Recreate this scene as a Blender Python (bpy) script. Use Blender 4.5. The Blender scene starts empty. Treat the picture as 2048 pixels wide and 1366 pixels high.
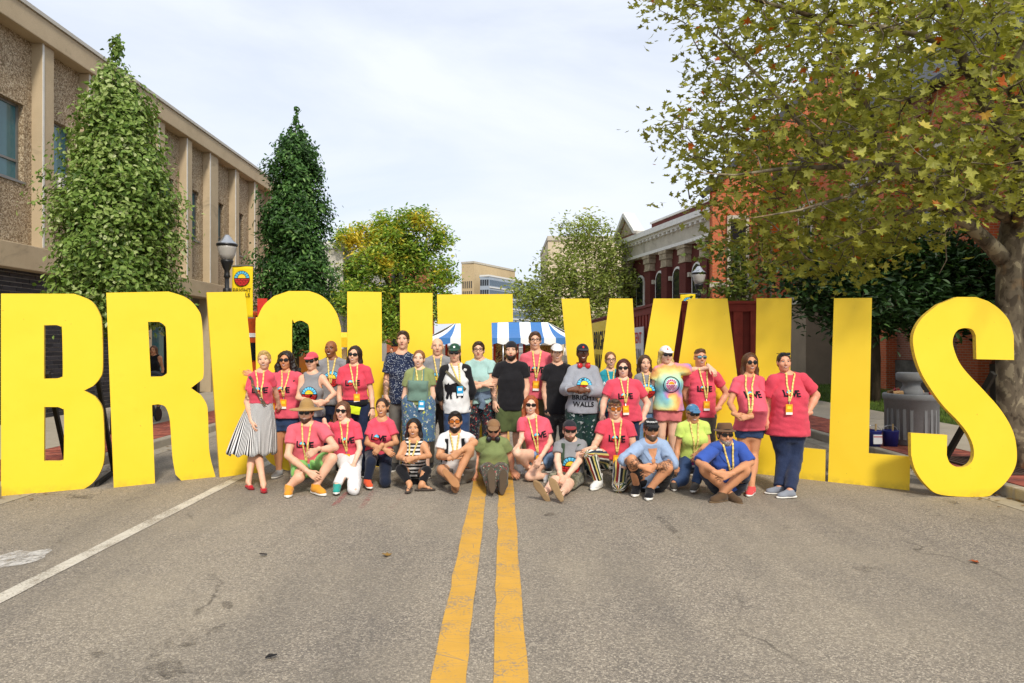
import bpy, math, random
import numpy as np
from mathutils import Vector, Matrix

SC = bpy.context.scene
COL = SC.collection
rng = np.random.default_rng(7)
random.seed(7)
pi = math.pi

# ------------------------------------------------------------------ camera
F = 1365.0            # focal length in photo pixels (24 mm on 36 mm)
VX, VY = 1005.0, 688.0
ZC = 1.70
cam_d = bpy.data.cameras.new('camera'); cam = bpy.data.objects.new('camera', cam_d); COL.objects.link(cam)
cam.location = (0, 0, ZC); cam.rotation_euler = (pi/2, 0, 0)
cam_d.sensor_width = 36.0; cam_d.lens = 36.0*F/2048
cam_d.shift_x = (1024-VX)/2048; cam_d.shift_y = (VY-683)/2048
cam_d.clip_start = 0.05; cam_d.clip_end = 3000
SC.camera = cam
SC.render.resolution_x = 1024; SC.render.resolution_y = 683

# ------------------------------------------------------------------ sky, sun, exposure
SUN_EL, SUN_AZ = 43.0, 163.0      # azimuth from +Y clockwise: behind the camera, to its right
world = bpy.data.worlds.new('World'); SC.world = world; world.use_nodes = True
wn = world.node_tree; wn.nodes.clear()
wo = wn.nodes.new('ShaderNodeOutputWorld'); bg = wn.nodes.new('ShaderNodeBackground')
sky = wn.nodes.new('ShaderNodeTexSky'); sky.sky_type = 'NISHITA'; sky.sun_disc = False
sky.sun_elevation = math.radians(SUN_EL); sky.sun_rotation = math.radians(SUN_AZ)
sky.air_density = 1.0; sky.dust_density = 2.0; sky.ozone_density = 1.0
tcw = wn.nodes.new('ShaderNodeTexCoord'); mpw = wn.nodes.new('ShaderNodeMapping')
mpw.inputs['Scale'].default_value = (1.0, 1.0, 3.2)
mpw.inputs['Rotation'].default_value = (0.0, 0.25, 0.3)
wn.links.new(tcw.outputs['Generated'], mpw.inputs['Vector'])
nz = wn.nodes.new('ShaderNodeTexNoise'); nz.inputs['Scale'].default_value = 1.3; nz.inputs['Detail'].default_value = 7
nz.inputs['Roughness'].default_value = 0.55; nz.inputs['Distortion'].default_value = 0.6
wn.links.new(mpw.outputs['Vector'], nz.inputs['Vector'])
crw = wn.nodes.new('ShaderNodeValToRGB')
crw.color_ramp.elements[0].position = 0.34; crw.color_ramp.elements[0].color = (0.62, 0.62, 0.62, 1)
crw.color_ramp.elements[1].position = 0.66; crw.color_ramp.elements[1].color = (1.0, 1.0, 1.0, 1)
wn.links.new(nz.outputs['Fac'], crw.inputs['Fac'])
mxw = wn.nodes.new('ShaderNodeMix'); mxw.data_type = 'RGBA'
mxw.inputs['B'].default_value = (5.9, 6.25, 6.95, 1)       # thin high cloud, in the sky texture's units
wn.links.new(crw.outputs['Color'], mxw.inputs['Factor']); wn.links.new(sky.outputs['Color'], mxw.inputs['A'])
wn.links.new(mxw.outputs['Result'], bg.inputs['Color']); bg.inputs['Strength'].default_value = 0.12
wn.links.new(bg.outputs['Background'], wo.inputs['Surface'])

sun_d = bpy.data.lights.new('sun', 'SUN'); sun = bpy.data.objects.new('sun', sun_d); COL.objects.link(sun)
sun_d.energy = 2.5; sun_d.angle = math.radians(9.0); sun_d.color = (1.0, 0.93, 0.82)
_az, _el = math.radians(SUN_AZ), math.radians(SUN_EL)
_to = Vector((math.sin(_az)*math.cos(_el), math.cos(_az)*math.cos(_el), math.sin(_el)))
sun.rotation_euler = _to.to_track_quat('Z', 'Y').to_euler()
sun.location = (8, -12, 20)
SC.view_settings.view_transform = 'Standard'; SC.view_settings.look = 'None'
SC.view_settings.exposure = 0.42; SC.view_settings.gamma = 1.0; SC.view_settings.use_curve_mapping = False
SC.cycles.max_bounces = 6; SC.cycles.transparent_max_bounces = 8

# ------------------------------------------------------------------ places
KX = 6.0                                   # kerb line, metres either side of the centre line
def gz(x):                                 # crowned road surface
    return -0.13*min(abs(x+0.1), KX)**2/36.0
def P(px, py, d):                          # a pixel seen at depth d (metres along +Y)
    return np.array([(px-VX)*d/F, d, ZC-(py-VY)*d/F])
def G(px, py, off=0.0):                    # where the ray through a pixel meets the road (+off metres above it)
    d = 8.0
    for _ in range(30):
        d = (ZC-gz((px-VX)*d/F)-off)*F/(py-VY)
    return P(px, py, d)

# ------------------------------------------------------------------ materials
def lin(h):
    h = h.lstrip('#'); c = [int(h[i:i+2], 16)/255 for i in (0, 2, 4)]
    return tuple(((v/12.92) if v <= .04045 else ((v+.055)/1.055)**2.4) for v in c)+(1.0,)
def C4(c):
    if isinstance(c, str): return lin(c)
    return tuple(c)+(1.0,) if len(c) == 3 else tuple(c)
class NT:
    def __init__(s, name):
        s.m = bpy.data.materials.new(name); s.m.use_nodes = True; s.t = s.m.node_tree
        s.b = s.t.nodes['Principled BSDF']; s.out = s.t.nodes['Material Output']
    def n(s, typ, props=None, **inp):
        nd = s.t.nodes.new('ShaderNode'+typ)
        for k, v in (props or {}).items(): setattr(nd, k, v)
        for k, v in inp.items():
            k = k.replace('_', ' ')
            s.set(nd, k, v)
        return nd
    def set(s, nd, k, v):
        i = nd.inputs[k]
        if isinstance(v, bpy.types.NodeSocket): s.t.links.new(v, i)
        else: i.default_value = v
    def ob(s, scale=(1, 1, 1), rot=(0, 0, 0), gen=False):
        tc = s.n('TexCoord'); mp = s.n('Mapping'); s.t.links.new(tc.outputs['Object'], mp.inputs['Vector'])
        mp.inputs['Scale'].default_value = scale; mp.inputs['Rotation'].default_value = rot
        return mp.outputs['Vector']
    def noise(s, vec, scale, detail=3, rough=.55, dist=0):
        return s.n('TexNoise', Vector=vec, Scale=scale, Detail=detail, Roughness=rough, Distortion=dist).outputs['Fac']
    def ramp(s, fac, stops, interp='LINEAR'):
        r = s.n('ValToRGB', Fac=fac); e = r.color_ramp.elements; r.color_ramp.interpolation = interp
        while len(e) < len(stops): e.new(0.5)
        for q, (p, c) in zip(e, stops): q.position = p; q.color = C4(c)
        return r.outputs['Color']
    def mix(s, f, a, b, mode='MIX'):
        m = s.n('Mix', dict(data_type='RGBA', blend_type=mode))
        s.set(m, 'Factor', f)
        for k, v in (('A', a), ('B', b)):
            sock = [i for i in m.inputs if i.name == k and i.type == 'RGBA'][0]
            if isinstance(v, bpy.types.NodeSocket): s.t.links.new(v, sock)
            else: sock.default_value = C4(v)
        return [o for o in m.outputs if o.type == 'RGBA'][0]
    def math(s, op, a, b=0.0, c=None, clamp=False):
        m = s.n('Math', dict(operation=op, use_clamp=clamp))
        for i, v in enumerate((a, b, c)):
            if v is None: continue
            if isinstance(v, bpy.types.NodeSocket): s.t.links.new(v, m.inputs[i])
            else: m.inputs[i].default_value = v
        return m.outputs[0]
    def bump(s, h, strength=.3, dist=.01):
        b = s.n('Bump', Height=h, Strength=strength, Distance=dist)
        s.t.links.new(b.outputs['Normal'], s.b.inputs['Normal'])
    def fin(s, col=None, rough=.6, spec=.3, metal=0, **kw):
        if col is not None: s.set(s.b, 'Base Color', col if isinstance(col, bpy.types.NodeSocket) else C4(col))
        s.set(s.b, 'Roughness', rough); s.set(s.b, 'Specular IOR Level', spec); s.set(s.b, 'Metallic', metal)
        for k, v in kw.items(): s.set(s.b, k.replace('_', ' '), v)
        return s.m
_mc = {}
def flat(col, rough=.6, spec=.3, var=.08, vs=9.0, metal=0, bump=0.0, bs=60.0, name=None, bd=.004):
    key = (str(col), rough, spec, var, vs, metal, bump, bs)
    if key in _mc: return _mc[key]
    t = NT(name or 'paint'); c = C4(col); v = t.ob()
    n = t.noise(v, vs, 4)
    a = tuple(max(0, x*(1-var)) for x in c[:3]); b = tuple(min(1, x*(1+var)) for x in c[:3])
    cc = t.ramp(n, [(.3, a), (.7, b)])
    if bump: t.bump(t.noise(v, bs, 3), bump, bd)
    _mc[key] = t.fin(cc, rough, spec, metal)
    return _mc[key]

# ------------------------------------------------------------------ mesh helpers
def link(o, parent=None):
    COL.objects.link(o)
    if parent is not None: o.parent = parent
    return o
def tag(o, label=None, cat=None, group=None, kind=None):
    if label: o['label'] = label
    if cat: o['category'] = cat
    if group: o['group'] = group
    if kind: o['kind'] = kind
    return o
def thing(name, loc, label, cat, group=None, rz=0.0):
    o = bpy.data.objects.new(name, None); o.location = loc; o.rotation_euler = (0, 0, rz); o.empty_display_size = .2
    link(o); return tag(o, label, cat, group)
def mesh_np(name, V, Fq, mats, parent=None, smooth=True, mi=None, origin=None):
    """V (n,3), Fq (m,k) one polygon size or a list of such arrays."""
    V = np.asarray(V, dtype=np.float32)
    if origin is not None: V = V-np.asarray(origin, dtype=np.float32)
    if not isinstance(Fq, list): Fq = [Fq]
    Fq = [np.asarray(f, dtype=np.int32) for f in Fq if len(f)]
    me = bpy.data.meshes.new(name)
    me.vertices.add(len(V)); me.vertices.foreach_set('co', V.ravel())
    loops = np.concatenate([f.ravel() for f in Fq]) if Fq else np.zeros(0, np.int32)
    tot = np.concatenate([np.full(len(f), f.shape[1], np.int32) for f in Fq]) if Fq else np.zeros(0, np.int32)
    start = np.concatenate([[0], np.cumsum(tot)[:-1]]).astype(np.int32)
    me.loops.add(len(loops)); me.loops.foreach_set('vertex_index', loops)
    me.polygons.add(len(tot)); me.polygons.foreach_set('loop_start', start)
    me.polygons.foreach_set('use_smooth', np.full(len(tot), smooth))
    if mi is not None: me.polygons.foreach_set('material_index', np.asarray(mi, dtype=np.int32))
    if not isinstance(mats, (list, tuple)): mats = [mats]
    for m in mats: me.materials.append(m)
    me.update(calc_edges=True); me.validate()
    o = bpy.data.objects.new(name, me)
    return link(o, parent)
class MB:
    """Collects boxes, prisms, tubes and lathes into one mesh."""
    def __init__(s): s.v = []; s.f = []; s.m = []
    def add(s, V, Fs, mi=0):
        o = len(s.v); s.v += [tuple(float(c) for c in p) for p in V]
        s.f += [tuple(i+o for i in f) for f in Fs]; s.m += [mi]*len(Fs); return s
    def box(s, x0, y0, z0, x1, y1, z1, mi=0):
        V = [(x0, y0, z0), (x1, y0, z0), (x1, y1, z0), (x0, y1, z0), (x0, y0, z1), (x1, y0, z1), (x1, y1, z1), (x0, y1, z1)]
        return s.add(V, [(0, 3, 2, 1), (4, 5, 6, 7), (0, 1, 5, 4), (1, 2, 6, 5), (2, 3, 7, 6), (3, 0, 4, 7)], mi)
    def hexa(s, c, ax, ay, az, mi=0):          # oriented box: centre and three half vectors
        c, ax, ay, az = map(np.asarray, (c, ax, ay, az))
        V = [c-ax-ay-az, c+ax-ay-az, c+ax+ay-az, c-ax+ay-az, c-ax-ay+az, c+ax-ay+az, c+ax+ay+az, c-ax+ay+az]
        return s.add(V, [(0, 3, 2, 1), (4, 5, 6, 7), (0, 1, 5, 4), (1, 2, 6, 5), (2, 3, 7, 6), (3, 0, 4, 7)], mi)
    def bar(s, a, b, w, h=None, mi=0):
        a, b = np.asarray(a, float), np.asarray(b, float); h = h or w
        t = b-a; L = np.linalg.norm(t); t = t/L
        up = np.array([0, 0, 1.]) if abs(t[2]) < .9 else np.array([0, 1., 0])
        r = np.cross(t, up); r /= np.linalg.norm(r); u = np.cross(r, t)
        return s.hexa((a+b)/2, r*w/2, t*L/2, u*h/2, mi)
    def tube(s, pts, rad, n=8, mi=0, caps=True):
        pts = [np.asarray(p, float) for p in pts]
        if not hasattr(rad, '__len__'): rad = [rad]*len(pts)
        V = []; prev = None
        for i, p in enumerate(pts):
            t = pts[min(i+1, len(pts)-1)]-pts[max(i-1, 0)]; t = t/(np.linalg.norm(t)+1e-9)
            if prev is None:
                a = np.array([1., 0, 0]) if abs(t[0]) < .8 else np.array([0, 1., 0])
            else: a = prev
            a = a-t*np.dot(a, t); a /= np.linalg.norm(a)+1e-9; prev = a; b = np.cross(t, a)
            for k in range(n):
                q = 2*pi*k/n; V.append(p+rad[i]*(a*math.cos(q)+b*math.sin(q)))
        Fs = []
        for i in range(len(pts)-1):
            for k in range(n):
                k2 = (k+1) % n; Fs.append((i*n+k, i*n+k2, (i+1)*n+k2, (i+1)*n+k))
        if caps: Fs += [tuple(range(n))[::-1], tuple((len(pts)-1)*n+k for k in range(n))]
        return s.add(V, Fs, mi)
    def lathe(s, prof, c=(0, 0, 0), n=20, mi=0):
        V = []; Fs = []
        for r, z in prof:
            for k in range(n):
                q = 2*pi*k/n; V.append((c[0]+r*math.cos(q), c[1]+r*math.sin(q), c[2]+z))
        for i in range(len(prof)-1):
            for k in range(n):
                k2 = (k+1) % n; Fs.append((i*n+k, i*n+k2, (i+1)*n+k2, (i+1)*n+k))
        Fs += [tuple(range(n))[::-1], tuple((len(prof)-1)*n+k for k in range(n))]
        return s.add(V, Fs, mi)
    def build(s, name, mats, parent=None, smooth=False, origin=(0, 0, 0), rot=None):
        o = np.asarray(origin, float)
        me = bpy.data.meshes.new(name); me.from_pydata([tuple(np.asarray(p)-o) for p in s.v], [], s.f)
        if not isinstance(mats, (list, tuple)): mats = [mats]
        for m in mats: me.materials.append(m)
        if len(mats) > 1: me.polygons.foreach_set('material_index', s.m)
        if smooth: me.polygons.foreach_set('use_smooth', [True]*len(me.polygons))
        me.update()
        ob = bpy.data.objects.new(name, me)
        if parent is None: ob.location = tuple(o)
        return link(ob, parent)
def bevel(o, w=.01, seg=2):
    m = o.modifiers.new('bevel', 'BEVEL'); m.width = w; m.segments = seg; m.limit_method = 'ANGLE'; m.angle_limit = .6
    return o
def tri_poly(loops):
    """Triangulate a 2-D outline with holes (list of loops of (u,v)); returns verts, tris."""
    from mathutils.geometry import delaunay_2d_cdt
    vs = []; es = []; fs = []
    for lp in loops:
        o = len(vs); vs += [Vector((float(p[0]), float(p[1]))) for p in lp]; n = len(lp)
        es += [(o+i, o+(i+1) % n) for i in range(n)]
    r = delaunay_2d_cdt(vs, es, [], 0, 1e-6)
    V, Fs = r[0], r[2]
    def inside(q):
        c = False
        for lp in loops:
            n = len(lp); j = n-1
            for i in range(n):
                xi, yi = lp[i][0], lp[i][1]; xj, yj = lp[j][0], lp[j][1]
                if (yi > q[1]) != (yj > q[1]) and q[0] < (xj-xi)*(q[1]-yi)/(yj-yi)+xi: c = not c
                j = i
        return c
    out = [f for f in Fs if inside((sum(V[i].x for i in f)/len(f), sum(V[i].y for i in f)/len(f)))]
    return [(p.x, p.y) for p in V], [tuple(f) for f in out]
_tx = {}
def text2d(s, bold=.018):
    """The outline of a word as a flat triangulated mesh, 1 unit tall capitals, centred on u."""
    k = (s, bold)
    if k in _tx: return _tx[k]
    cu = bpy.data.curves.new('t', 'FONT'); cu.body = s; cu.size = 1.45; cu.offset = bold; cu.resolution_u = 3; cu.align_x = 'CENTER'
    ob = bpy.data.objects.new('t', cu); COL.objects.link(ob)
    dg = bpy.context.evaluated_depsgraph_get(); me = bpy.data.meshes.new_from_object(ob.evaluated_get(dg))
    V = [(v.co.x, v.co.y) for v in me.vertices]; Fs = [tuple(p.vertices) for p in me.polygons]
    bpy.data.objects.remove(ob); bpy.data.curves.remove(cu); bpy.data.meshes.remove(me)
    _tx[k] = (V, Fs); return _tx[k]
def ring(cx, cy, r, a0=0, a1=2*pi, n=28, ry=None):
    ry = ry or r
    return [(cx+r*math.cos(a0+(a1-a0)*i/n), cy+ry*math.sin(a0+(a1-a0)*i/n)) for i in range(n+(0 if abs(a1-a0-2*pi) < 1e-6 else 1))]
def logo2d(detail=True):
    """Sun over bricks in a unit disc: list of (verts, faces, colour)."""
    out = []
    def fan(lp, c): out.append(([(sum(p[0] for p in lp)/len(lp), sum(p[1] for p in lp)/len(lp))]+lp, [(0, 1+i, 1+(i+1) % len(lp)) for i in range(len(lp))], c))
    if not detail:
        fan(ring(0, 0, 1, 0, 2*pi, 18), 'black'); fan(ring(0, .08, .85, 0, pi, 10), 'cyan'); fan(ring(0, .08, .45, 0, pi, 8), 'yellow')
        fan(ring(0, -.05, .85, pi, 2*pi, 10), 'red'); return out
    fan(ring(0, 0, 1, 0, 2*pi, 32), 'black')
    n = 8
    for i in range(n):
        a0 = pi*(i+.1)/n; a1 = pi*(i+.9)/n
        q = [(.56*math.cos(a0), .06+.56*math.sin(a0)), (.93*math.cos(a0), .04+.89*math.sin(a0)), (.93*math.cos((a0+a1)/2), .04+.89*math.sin((a0+a1)/2)), (.93*math.cos(a1), .04+.89*math.sin(a1)), (.56*math.cos(a1), .06+.56*math.sin(a1))]
        fan(q, 'cyan')
    fan(ring(0, .06, .49, 0, pi, 12), 'yellow')
    rows = 4; h = .9/rows
    for r in range(rows):
        y1 = -.03-r*h; y0 = y1-h+.05
        w = math.sqrt(max(0, .88-min(abs(y0), .93)**2)); off = .0 if r % 2 else .2
        edges = sorted(set([-w]+[x for x in np.arange(-1.2+off, 1.2, .42) if -w+.08 < x < w-.08]+[w]))
        for a, b in zip(edges[:-1], edges[1:]):
            w1 = math.sqrt(max(0, .9-y1*y1))
            fan([(a+.025, y0), (b-.025, y0), (b-.025 if b < w else w1-.02, y1), (a+.025 if a > -w else -w1+.02, y1)], 'red')
    return out
PRINT = {'black': flat('#17161A', .7, .2, .05, name='print_black'), 'white': flat('#EDECE8', .6, .2, .04, name='print_white'),
         'cyan': flat('#62C0E6', .7, .2, .05, name='print_cyan'), 'yellow': flat('#F3D33A', .6, .2, .05, name='print_yellow'),
         'red': flat('#C8322E', .7, .2, .08, name='print_red'), 'orange': flat('#F0A024', .6, .2, .05, name='print_orange'),
         'gray': flat('#77777A', .7, .2, .05, name='print_grey'), 'blue': flat('#2F9FD0', .6, .2, .05, name='print_blue'),
         'magenta': flat('#B13A7A', .6, .2, .2, 30, name='print_magenta')}
def flat_print(name, shapes, org, r, u, n, parent, scale=1.0, off=.004, origin=(0, 0, 0), kind=None):
    """Print shapes [(verts2d, faces, colour)] on a plane: org + x*r + y*u, standing off along n, each later shape 0.6 mm prouder."""
    V = []; Fs = []; mi = []; mats = []; org, r, u, n = map(lambda a: np.asarray(a, float), (org, r, u, n))
    for k, (vs, fs, c) in enumerate(shapes):
        if c not in mats: mats.append(c)
        o = len(V); V += [org+r*(x*scale)+u*(y*scale)+n*(off+(.002 if k else 0)+.00005*k) for x, y in vs]
        Fs += [tuple(i+o for i in f) for f in fs]; mi += [mats.index(c)]*len(fs)
    me = bpy.data.meshes.new(name); me.from_pydata([tuple(v-np.asarray(origin)) for v in V], [], Fs)
    for c in mats: me.materials.append(PRINT[c])
    me.polygons.foreach_set('material_index', mi); me.update()
    return link(bpy.data.objects.new(name, me), parent)
def place2d(shape, dx=0, dy=0, s=1.0, c='black'):
    V, Fs = shape; return ([(x*s+dx, y*s+dy) for x, y in V], Fs, c)
M_BLACK = flat('#1E1E20', .4, .5, .1, name='black_metal'); M_SILV = flat('#B9BBBD', .3, .5, .05, metal=.8, name='silver_cap')
# ================================================================== ROAD, KERBS, PAVEMENTS
def m_asphalt():
    t = NT('asphalt'); v = t.ob()
    vo = t.n('TexVoronoi', Vector=v, Scale=95.0); sp = t.n('SeparateColor', Color=vo.outputs['Color']).outputs[0]
    agg = t.ramp(sp, [(0, '#4E4943'), (.25, '#7A7167'), (.6, '#9A8F7F'), (.85, '#B8AB98'), (1, '#D6C9B3')])
    fine = t.noise(v, 330, 2); agg = t.mix(.35, agg, t.ramp(fine, [(.3, '#4E4943'), (.7, '#BDB4A6')]))
    pits = t.n('TexVoronoi', dict(feature='DISTANCE_TO_EDGE'), Vector=v, Scale=95.0).outputs['Distance']
    agg = t.mix(t.ramp(pits, [(.0, (.55,)*3), (.12, (0,)*3)]), agg, '#332F2B')
    big = t.noise(v, .55, 5, .6); agg = t.mix(t.ramp(big, [(.35, (0,)*3), (.7, (.5,)*3)]), agg, '#A89C86')
    trk = t.noise(t.ob((1.1, .16, 1)), 1.0, 4, .6); agg = t.mix(t.ramp(trk, [(.45, (0,)*3), (.75, (.55,)*3)]), agg, '#5F5B56')
    st = t.noise(v, 1.5, 6, .62, .8); agg = t.mix(t.ramp(st, [(.68, (0,)*3), (.8, (.45,)*3)]), agg, '#4A443D')
    st2 = t.noise(v, 6.0, 4, .6); agg = t.mix(t.ramp(st2, [(.68, (0,)*3), (.78, (.55,)*3)]), agg, '#4A453F')
    wv = t.n('VectorMath', dict(operation='ADD')); t.t.links.new(v, wv.inputs[0])
    nn = t.n('TexNoise', Vector=v, Scale=2.2, Detail=5.0); sc = t.n('VectorMath', dict(operation='SCALE')); t.t.links.new(nn.outputs['Color'], sc.inputs[0]); sc.inputs['Scale'].default_value = .6
    t.t.links.new(sc.outputs[0], wv.inputs[1])
    ck = t.n('TexVoronoi', dict(feature='DISTANCE_TO_EDGE'), Vector=wv.outputs[0], Scale=.42).outputs['Distance']
    ckm = t.math('MULTIPLY', t.ramp(ck, [(.0, (1,)*3), (.008, (0,)*3)]), t.ramp(t.noise(v, .8, 2), [(.5, (0,)*3), (.66, (.6,)*3)]))
    agg = t.mix(ckm, agg, '#332F2B')
    h = t.math('ADD', t.math('MULTIPLY', sp, .5), t.math('MULTIPLY', pits, 2.0)); t.bump(h, .55, .004)
    return t.fin(agg, .85, .2)
M_ASPH = m_asphalt()
def m_concrete(name, base, var='#8F8878', sc=2.0):
    t = NT(name); v = t.ob(); c = t.mix(t.ramp(t.noise(v, sc, 6, .65), [(.3, (0,)*3), (.75, (.8,)*3)]), base, var)
    c = t.mix(t.ramp(t.noise(v, 130, 2), [(.35, (.3,)*3), (.6, (0,)*3)]), c, '#6B655A')
    c = t.mix(t.ramp(t.noise(v, .9, 5, .7, 1.0), [(.58, (0,)*3), (.72, (.5,)*3)]), c, '#6A6356')
    t.bump(t.noise(v, 160, 3), .25, .004); return t.fin(c, .85, .2)
M_CONC = m_concrete('concrete', '#B6AC9A', '#A39985'); M_KERB = m_concrete('kerb_concrete', '#ABA291', '#8C8474', 4)
M_CAST = m_concrete('cast_concrete', '#C8B596', '#B3A081', 1.2)
M_DIRT = flat('#6A6152', .9, .1, .3, 1.2, name='soil')
tag(MB().add([(-400, -60, -.4), (400, -60, -.4), (400, 900, -.4), (-400, 900, -.4)], [(0, 1, 2, 3)]).build('ground', M_DIRT), kind='structure')
# road: one crowned sheet
xs = np.linspace(-KX+.34, KX-.34, 33); ys = np.concatenate([np.linspace(-4, 40, 45), np.linspace(44, 420, 30)])
def sheet(name, xs, ys, zf, mat, parent=None, kind='structure'):
    X, Y = np.meshgrid(xs, ys, indexing='ij'); Z = np.vectorize(zf)(X)
    V = np.stack([X, Y, Z], -1).reshape(-1, 3); nx, ny = X.shape; i = np.arange(nx-1)[:, None]*ny+np.arange(ny-1)[None, :]
    Q = np.stack([i, i+ny, i+ny+1, i+1], -1).reshape(-1, 4)
    o = mesh_np(name, V, Q, mat, parent); 
    if kind: tag(o, kind=kind)
    return o
sheet('road', xs, ys, gz, M_ASPH)
SWZ = gz(KX)+.15                                # pavement level at the kerb
def swz(x): return SWZ+.012*(abs(x)-KX)
for s, nm in ((-1, 'left'), (1, 'right')):
    gx = sorted([s*(KX-.34), s*KX])
    sheet('gutter_'+nm, np.linspace(gx[0], gx[1], 3), ys, lambda x: gz(x)+.004, M_KERB)
    a, b = sorted([s*(KX+.01), s*(KX+.15)])
    kerb = tag(MB().box(a, -4, gz(KX)-.1, b, 120, SWZ-.012).build('kerb_'+nm, M_KERB), kind='structure')
    rr = random.Random(3+s); a, b = sorted([s*KX, s*(KX+.16)]); kme = None
    for i in range(14):                          # kerb stones cast in 3 m lengths with open joints
        y = -4+3.0*i
        if kme is None:
            o = bevel(MB().box(a, .006, gz(KX)-.06, b, 2.994, SWZ).build('kerb_stone', M_KERB, kerb), .025); kme = o
        else:
            o = link(kme.copy(), kerb)
        o.location = (0, y, rr.uniform(-.004, .004))
# brick pavers between kerb and walk
M_PAVER = [flat(c, .85, .2, .2, 14, bump=.3, bs=90, name='paver') for c in ('#9A5646', '#8A4C40', '#A86350', '#7D4A42')]
M_JOINT = flat('#6E6355', .95, .1, .2, 20, name='joint_sand')
for s, nm in ((-1, 'left'), (1, 'right')):
    a, b = sorted([s*(KX+.16), s*(KX+1.3)])
    strip = MB().add([(a, -4, SWZ-.012), (b, -4, SWZ-.012), (b, 120, SWZ-.012), (a, 120, SWZ-.012)], [(0, 1, 2, 3)]).build('paver_strip_'+nm, M_JOINT)
    tag(strip, kind='structure')
    rr = random.Random(11+s); stuff = MB(); shared = {}; cnt = 0
    y = 6.0; row = 0
    while y < 21:
        x = a+.004-(.1 if row % 2 else 0)
        while x < b-.02:
            x0, x1 = max(x, a+.004), min(x+.194, b-.004)
            if x1-x0 > .03:
                dz = rr.uniform(-.003, .003); mi = rr.randrange(4); near = (8.0 < y < 11.2) if s > 0 else (8.0 < y < 9.9 or False)
                if near and cnt < 280:
                    key = (round(x1-x0, 3), mi)
                    if key not in shared: shared[key] = MB().box(0, 0, -.03, x1-x0, .094, .0, 0).build('paver', M_PAVER[mi], strip); ob = shared[key]
                    else: ob = link(shared[key].copy(), strip)
                    ob.location = (x0, y, SWZ+dz); cnt += 1
                else: stuff.box(x0, y, SWZ-.03, x1, y+.094, SWZ+dz, mi)
            x += .2
        y += .1; row += 1
    tag(stuff.build('paver_field', M_PAVER, strip), kind='stuff')
    c, e = sorted([s*(KX+1.3), s*(10.4 if s < 0 else 9.4)])
    walk = MB().add([(c, -4, SWZ-.02), (e, -4, SWZ-.02), (e, 120, SWZ-.02), (c, 120, SWZ-.02)], [(0, 1, 2, 3)]).build('pavement_'+nm, M_JOINT)
    tag(walk, kind='structure'); y = -4.0
    while y < 60:
        n = 2; w = (e-c)/n
        for i in range(n):
            ob = MB().box(c+i*w+.006, y+.006, SWZ-.06, c+(i+1)*w-.006, y+1.594, SWZ+rr.uniform(0, .004)).build('paving_slab', M_CONC, walk)
        y += 1.6
# lawn on the right beyond the walk
def m_grass():
    t = NT('lawn_soil'); v = t.ob(); return t.fin(t.ramp(t.noise(v, 3, 5), [(.3, '#33441D'), (.7, '#4C5C2A')]), .9, .1)
LX0, LX1 = 9.4, 13.6
tag(MB().add([(LX0, -4, SWZ), (LX1, -4, SWZ+.08), (LX1, 60, SWZ+.08), (LX0, 60, SWZ)], [(0, 1, 2, 3)]).build('lawn', m_grass()), kind='structure')
n = 26000; gx = rng.uniform(LX0, LX1-.1, n); gy = rng.uniform(8, 30, n); gh = rng.uniform(.04, .1, n); ga = rng.uniform(0, 2*pi, n); w = .008
g0 = np.stack([gx, gy, SWZ+.02*(gx-LX0)], -1); dx = np.stack([np.cos(ga)*w, np.sin(ga)*w, 0*ga], -1)
tip = g0+np.stack([rng.normal(0, .025, n), rng.normal(0, .025, n), gh], -1)
V = np.stack([g0-dx, g0+dx, tip], 1).reshape(-1, 3)
def m_blade():
    t = NT('grass_blade'); v = t.ob(); return t.fin(t.ramp(t.noise(v, 2, 4), [(.3, '#3E5A20'), (.7, '#6A7E33')]), .7, .2)
tag(mesh_np('grass', V, np.arange(3*n).reshape(-1, 3), m_blade(), None, False), 'short green grass on the lawn beside the brick church wall', 'grass', kind='stuff')

# painted lines
def m_line(name, col, wear=.45, wcol='#8A8071'):
    t = NT(name); v = t.ob(); c = t.ramp(t.noise(v, 5, 5), [(.3, tuple(x*.88 for x in lin(col)[:3])), (.7, lin(col)[:3])])
    w = t.noise(v, 60, 5, .7); w2 = t.noise(v, 3.0, 4, .65)
    cr = t.n('TexVoronoi', dict(feature='DISTANCE_TO_EDGE'), Vector=t.ob((3.0, 9.0, 1)), Scale=1.1).outputs['Distance']
    mk = t.math('ADD', t.math('MULTIPLY', w, .65), t.math('MULTIPLY', w2, .5))
    f = t.ramp(mk, [(1.0-wear-.04, (0,)*3), (1.0-wear+.1, (1,)*3)]); f = t.math('ADD', f, t.ramp(cr, [(0, (.8,)*3), (.012, (0,)*3)]), clamp=True)
    c = t.mix(f, c, wcol); t.bump(t.noise(v, 150, 3), .4, .004); return t.fin(c, .8, .2)
M_YL = m_line('yellow_road_paint', '#D2A146', .365); M_WL = m_line('white_road_paint', '#CFC8B8', .40)
def stripe(name, x0, x1, y0, y1, mat, lab):
    yy = np.arange(y0, y1, .25); jr = np.random.default_rng(int(abs(x0)*1000)); V = []; Q = []
    for i, y in enumerate(yy):
        for q, x in enumerate((x0, x1)):
            xx = x+jr.normal(0, .004); V.append((xx, y, gz(xx)+.005))
    for i in range(len(yy)-1): Q.append((2*i, 2*i+1, 2*i+3, 2*i+2))
    o = mesh_np(name, V, np.array(Q), mat); tag(o, kind='structure'); o['label'] = lab
for i, (x0, x1) in enumerate(((-.36, -.185), (-.045, .13))):
    stripe('centre_line', x0, x1, 1.5, 90, M_YL, 'worn yellow centre line of the road, '+('on the side of the letter B' if i == 0 else 'on the side of the letter S'))
stripe('lane_line', -3.5, -3.36, 1.5, 60, M_WL, 'worn white line along the parking lane')
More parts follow.
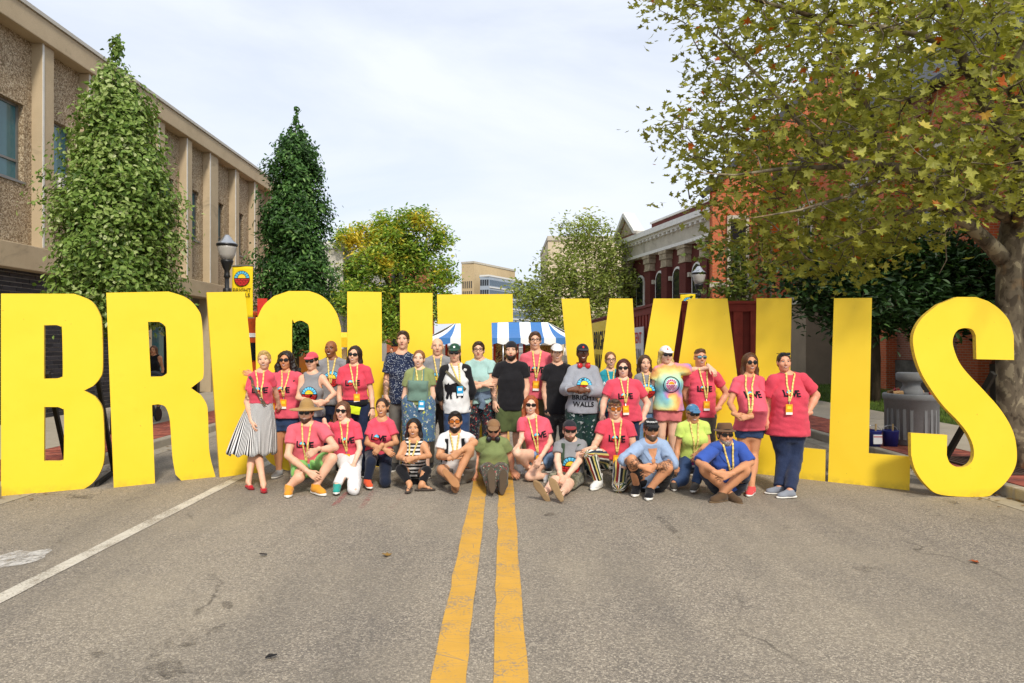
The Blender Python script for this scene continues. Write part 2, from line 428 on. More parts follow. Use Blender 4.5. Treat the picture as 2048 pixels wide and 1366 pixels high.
def patch(name, pts, mat, lab, z=.006):
    V = [G(x, y) for x, y in pts]; V = [(p[0], p[1], gz(p[0])+z) for p in V]
    o = mesh_np(name, V, np.array([list(range(len(V)))[::-1]]), mat); tag(o, kind='structure'); o['label'] = lab; return o
def m_smear(name, col, lo=.42, hi=.6, sc=9):
    t = NT(name); v = t.ob(); f = t.ramp(t.noise(v, sc, 6, .75), [(lo, (0,)*3), (hi, (.8,)*3)])
    c = t.fin(col, .85, .2); tr = t.n('BsdfTransparent'); mx = t.n('MixShader', Fac=f)
    t.t.links.new(tr.outputs[0], mx.inputs[1]); t.t.links.new(t.b.outputs[0], mx.inputs[2]); t.t.links.new(mx.outputs[0], t.out.inputs['Surface']); return c
def blob(cx, cy, rx, ry, n=18, seed=0, rot=0):
    r = random.Random(seed); o = []
    for i in range(n):
        a = -2*pi*i/n; k = r.uniform(.75, 1.15); x, y = rx*k*math.cos(a), ry*k*math.sin(a)
        o.append((cx+x*math.cos(rot)-y*math.sin(rot), cy+x*math.sin(rot)+y*math.cos(rot)))
    return o
patch('paint_smudge', blob(30, 1119, 68, 14, seed=2, rot=-.22), m_smear('white_smudge', '#D8D4CC', .35, .62, 12), 'faded white paint smudge on the asphalt beside the white lane line')
for i, (a, b) in enumerate((((694, 985), (668, 1012)), ((748, 982), (722, 1017)), ((812, 988), (780, 1020)))):
    patch('chalk_mark', [(a[0]-5, a[1]), (b[0]-6, b[1]), (b[0]+6, b[1]), (a[0]+6, a[1])], m_smear('pink_chalk', '#B05A5A', .38+.07*i, .7+.07*i, 14), 'faint pink chalk stroke on the asphalt before the kneeling people')
for i, (x, y, rx, ry, rt) in enumerate(((330, 1335, 40, 22, .3), (455, 1212, 14, 8, 0), (365, 1285, 38, 12, -.2), (430, 1262, 22, 7, -.5), (195, 1310, 16, 8, 0), (520, 1200, 10, 5, 0), (1340, 1055, 38, 6, .75), (1735, 1140, 34, 6, .1), (1900, 1003, 20, 5, .2), (380, 1033, 10, 3, .8), (160, 995, 28, 4, .0), (1835, 992, 30, 4, .05), (1100, 1030, 12, 4, 0))):
    patch('oil_stain', blob(x, y, rx, ry, seed=i+20, rot=rt), m_smear('oil', '#3A352F', .42, .85, 5), 'dark oily stain soaked into the road', .007)
# litter and fallen leaves on the road
for i, (x, y, c, lab) in enumerate(((527, 1113, '#26262A', 'small black scrap of litter lying on the open asphalt'), (543, 1318, '#232326', 'folded black scrap of litter beside the large oil stain'))):
    p = G(x, y); m = MB(); r = random.Random(i)
    pts = [(p[0]+dx, p[1]+dy, p[2]+.006+r.uniform(0, .02)) for dx, dy in ((-.03, -.012), (.0, -.02), (.03, .0), (.018, .018), (-.018, .015))]
    o = m.add(pts+[(a, b, cc+.008) for a, b, cc in pts], [(4, 3, 2, 1, 0), (5, 6, 7, 8, 9)]+[(k, (k+1) % 5, 5+(k+1) % 5, 5+k) for k in range(5)]).build('litter_scrap', flat(c, .7), None, origin=p)
    tag(o, lab, 'litter')

# ================================================================== THE LETTERS
def m_yellow():
    t = NT('yellow_board_paint'); v = t.ob(); c = t.ramp(t.noise(v, 1.3, 4), [(.3, '#F2CD2E'), (.7, '#F5D336')])
    c = t.mix(t.ramp(t.noise(v, 3, 6, .7), [(.6, (0,)*3), (.8, (.25,)*3)]), c, '#DDB21E')
    sc = t.ramp(t.noise(v, 26, 2, .5), [(.76, (0,)*3), (.79, (.6,)*3)]); c = t.mix(sc, c, '#8A7420')
    c = t.mix(t.ramp(t.n('SeparateXYZ', Vector=v).outputs['Z'], [(0, (.45,)*3), (.1, (0,)*3)]), c, t.ramp(t.noise(v, 9, 5, .7), [(.4, '#F0C82A'), (.6, '#A98F3A')])); t.bump(t.math('ADD', t.noise(v, 2.2, 3), t.math('MULTIPLY', t.noise(t.ob((6, 6, .6)), 18, 4), .12)), .12, .03); return t.fin(c, t.ramp(t.noise(v, 4, 5), [(.3, (.38,)*3), (.7, (.55,)*3)]), .35)
M_YB = m_yellow(); M_EDGE = flat('#D9B84A', .8, .2, .2, 30, name='board_edge'); M_BRACE = flat('#26241F', .7, .3, .2, name='brace')
def smooth_loop(pts):
    """pts: (x,y) corners, or (x,y,1) points on a smooth run (Catmull-Rom between neighbouring smooth points)."""
    out = []; n = len(pts)
    for i in range(n):
        p0, p1, p2, p3 = pts[i-1], pts[i], pts[(i+1) % n], pts[(i+2) % n]
        out.append((p1[0], p1[1]))
        if len(p1) > 2 and len(p2) > 2:
            a = p0 if (len(p0) > 2 and not p1[2] == 2) else p1; d = p3 if (len(p3) > 2 and p2[2] != 3) else p2
            for t in (.2, .4, .6, .8):
                f = lambda k: .5*(2*p1[k]+(p2[k]-a[k])*t+(2*a[k]-5*p1[k]+4*p2[k]-d[k])*t*t+(3*p1[k]-a[k]-3*p2[k]+d[k])*t**3)
                out.append((f(0), f(1)))
    return out
def letter(ch, lab, gl, gr, loops, depth=.05, braces=()):
    """A plywood letter standing in the vertical plane through two ground pixels; its outline is traced in that plane."""
    a = G(*gl); b = G(*gr); t = b-a; t[2] = 0; t /= np.linalg.norm(t); nrm = np.array([t[1], -t[0], 0])   # towards the camera
    def on(px, py):
        r = P(px, py, 1.0)-np.array([0, 0, ZC]); r[1] = 1.0
        k = np.dot(a-np.array([0, 0, ZC]), nrm)/np.dot(r, nrm); return np.array([0, 0, ZC])+r*k
    lp = []
    for L in loops:
        q = []
        for x, y in smooth_loop(L):
            w = on(x, y); q.append((np.dot(w-a, t), w[2]))
        lp.append(q)
    V2, T = tri_poly(lp); n = len(V2); V = []; Fs = []; mi = []
    for sgn in (0, 1):
        for u, z in V2: V.append(a*[1, 1, 0]+t*u+np.array([0, 0, z])-nrm*depth*sgn)
    for f in T:
        # orient towards the camera
        p, q, r = (np.array([V2[i][0], V2[i][1]]) for i in f[:3]); ccw = (q-p)[0]*(r-p)[1]-(q-p)[1]*(r-p)[0] > 0
        ff = f if ccw else f[::-1]; Fs.append(ff); mi.append(0); Fs.append(tuple(i+n for i in ff[::-1])); mi.append(1)
    from collections import Counter
    ec = Counter();
    for f in T:
        for i in range(len(f)): ec[tuple(sorted((f[i], f[(i+1) % len(f)])))] += 1
    for (i, j), k in ec.items():
        if k == 1: Fs.append((i, j, j+n, i+n)); mi.append(1)
    o = thing('sign_letter', tuple((a+b)/2), lab, 'letter'); org = np.array(o.location)
    me = bpy.data.meshes.new('letter_panel'); me.from_pydata([tuple(np.asarray(v)-org) for v in V], [], Fs)
    me.materials.append(M_YB); me.materials.append(M_EDGE); me.polygons.foreach_set('material_index', mi); me.update()
    import bmesh
    bm = bmesh.new(); bm.from_mesh(me); bmesh.ops.recalc_face_normals(bm, faces=bm.faces); bm.to_mesh(me); bm.free()
    link(bpy.data.objects.new('letter_panel', me), o)
    W = np.linalg.norm((b-a)[:2])
    for k in (braces or (.25, .75)):        # raking prop and foot behind the board
        base = a*[1, 1, 0]+t*W*k-nrm*(depth+.02); zg = gz(base[0])
        top = base+np.array([0, 0, 1.35]); foot = base-nrm*.95; foot[2] = gz(foot[0])+.03
        MB().bar(top-org, foot-org, .045, .07).build('brace', M_BRACE, o)
        f0 = base.copy(); f0[2] = zg+.03; MB().bar(f0-org, foot-nrm*.05-org, .05, .05).build('brace_foot', M_BRACE, o)
    return o
S = 1
letter('B', 'giant yellow board letter B at the start of the row of letters', (2, 993), (200, 975),
  [[(2, 587), (148, 587.5, S), (182, 602, S), (199, 627, S), (204, 652, S), (205.5, 735, S), (199, 757, S), (186, 772, S), (168, 781), (190, 793, S), (203, 812, S), (207, 836, S), (209, 905, S), (203, 938, S), (186, 965, S), (163, 981, S), (140, 986.5), (2, 993)],
   [(88, 650.5), (112, 650, S), (121, 653, S), (124, 661, S), (125.5, 745, S), (122.5, 754, S), (113, 757, S), (88, 757.5)],
   [(88.5, 814), (116, 814, S), (125, 818, S), (128, 827, S), (127.5, 912, S), (125, 920, S), (116, 922, S), (88, 922)]], braces=(.44, .95))
letter('R', 'giant yellow board letter R beside the letter B', (228, 975.5), (430, 954),
  [[(212.5, 585.5), (337, 583, S), (372, 595, S), (394, 616, S), (404, 645, S), (407.5, 742, S), (403, 760, S), (382, 776), (402, 790, S), (413, 808, S), (416, 830, S), (418, 895, S), (423, 925, S), (431.5, 955), (363.5, 962), (351, 949, S), (345, 915, S), (341, 856, S), (338, 832, S), (330, 813, S), (316, 808.5, S), (304, 810), (310, 967), (227.5, 975.5)],
   [(296, 643.6), (318, 643.6, S), (328, 650, S), (332, 663, S), (334, 738, S), (332, 748, S), (324, 753, S), (301.5, 753.5)]], braces=(.2, .8))
letter('I', 'narrow yellow board letter I behind the wearer of the striped skirt', (440, 955), (522, 945),
  [[(413.5, 584.6), (490, 583), (503.5, 720), (524, 944.5), (440, 955)]], braces=(.5,))
letter('G', 'giant yellow board letter G behind the grey emblem tees', (560, 942), (685, 934),
  [[(577.5, 582), (618, 582, S), (640, 590, S), (658, 604, S), (674, 628, S), (682, 656, S), (684, 726), (619, 724), (619, 700, S), (618, 655, S), (611, 645, S), (600, 641, S), (589, 646, S), (584, 657, S), (586, 860, S), (590, 878, S), (602, 885, S), (614, 878, S), (620, 862, S), (620, 822), (600, 822), (600, 772), (687, 771), (688, 920), (660, 923), (650, 905, S), (635, 928, S), (605, 942, S), (570, 940, S), (540, 925, S), (522, 895, S), (515, 855, S), (511, 657, S), (516, 633, S), (528, 610, S), (548, 592, S)]], braces=(.3, .7))
letter('H', 'giant yellow board letter H behind the wearer of the dotted shirt', (694, 937), (865, 927),
  [[(694.5, 583), (763, 584), (764, 723), (801, 724), (800, 586), (865, 586), (866, 927), (802, 931), (801, 790), (764, 790), (765, 934), (695, 937)]], braces=(.2, .85))
letter('T', 'giant yellow board letter T before the striped tent', (925, 926), (1000, 926),
  [[(874, 589), (1025, 588), (1026, 643.5), (983, 645.5), (990, 926), (925, 926), (921, 647), (875.5, 648)]], braces=(.3, .7))
letter('W', 'giant yellow board letter W behind the person with red headphones', (1154, 927), (1313, 935),
  [[(1123, 597.4), (1178, 597), (1195, 784), (1219, 597), (1265, 597), (1276, 783), (1307.4, 597), (1364.5, 597), (1313, 935), (1248, 932), (1236, 780), (1222, 930), (1154.5, 927)]], braces=(.2, .85))
letter('A', 'giant yellow board letter A behind the wearer of mirrored sunglasses', (1326, 936), (1499, 946),
  [[(1377, 597), (1455, 597), (1499, 946), (1437, 942), (1431, 868), (1393, 866), (1386, 939), (1326, 936)],
   [(1413, 722), (1425, 812), (1400, 811)]], braces=(.2, .85))
letter('L', 'giant yellow board letter L directly after the letter A', (1508, 947), (1650, 963),
  [[(1513, 596.5), (1583, 596.4), (1577, 893), (1651, 900), (1650, 963), (1508, 947)]], braces=(.1, .35))
letter('L', 'giant yellow board letter L between the other L and the letter S', (1656, 963.5), (1819, 981),
  [[(1668, 596.4), (1744, 595.7), (1737.5, 907), (1821, 913.7), (1819, 981), (1656, 963.5)]], braces=(.1, .3))
_s = [(1050, 101), (1165, 101), (1235, 125, S), (1300, 170, S), (1360, 240, S), (1388, 330, S), (1390, 475), (1167, 470), (1163, 330, S), (1143, 295, S), (1100, 285, S), (1055, 298, S), (1030, 338, S), (1028, 390, S), (1060, 480, S), (1110, 550, S), (1200, 645, S), (1310, 770, S), (1380, 890, S), (1405, 1000, S), (1400, 1100, S), (1350, 1190, S), (1275, 1260, S), (1205, 1288, S), (960, 1276, S), (870, 1220, S), (805, 1130, S), (779, 1040, S), (777, 908), (993, 920), (990, 1040, S), (1010, 1088, S), (1058, 1112, S), (1110, 1105, S), (1145, 1068, S), (1150, 1000, S), (1120, 920, S), (1060, 840, S), (960, 735, S), (860, 590, S), (812, 480, S), (790, 370, S), (802, 295, S), (850, 220, S), (940, 145, S)]
letter('S', 'giant yellow board letter S at the end of the row by the mottled tree trunk', (1822, 993), (2030, 994),
  [[(1560+p[0]/2.969, 560+p[1]/2.969)+tuple(p[2:]) for p in _s]], braces=(.84,))
# ================================================================== BUILDING ON THE LEFT
def m_aggregate():
    t = NT('exposed_aggregate'); v = t.ob(); vo = t.n('TexVoronoi', Vector=v, Scale=38.0)
    sp = t.n('SeparateColor', Color=vo.outputs['Color']).outputs[0]
    c = t.ramp(sp, [(0, '#76664F'), (.3, '#978369'), (.55, '#B3A084'), (.8, '#CDBB9D'), (1, '#E0D2B8')])
    d = t.n('TexVoronoi', dict(feature='DISTANCE_TO_EDGE'), Vector=v, Scale=38.0).outputs['Distance']
    c = t.mix(t.ramp(d, [(0, (.6,)*3), (.1, (0,)*3)]), c, '#5E4C38')
    c = t.mix(t.ramp(t.noise(v, .8, 4), [(.4, (0,)*3), (.7, (.25,)*3)]), c, '#957A58')
    t.bump(d, .8, .02); return t.fin(c, .85, .2)
M_AGG = m_aggregate()
def m_glass(name, col, rough=.08, spec=.6):
    t = NT(name); v = t.ob(); c = t.ramp(t.noise(v, .7, 2), [(.35, tuple(x*.7 for x in lin(col)[:3])), (.7, lin(col)[:3])])
    return t.fin(c, rough, spec)
M_GLASS = m_glass('teal_window_glass', '#4E8088'); M_DGLASS = m_glass('dark_window_glass', '#1C2226')
M_ALU = flat('#8E8F8C', .4, .5, .06, metal=.6, name='aluminium'); M_DFRAME = flat('#3A3632', .5, .4, name='dark_frame')
M_FASC = flat('#B9B4A8', .5, .4, .05, name='roof_edge_metal')
M_WPAINT = flat('#D9D7D0', .6, .3, .08, 5, name='white_trim')
XB = -10.2
lb = thing('office_building', (XB, 20, SWZ), 'long pebble-panelled two-storey building with dark brick base along the pavement', 'building')
lo = np.array(lb.location)
def LBP(name, mat, boxes, bev=0, parent=None):
    m = MB()
    for q in boxes: m.box(*q)
    o = m.build(name, mat, parent or lb, origin=lo)
    if bev: bevel(o, bev)
    return o
cols = [9.6, 11.4, 13.2, 15.3, 17.0, 18.7, 20.4, 22.2, 24.1, 26.2, 28.2, 30.2, 32.2]
YE = 33.2
LBP('core_wall', M_DFRAME, [(XB-9, 6.0, SWZ-.1, XB-.7, YE, 8.6)])
LBP('roof_fascia', M_CAST, [(XB-9, 6.0, 8.36, XB+.12, YE+.1, 8.86)], .02)
LBP('roof_edge', M_FASC, [(XB-9, 6.0, 8.862, XB+.16, YE+.12, 8.95)])
LBP('lower_band', M_CAST, [(XB-.7, 6.0, 3.28, XB+.06, YE, 3.82)], .02)
for i in range(len(cols)):
    c = cols[i]; w = .2 if c != 24.1 else .36
    LBP('column', M_CAST, [(XB-.5, c-w, 3.822, XB+.02, c+w, 8.358)], .015)
    LBP('column_edge', M_WPAINT, [(XB+.02, c-w+.0, 3.83, XB+.035, c-w+.05, 8.35)])
    c2 = cols[i+1]-(.2 if cols[i+1] != 24.1 else .36) if i+1 < len(cols) else YE
    if i+1 >= len(cols): continue
    y0, y1 = c+w, c2; wa, wb = y0+.18, min(y0+1.05, y1-.25)
    if c == 13.2: wa, wb = 13.75, 14.86
    z0, z1 = 5.22, 6.9
    # aggregate panel around the window opening
    LBP('aggregate_panel', M_AGG, [(XB-.45, y0, 3.822, XB-.22, y1, z0), (XB-.45, y0, z1, XB-.22, y1, 8.358), (XB-.45, y0, z0, XB-.22, wa, z1), (XB-.45, wb, z0, XB-.22, y1, z1)])
    win = LBP('window', M_ALU, [(XB-.42, wa, z0, XB-.34, wa+.06, z1), (XB-.42, wb-.06, z0, XB-.34, wb, z1), (XB-.42, wa+.06, z1-.06, XB-.34, wb-.06, z1), (XB-.42, wa+.06, z0, XB-.34, wb-.06, z0+.06), (XB-.42, wa+.06, z0+.42, XB-.34, wb-.06, z0+.47)])
    LBP('pane', M_GLASS, [(XB-.4, wa+.06, z0+.06, XB-.37, wb-.06, z1-.06)], parent=win)
    LBP('sill', M_ALU, [(XB-.36, wa-.03, z0-.05, XB-.19, wb+.03, z0)], parent=win)
    if c in (15.3,):
        ac = LBP('air_conditioner', M_WPAINT, [(XB-.37, wa+.08, z0+.07, XB-.0, wb-.1, z0+.42)])
        LBP('grille', M_DFRAME, [(XB+.001, wa+.12, z0+.1+.05*k, XB+.006, wb-.14, z0+.12+.05*k) for k in range(6)], parent=ac)
# dark brick ground floor with real bricks
M_BRK = [flat(c, .55, .4, .15, 8, bump=.25, bs=70, name='dark_brick') for c in ('#2C2C31', '#34343A', '#27272C', '#3C3B40')]
M_MORT = flat('#A5A09A', .95, .1, .1, 30, name='mortar')
wall = LBP('brick_wall', M_MORT, [(XB-.7, 6.0, SWZ-.1, XB-.212, 19.6, 3.279)])
bl, bh, gap = .40, .10, .018; rr = random.Random(5); cand = []; z = SWZ+.01; row = 0
while z < 3.26:
    y = 8.2-(bl/2 if row % 2 else 0)
    while y < 19.5:
        L = min(bl-gap, 19.59-y); hh = min(bh-gap, 3.276-z)
        cx, cy = VX+XB*F/(y+.2), VY-(z+.05-ZC)*F/(y+.2)
        seen = (-10 < cx < 160 and 480 < cy < 592) or (80 < cx < 135 and 645 < cy < 840) or (165 < cx < 232 and 640 < cy < 830) or (376 < cx < 420)
        cand.append((0 if seen else 1, y, z, L, hh, rr.randrange(4), rr.uniform(-.004, .004))); y += bl
    z += bh; row += 1
cand.sort(key=lambda q: (q[0], q[1])); sh = {}; rest = MB()
for k, (sn, y, z, L, hh, mi, dx) in enumerate(cand):
    if k < 290:
        key = (round(L, 2), round(hh, 2), mi)
        if key not in sh: sh[key] = MB().box(-.02, 0, 0, .012, L, hh).build('brick', M_BRK[mi], wall); ob = sh[key]
        else: ob = link(sh[key].copy(), wall)
        ob.location = (XB-.21+dx-lo[0], y-lo[1], z-lo[2])
    else: rest.box(XB-.23, y, z, XB-.198+dx, y+L, z+hh, mi)
tag(rest.build('brick_field', M_BRK, wall, origin=lo), kind='stuff')
# glazed shopfront beyond the brick
for y in (19.7, 22.2, 24.1, 26.2, 28.2, 30.2, 32.4):
    LBP('shopfront_pier', M_CAST, [(XB-.5, y-.2, SWZ, XB-.02, y+.2, 3.279)], .01)
    sf = LBP('shopfront_window', M_ALU, [(XB-.5, y+.2, SWZ+.4, XB-.42, y+1.7, SWZ+.5), (XB-.5, y+.2, 3.1, XB-.42, y+1.7, 3.279), (XB-.5, y+.9, SWZ+.5, XB-.42, y+.98, 3.1)])
    LBP('pane', M_GLASS, [(XB-.47, y+.2, SWZ+.5, XB-.45, y+1.75, 3.1)], parent=sf)
    LBP('stall_riser', M_BRK[1], [(XB-.5, y+.2, SWZ, XB-.4, y+1.75, SWZ+.4)])

# ================================================================== STREET LAMPS AND BANNERS
def m_globe():
    t = NT('frosted_globe'); return t.fin('#C9C4BC', .25, .5, 0, Transmission_Weight=.25)
M_GLOBE = m_globe()
def street_lamp(x, y, label):
    o = thing('street_lamp', (x, y, SWZ), label, 'lamp', 'street lamps along the kerb'); z = 4.3
    MB().lathe([(.19, 0), (.2, .12), (.17, .2), (.16, .55), (.1, .68), (.075, .8), (.06, 2.5), (.05, z-1.05)], n=16).build('post', M_BLACK, o, True)
    MB().lathe([(.05, z-1.05), (.08, z-1.0), (.065, z-.95), (.06, z-.86), (.1, z-.78), (.14, z-.66), (.15, z-.62), (.13, z-.6)], n=18).build('fitter', M_BLACK, o, True)
    MB().lathe([(.13, z-.6), (.18, z-.48), (.215, z-.33), (.22, z-.25)], n=20).build('globe', M_GLOBE, o, True)
    cap = MB().lathe([(.235, z-.25), (.24, z-.225), (.22, z-.2), (.13, z-.12), (.1, z-.06), (.06, z-.02), (.05, z)], n=20).build('cap', M_SILV, o, True)
    MB().lathe([(.236, z-.27), (.245, z-.25), (.243, z-.215)], n=20).build('rim', M_BLACK, cap, True)
    MB().lathe([(.085, 2.78), (.095, 2.8), (.095, 3.0), (.085, 3.02)], n=12).build('collar', M_BLACK, o, True)
    return o
M_BAN = flat('#F2D21F', .6, .2, .06, 3, name='yellow_banner_cloth')
def hanging_banner(x, y, z1, side, label, w=.5, h=1.25):
    o = thing('street_banner', (x, y, SWZ), label, 'banner', 'festival banners on the street lamps')
    x0 = x+side*.12; x1 = x0+side*w; a, b = min(x0, x1), max(x0, x1); z0 = z1-h
    g = MB(); n = 8; nz = 14; V = []; Fs = []
    for i in range(n+1):
        for j in range(nz+1):
            V.append((a+w*i/n, y+.012*math.sin(5*i/n+1)+.008*math.sin(j*.6), z0+h*j/nz))
    for i in range(n):
        for j in range(nz): k = i*(nz+1)+j; Fs.append((k, k+nz+1, k+nz+2, k+1))
    c = MB().add(V, Fs).build('banner_cloth', M_BAN, o, True, origin=o.location); sm = c.modifiers.new('thick', 'SOLIDIFY'); sm.thickness = .006
    for zz in (z1, z0): MB().bar((x, y, zz), (x1+side*.03, y, zz), .022).build('banner_rod', M_SILV, o, origin=o.location)
    sh = [(v, f, cc) for v, f, cc in logo2d()]; sh = [([(p*.19, q*.19) for p, q in v], f, cc) for v, f, cc in sh]
    cx = (a+b)/2
    flat_print('printed_logo', sh, (cx, y-.03, z1-.31), (1, 0, 0), (0, 0, 1), (0, -1, 0), o, origin=o.location)
    flat_print('printed_word', [place2d(text2d('BRIGHT'), 0, 0, .085), place2d(text2d('WALLS'), 0, -.12, .085)], (cx, y-.03, z1-.63), (1, 0, 0), (0, 0, 1), (0, -1, 0), o, origin=o.location)
    return o
street_lamp(-6.62, 16.4, 'black street lamp with silver-capped globe before the pebble-panelled building')
hanging_banner(-6.62, 16.4, 3.58, 1, 'yellow banner with sun and brick emblem on the lamp by the pebble-panelled building')
street_lamp(6.62, 23.0, 'black street lamp with silver-capped globe before the orange brick church')
hanging_banner(6.62, 23.0, 3.4, -1, 'yellow emblem banner on the lamp before the orange brick church, mostly hidden by letters')
rb = thing('street_banner', (-6.4, 19.5, SWZ), 'red banner with pale lettering hanging beyond the left lamp post', 'banner')
MB().box(-7.0, 19.49, 1.9, -6.72, 19.5, 3.0).build('banner_cloth', flat('#D4382C', .6), rb, origin=rb.location)
MB().tube([(-6.62, 19.5, SWZ), (-6.62, 19.5, 3.2)], .04).build('pole', M_BLACK, rb, origin=rb.location)

# ================================================================== RED TIMBER FENCE WITH BANNER AND NOTICE
M_RED = [flat(c, .7, .25, .18, 6, bump=.2, bs=40, name='red_stained_board') for c in ('#7A2E26', '#86352B', '#6E2A24')]
fn = thing('timber_fence', (2.9, 12.4, 0), 'tall red-brown stained board fence standing in the road behind letters W and A', 'fence')
fo = np.array(fn.location); FH = 2.45; shf = {}
def board(x, y, mi, side):
    key = (mi, side)
    g = gz(x)
    if key not in shf:
        b = MB().box(0, -.012, .04, .17, .012, FH) if side == 0 else MB().box(-.012, 0, .04, .012, .17, FH)
        o = bevel(b.build('board', M_RED[mi], fn), .004, 1); shf[key] = o
    else: o = link(shf[key].copy(), fn)
    o.location = (x-fo[0], y-fo[1], g-.0)
rr = random.Random(9)
k = 0
while 2.95+k*.155 < 5.0: board(2.95+k*.155, 12.4+(.035 if k % 2 else -.012), rr.randrange(3), 0); k += 1
k = 0
while 12.5+k*.155 < 27.2: board(2.93+.0*k+(.03 if k % 2 else -.012), 12.5+k*.155, rr.randrange(3), 1); k += 1
def FB(name, mat, *b):
    m = MB()
    for q in b: m.box(*q)
    return m.build(name, mat, fn, origin=fo)
FB('cap_rail', M_RED[1], (2.86, 12.34, FH-.02, 5.15, 12.5, FH+.03)); FB('cap_rail', M_RED[2], (2.86, 12.502, FH-.02, 3.02, 27.3, FH+.03))
FB('trim_rail', M_RED[0], (2.88, 12.362, FH-.16, 5.13, 12.385, FH-.022)); FB('trim_rail', M_RED[0], (2.895, 12.55, FH-.16, 2.915, 27.2, FH-.022))
for x in (2.98, 4.0, 5.06): FB('post', M_RED[2], (x-.05, 12.46, 0, x+.05, 12.56, FH-.03))
bn = thing('fence_banner', (2.86, 22, 0), 'yellow festival banner strung along the red fence, printed with two black words', 'banner')
bo = np.array(bn.location)
MB().box(2.85, 18.3, .5, 2.862, 27.6, 2.36).build('banner_cloth', flat('#E9CF45', .6, .2, .06, name='pale_yellow_banner'), bn, origin=bo)
flat_print('printed_word', [place2d(text2d('BRIGHT', .04), 0, 0, .5), place2d(text2d('WALLS', .04), 0, -.68, .5)], (2.846, 19.85, 1.56), (0, -1.15, 0), (0, 0, 1), (-1, 0, 0), bn, origin=bo)
flat_print('printed_logo', [([(p*.5, q*.62) for p, q in v], f, c) for v, f, c in logo2d()], (2.846, 22.6, 1.5), (0, -1, 0), (0, 0, 1), (-1, 0, 0), bn, origin=bo)
nt_ = thing('notice_board', (2.85, 14.3, 0), 'white notice with faded red capitals fixed to the red fence', 'sign'); no = np.array(nt_.location)
MB().box(2.83, 13.75, 1.28, 2.85, 14.75, 2.05).build('panel', flat('#D5D6DA', .5), nt_, origin=no)
flat_print('printed_word', [place2d(text2d('SENT'), 0, 0, .22, 'red'), place2d(text2d('SUN'), 0, -.34, .22, 'gray')], (2.826, 14.25, 1.72), (0, -1, 0), (0, 0, 1), (-1, 0, 0), nt_, origin=no)

# ================================================================== STRIPED TENT
tn = thing('market_tent', (.1, 31, 0), 'blue and white striped hip-roofed tent down the middle of the street', 'tent'); to = np.array(tn.location)
M_TB = flat('#3F78B8', .5, .3, .05, name='blue_canvas'); M_TW = flat('#EDEFF0', .5, .3, .04, name='white_canvas')
x0, x1, yf, yb, ze, zt = -3.1, 3.15, 28.0, 34.0, 1.95, 2.66; rin = .95
ns = 13
def tentpt(u, v):      # u across 0..1 along the front eave, v 0 eave .. 1 ridge
    X = x0+(x1-x0)*u; Xt = min(max(X, x0+rin+.1), x1-rin-.2)
    return np.array([X+(Xt-X)*v, yf+2.2*v, ze+(zt-ze)*v-.10*math.sin(pi*v)])
for i in range(ns):
    V = []; Fs = []; n = 6
    for j in range(n+1):
        for u in (i/ns, (i+1)/ns): V.append(tentpt(u, j/n))
    for j in range(n): Fs.append((2*j, 2*j+1, 2*j+3, 2*j+2))
    o = len(V); a, b = tentpt(i/ns, 0), tentpt((i+1)/ns, 0); m = (a+b)/2     # scalloped valance
    V += [a-[0, .01, 0], b-[0, .01, 0], b-[0, .012, .21], m-[0, .02, .28], a-[0, .012, .21]]; Fs.append((o+4, o+3, o+2, o+1, o))
    st = MB().add(V, Fs).build('canvas_stripe', M_TB if i % 2 else M_TW, tn, origin=to)
    st.modifiers.new('t', 'SOLIDIFY').thickness = .01
for sx, xx in ((-1, x0), (1, x1)):      # sides
    xt = x0+rin+.1 if sx < 0 else x1-rin-.2
    for i in range(12):
        ya, yb_ = yf+(yb-yf)*i/12, yf+(yb-yf)*(i+1)/12
        yta, ytb = min(max(ya, yf+2.2), yb-2.2), min(max(yb_, yf+2.2), yb-2.2)
        o = MB().add([(xx, ya, ze), (xx, yb_, ze), (xt, ytb, zt), (xt, yta, zt), (xx+sx*.01, ya, ze-.22), (xx+sx*.01, yb_, ze-.22)], [(0, 1, 2, 3), (4, 5, 1, 0)]).build('canvas_stripe', M_TB if i % 2 else M_TW, tn, origin=to)
        o.modifiers.new('t', 'SOLIDIFY').thickness = .01
MB().add([(x0+rin+.1, yf+2.2, zt), (x1-rin-.2, yf+2.2, zt), (x1-rin-.2, yb-2.2, zt+.05), (x0+rin+.1, yb-2.2, zt+.05), (x0, yb, ze), (x1, yb, ze)], [(0, 1, 2, 3), (3, 2, 5, 4)]).build('canvas_back', M_TW, tn, origin=to).modifiers.new('t', 'SOLIDIFY').thickness = .01
for xx in (x0+.05, (x0+x1)/2, x1-.05):
    for yy in (yf+.05, yb-.05): MB().tube([(xx, yy, gz(xx)), (xx, yy, ze)], .03).build('pole', M_SILV, tn, True, origin=to)
def m_art(name, seed, cols):
    t = NT(name); v = t.ob(); v2 = t.n('VectorMath', dict(operation='ADD')); t.t.links.new(v, v2.inputs[0]); v2.inputs[1].default_value = (seed, seed*2, 0)
    return t.fin(t.ramp(t.noise(v2.outputs[0], 4.5, 5, .75, 1.5), [(.25+.5*i/(len(cols)-1), c) for i, c in enumerate(cols)], 'CONSTANT'), .6, .2)
ART = [m_art('painted_canvas', 3, ('#7A1E14', '#B5472A', '#1C2A3A', '#D8B26A', '#3F6A7A', '#A02A20', '#E0D8C8')), m_art('painted_canvas', 9, ('#20242C', '#8C3A2A', '#C8A04A', '#2E4A3A', '#D9D2C0', '#5A1E1E'))]
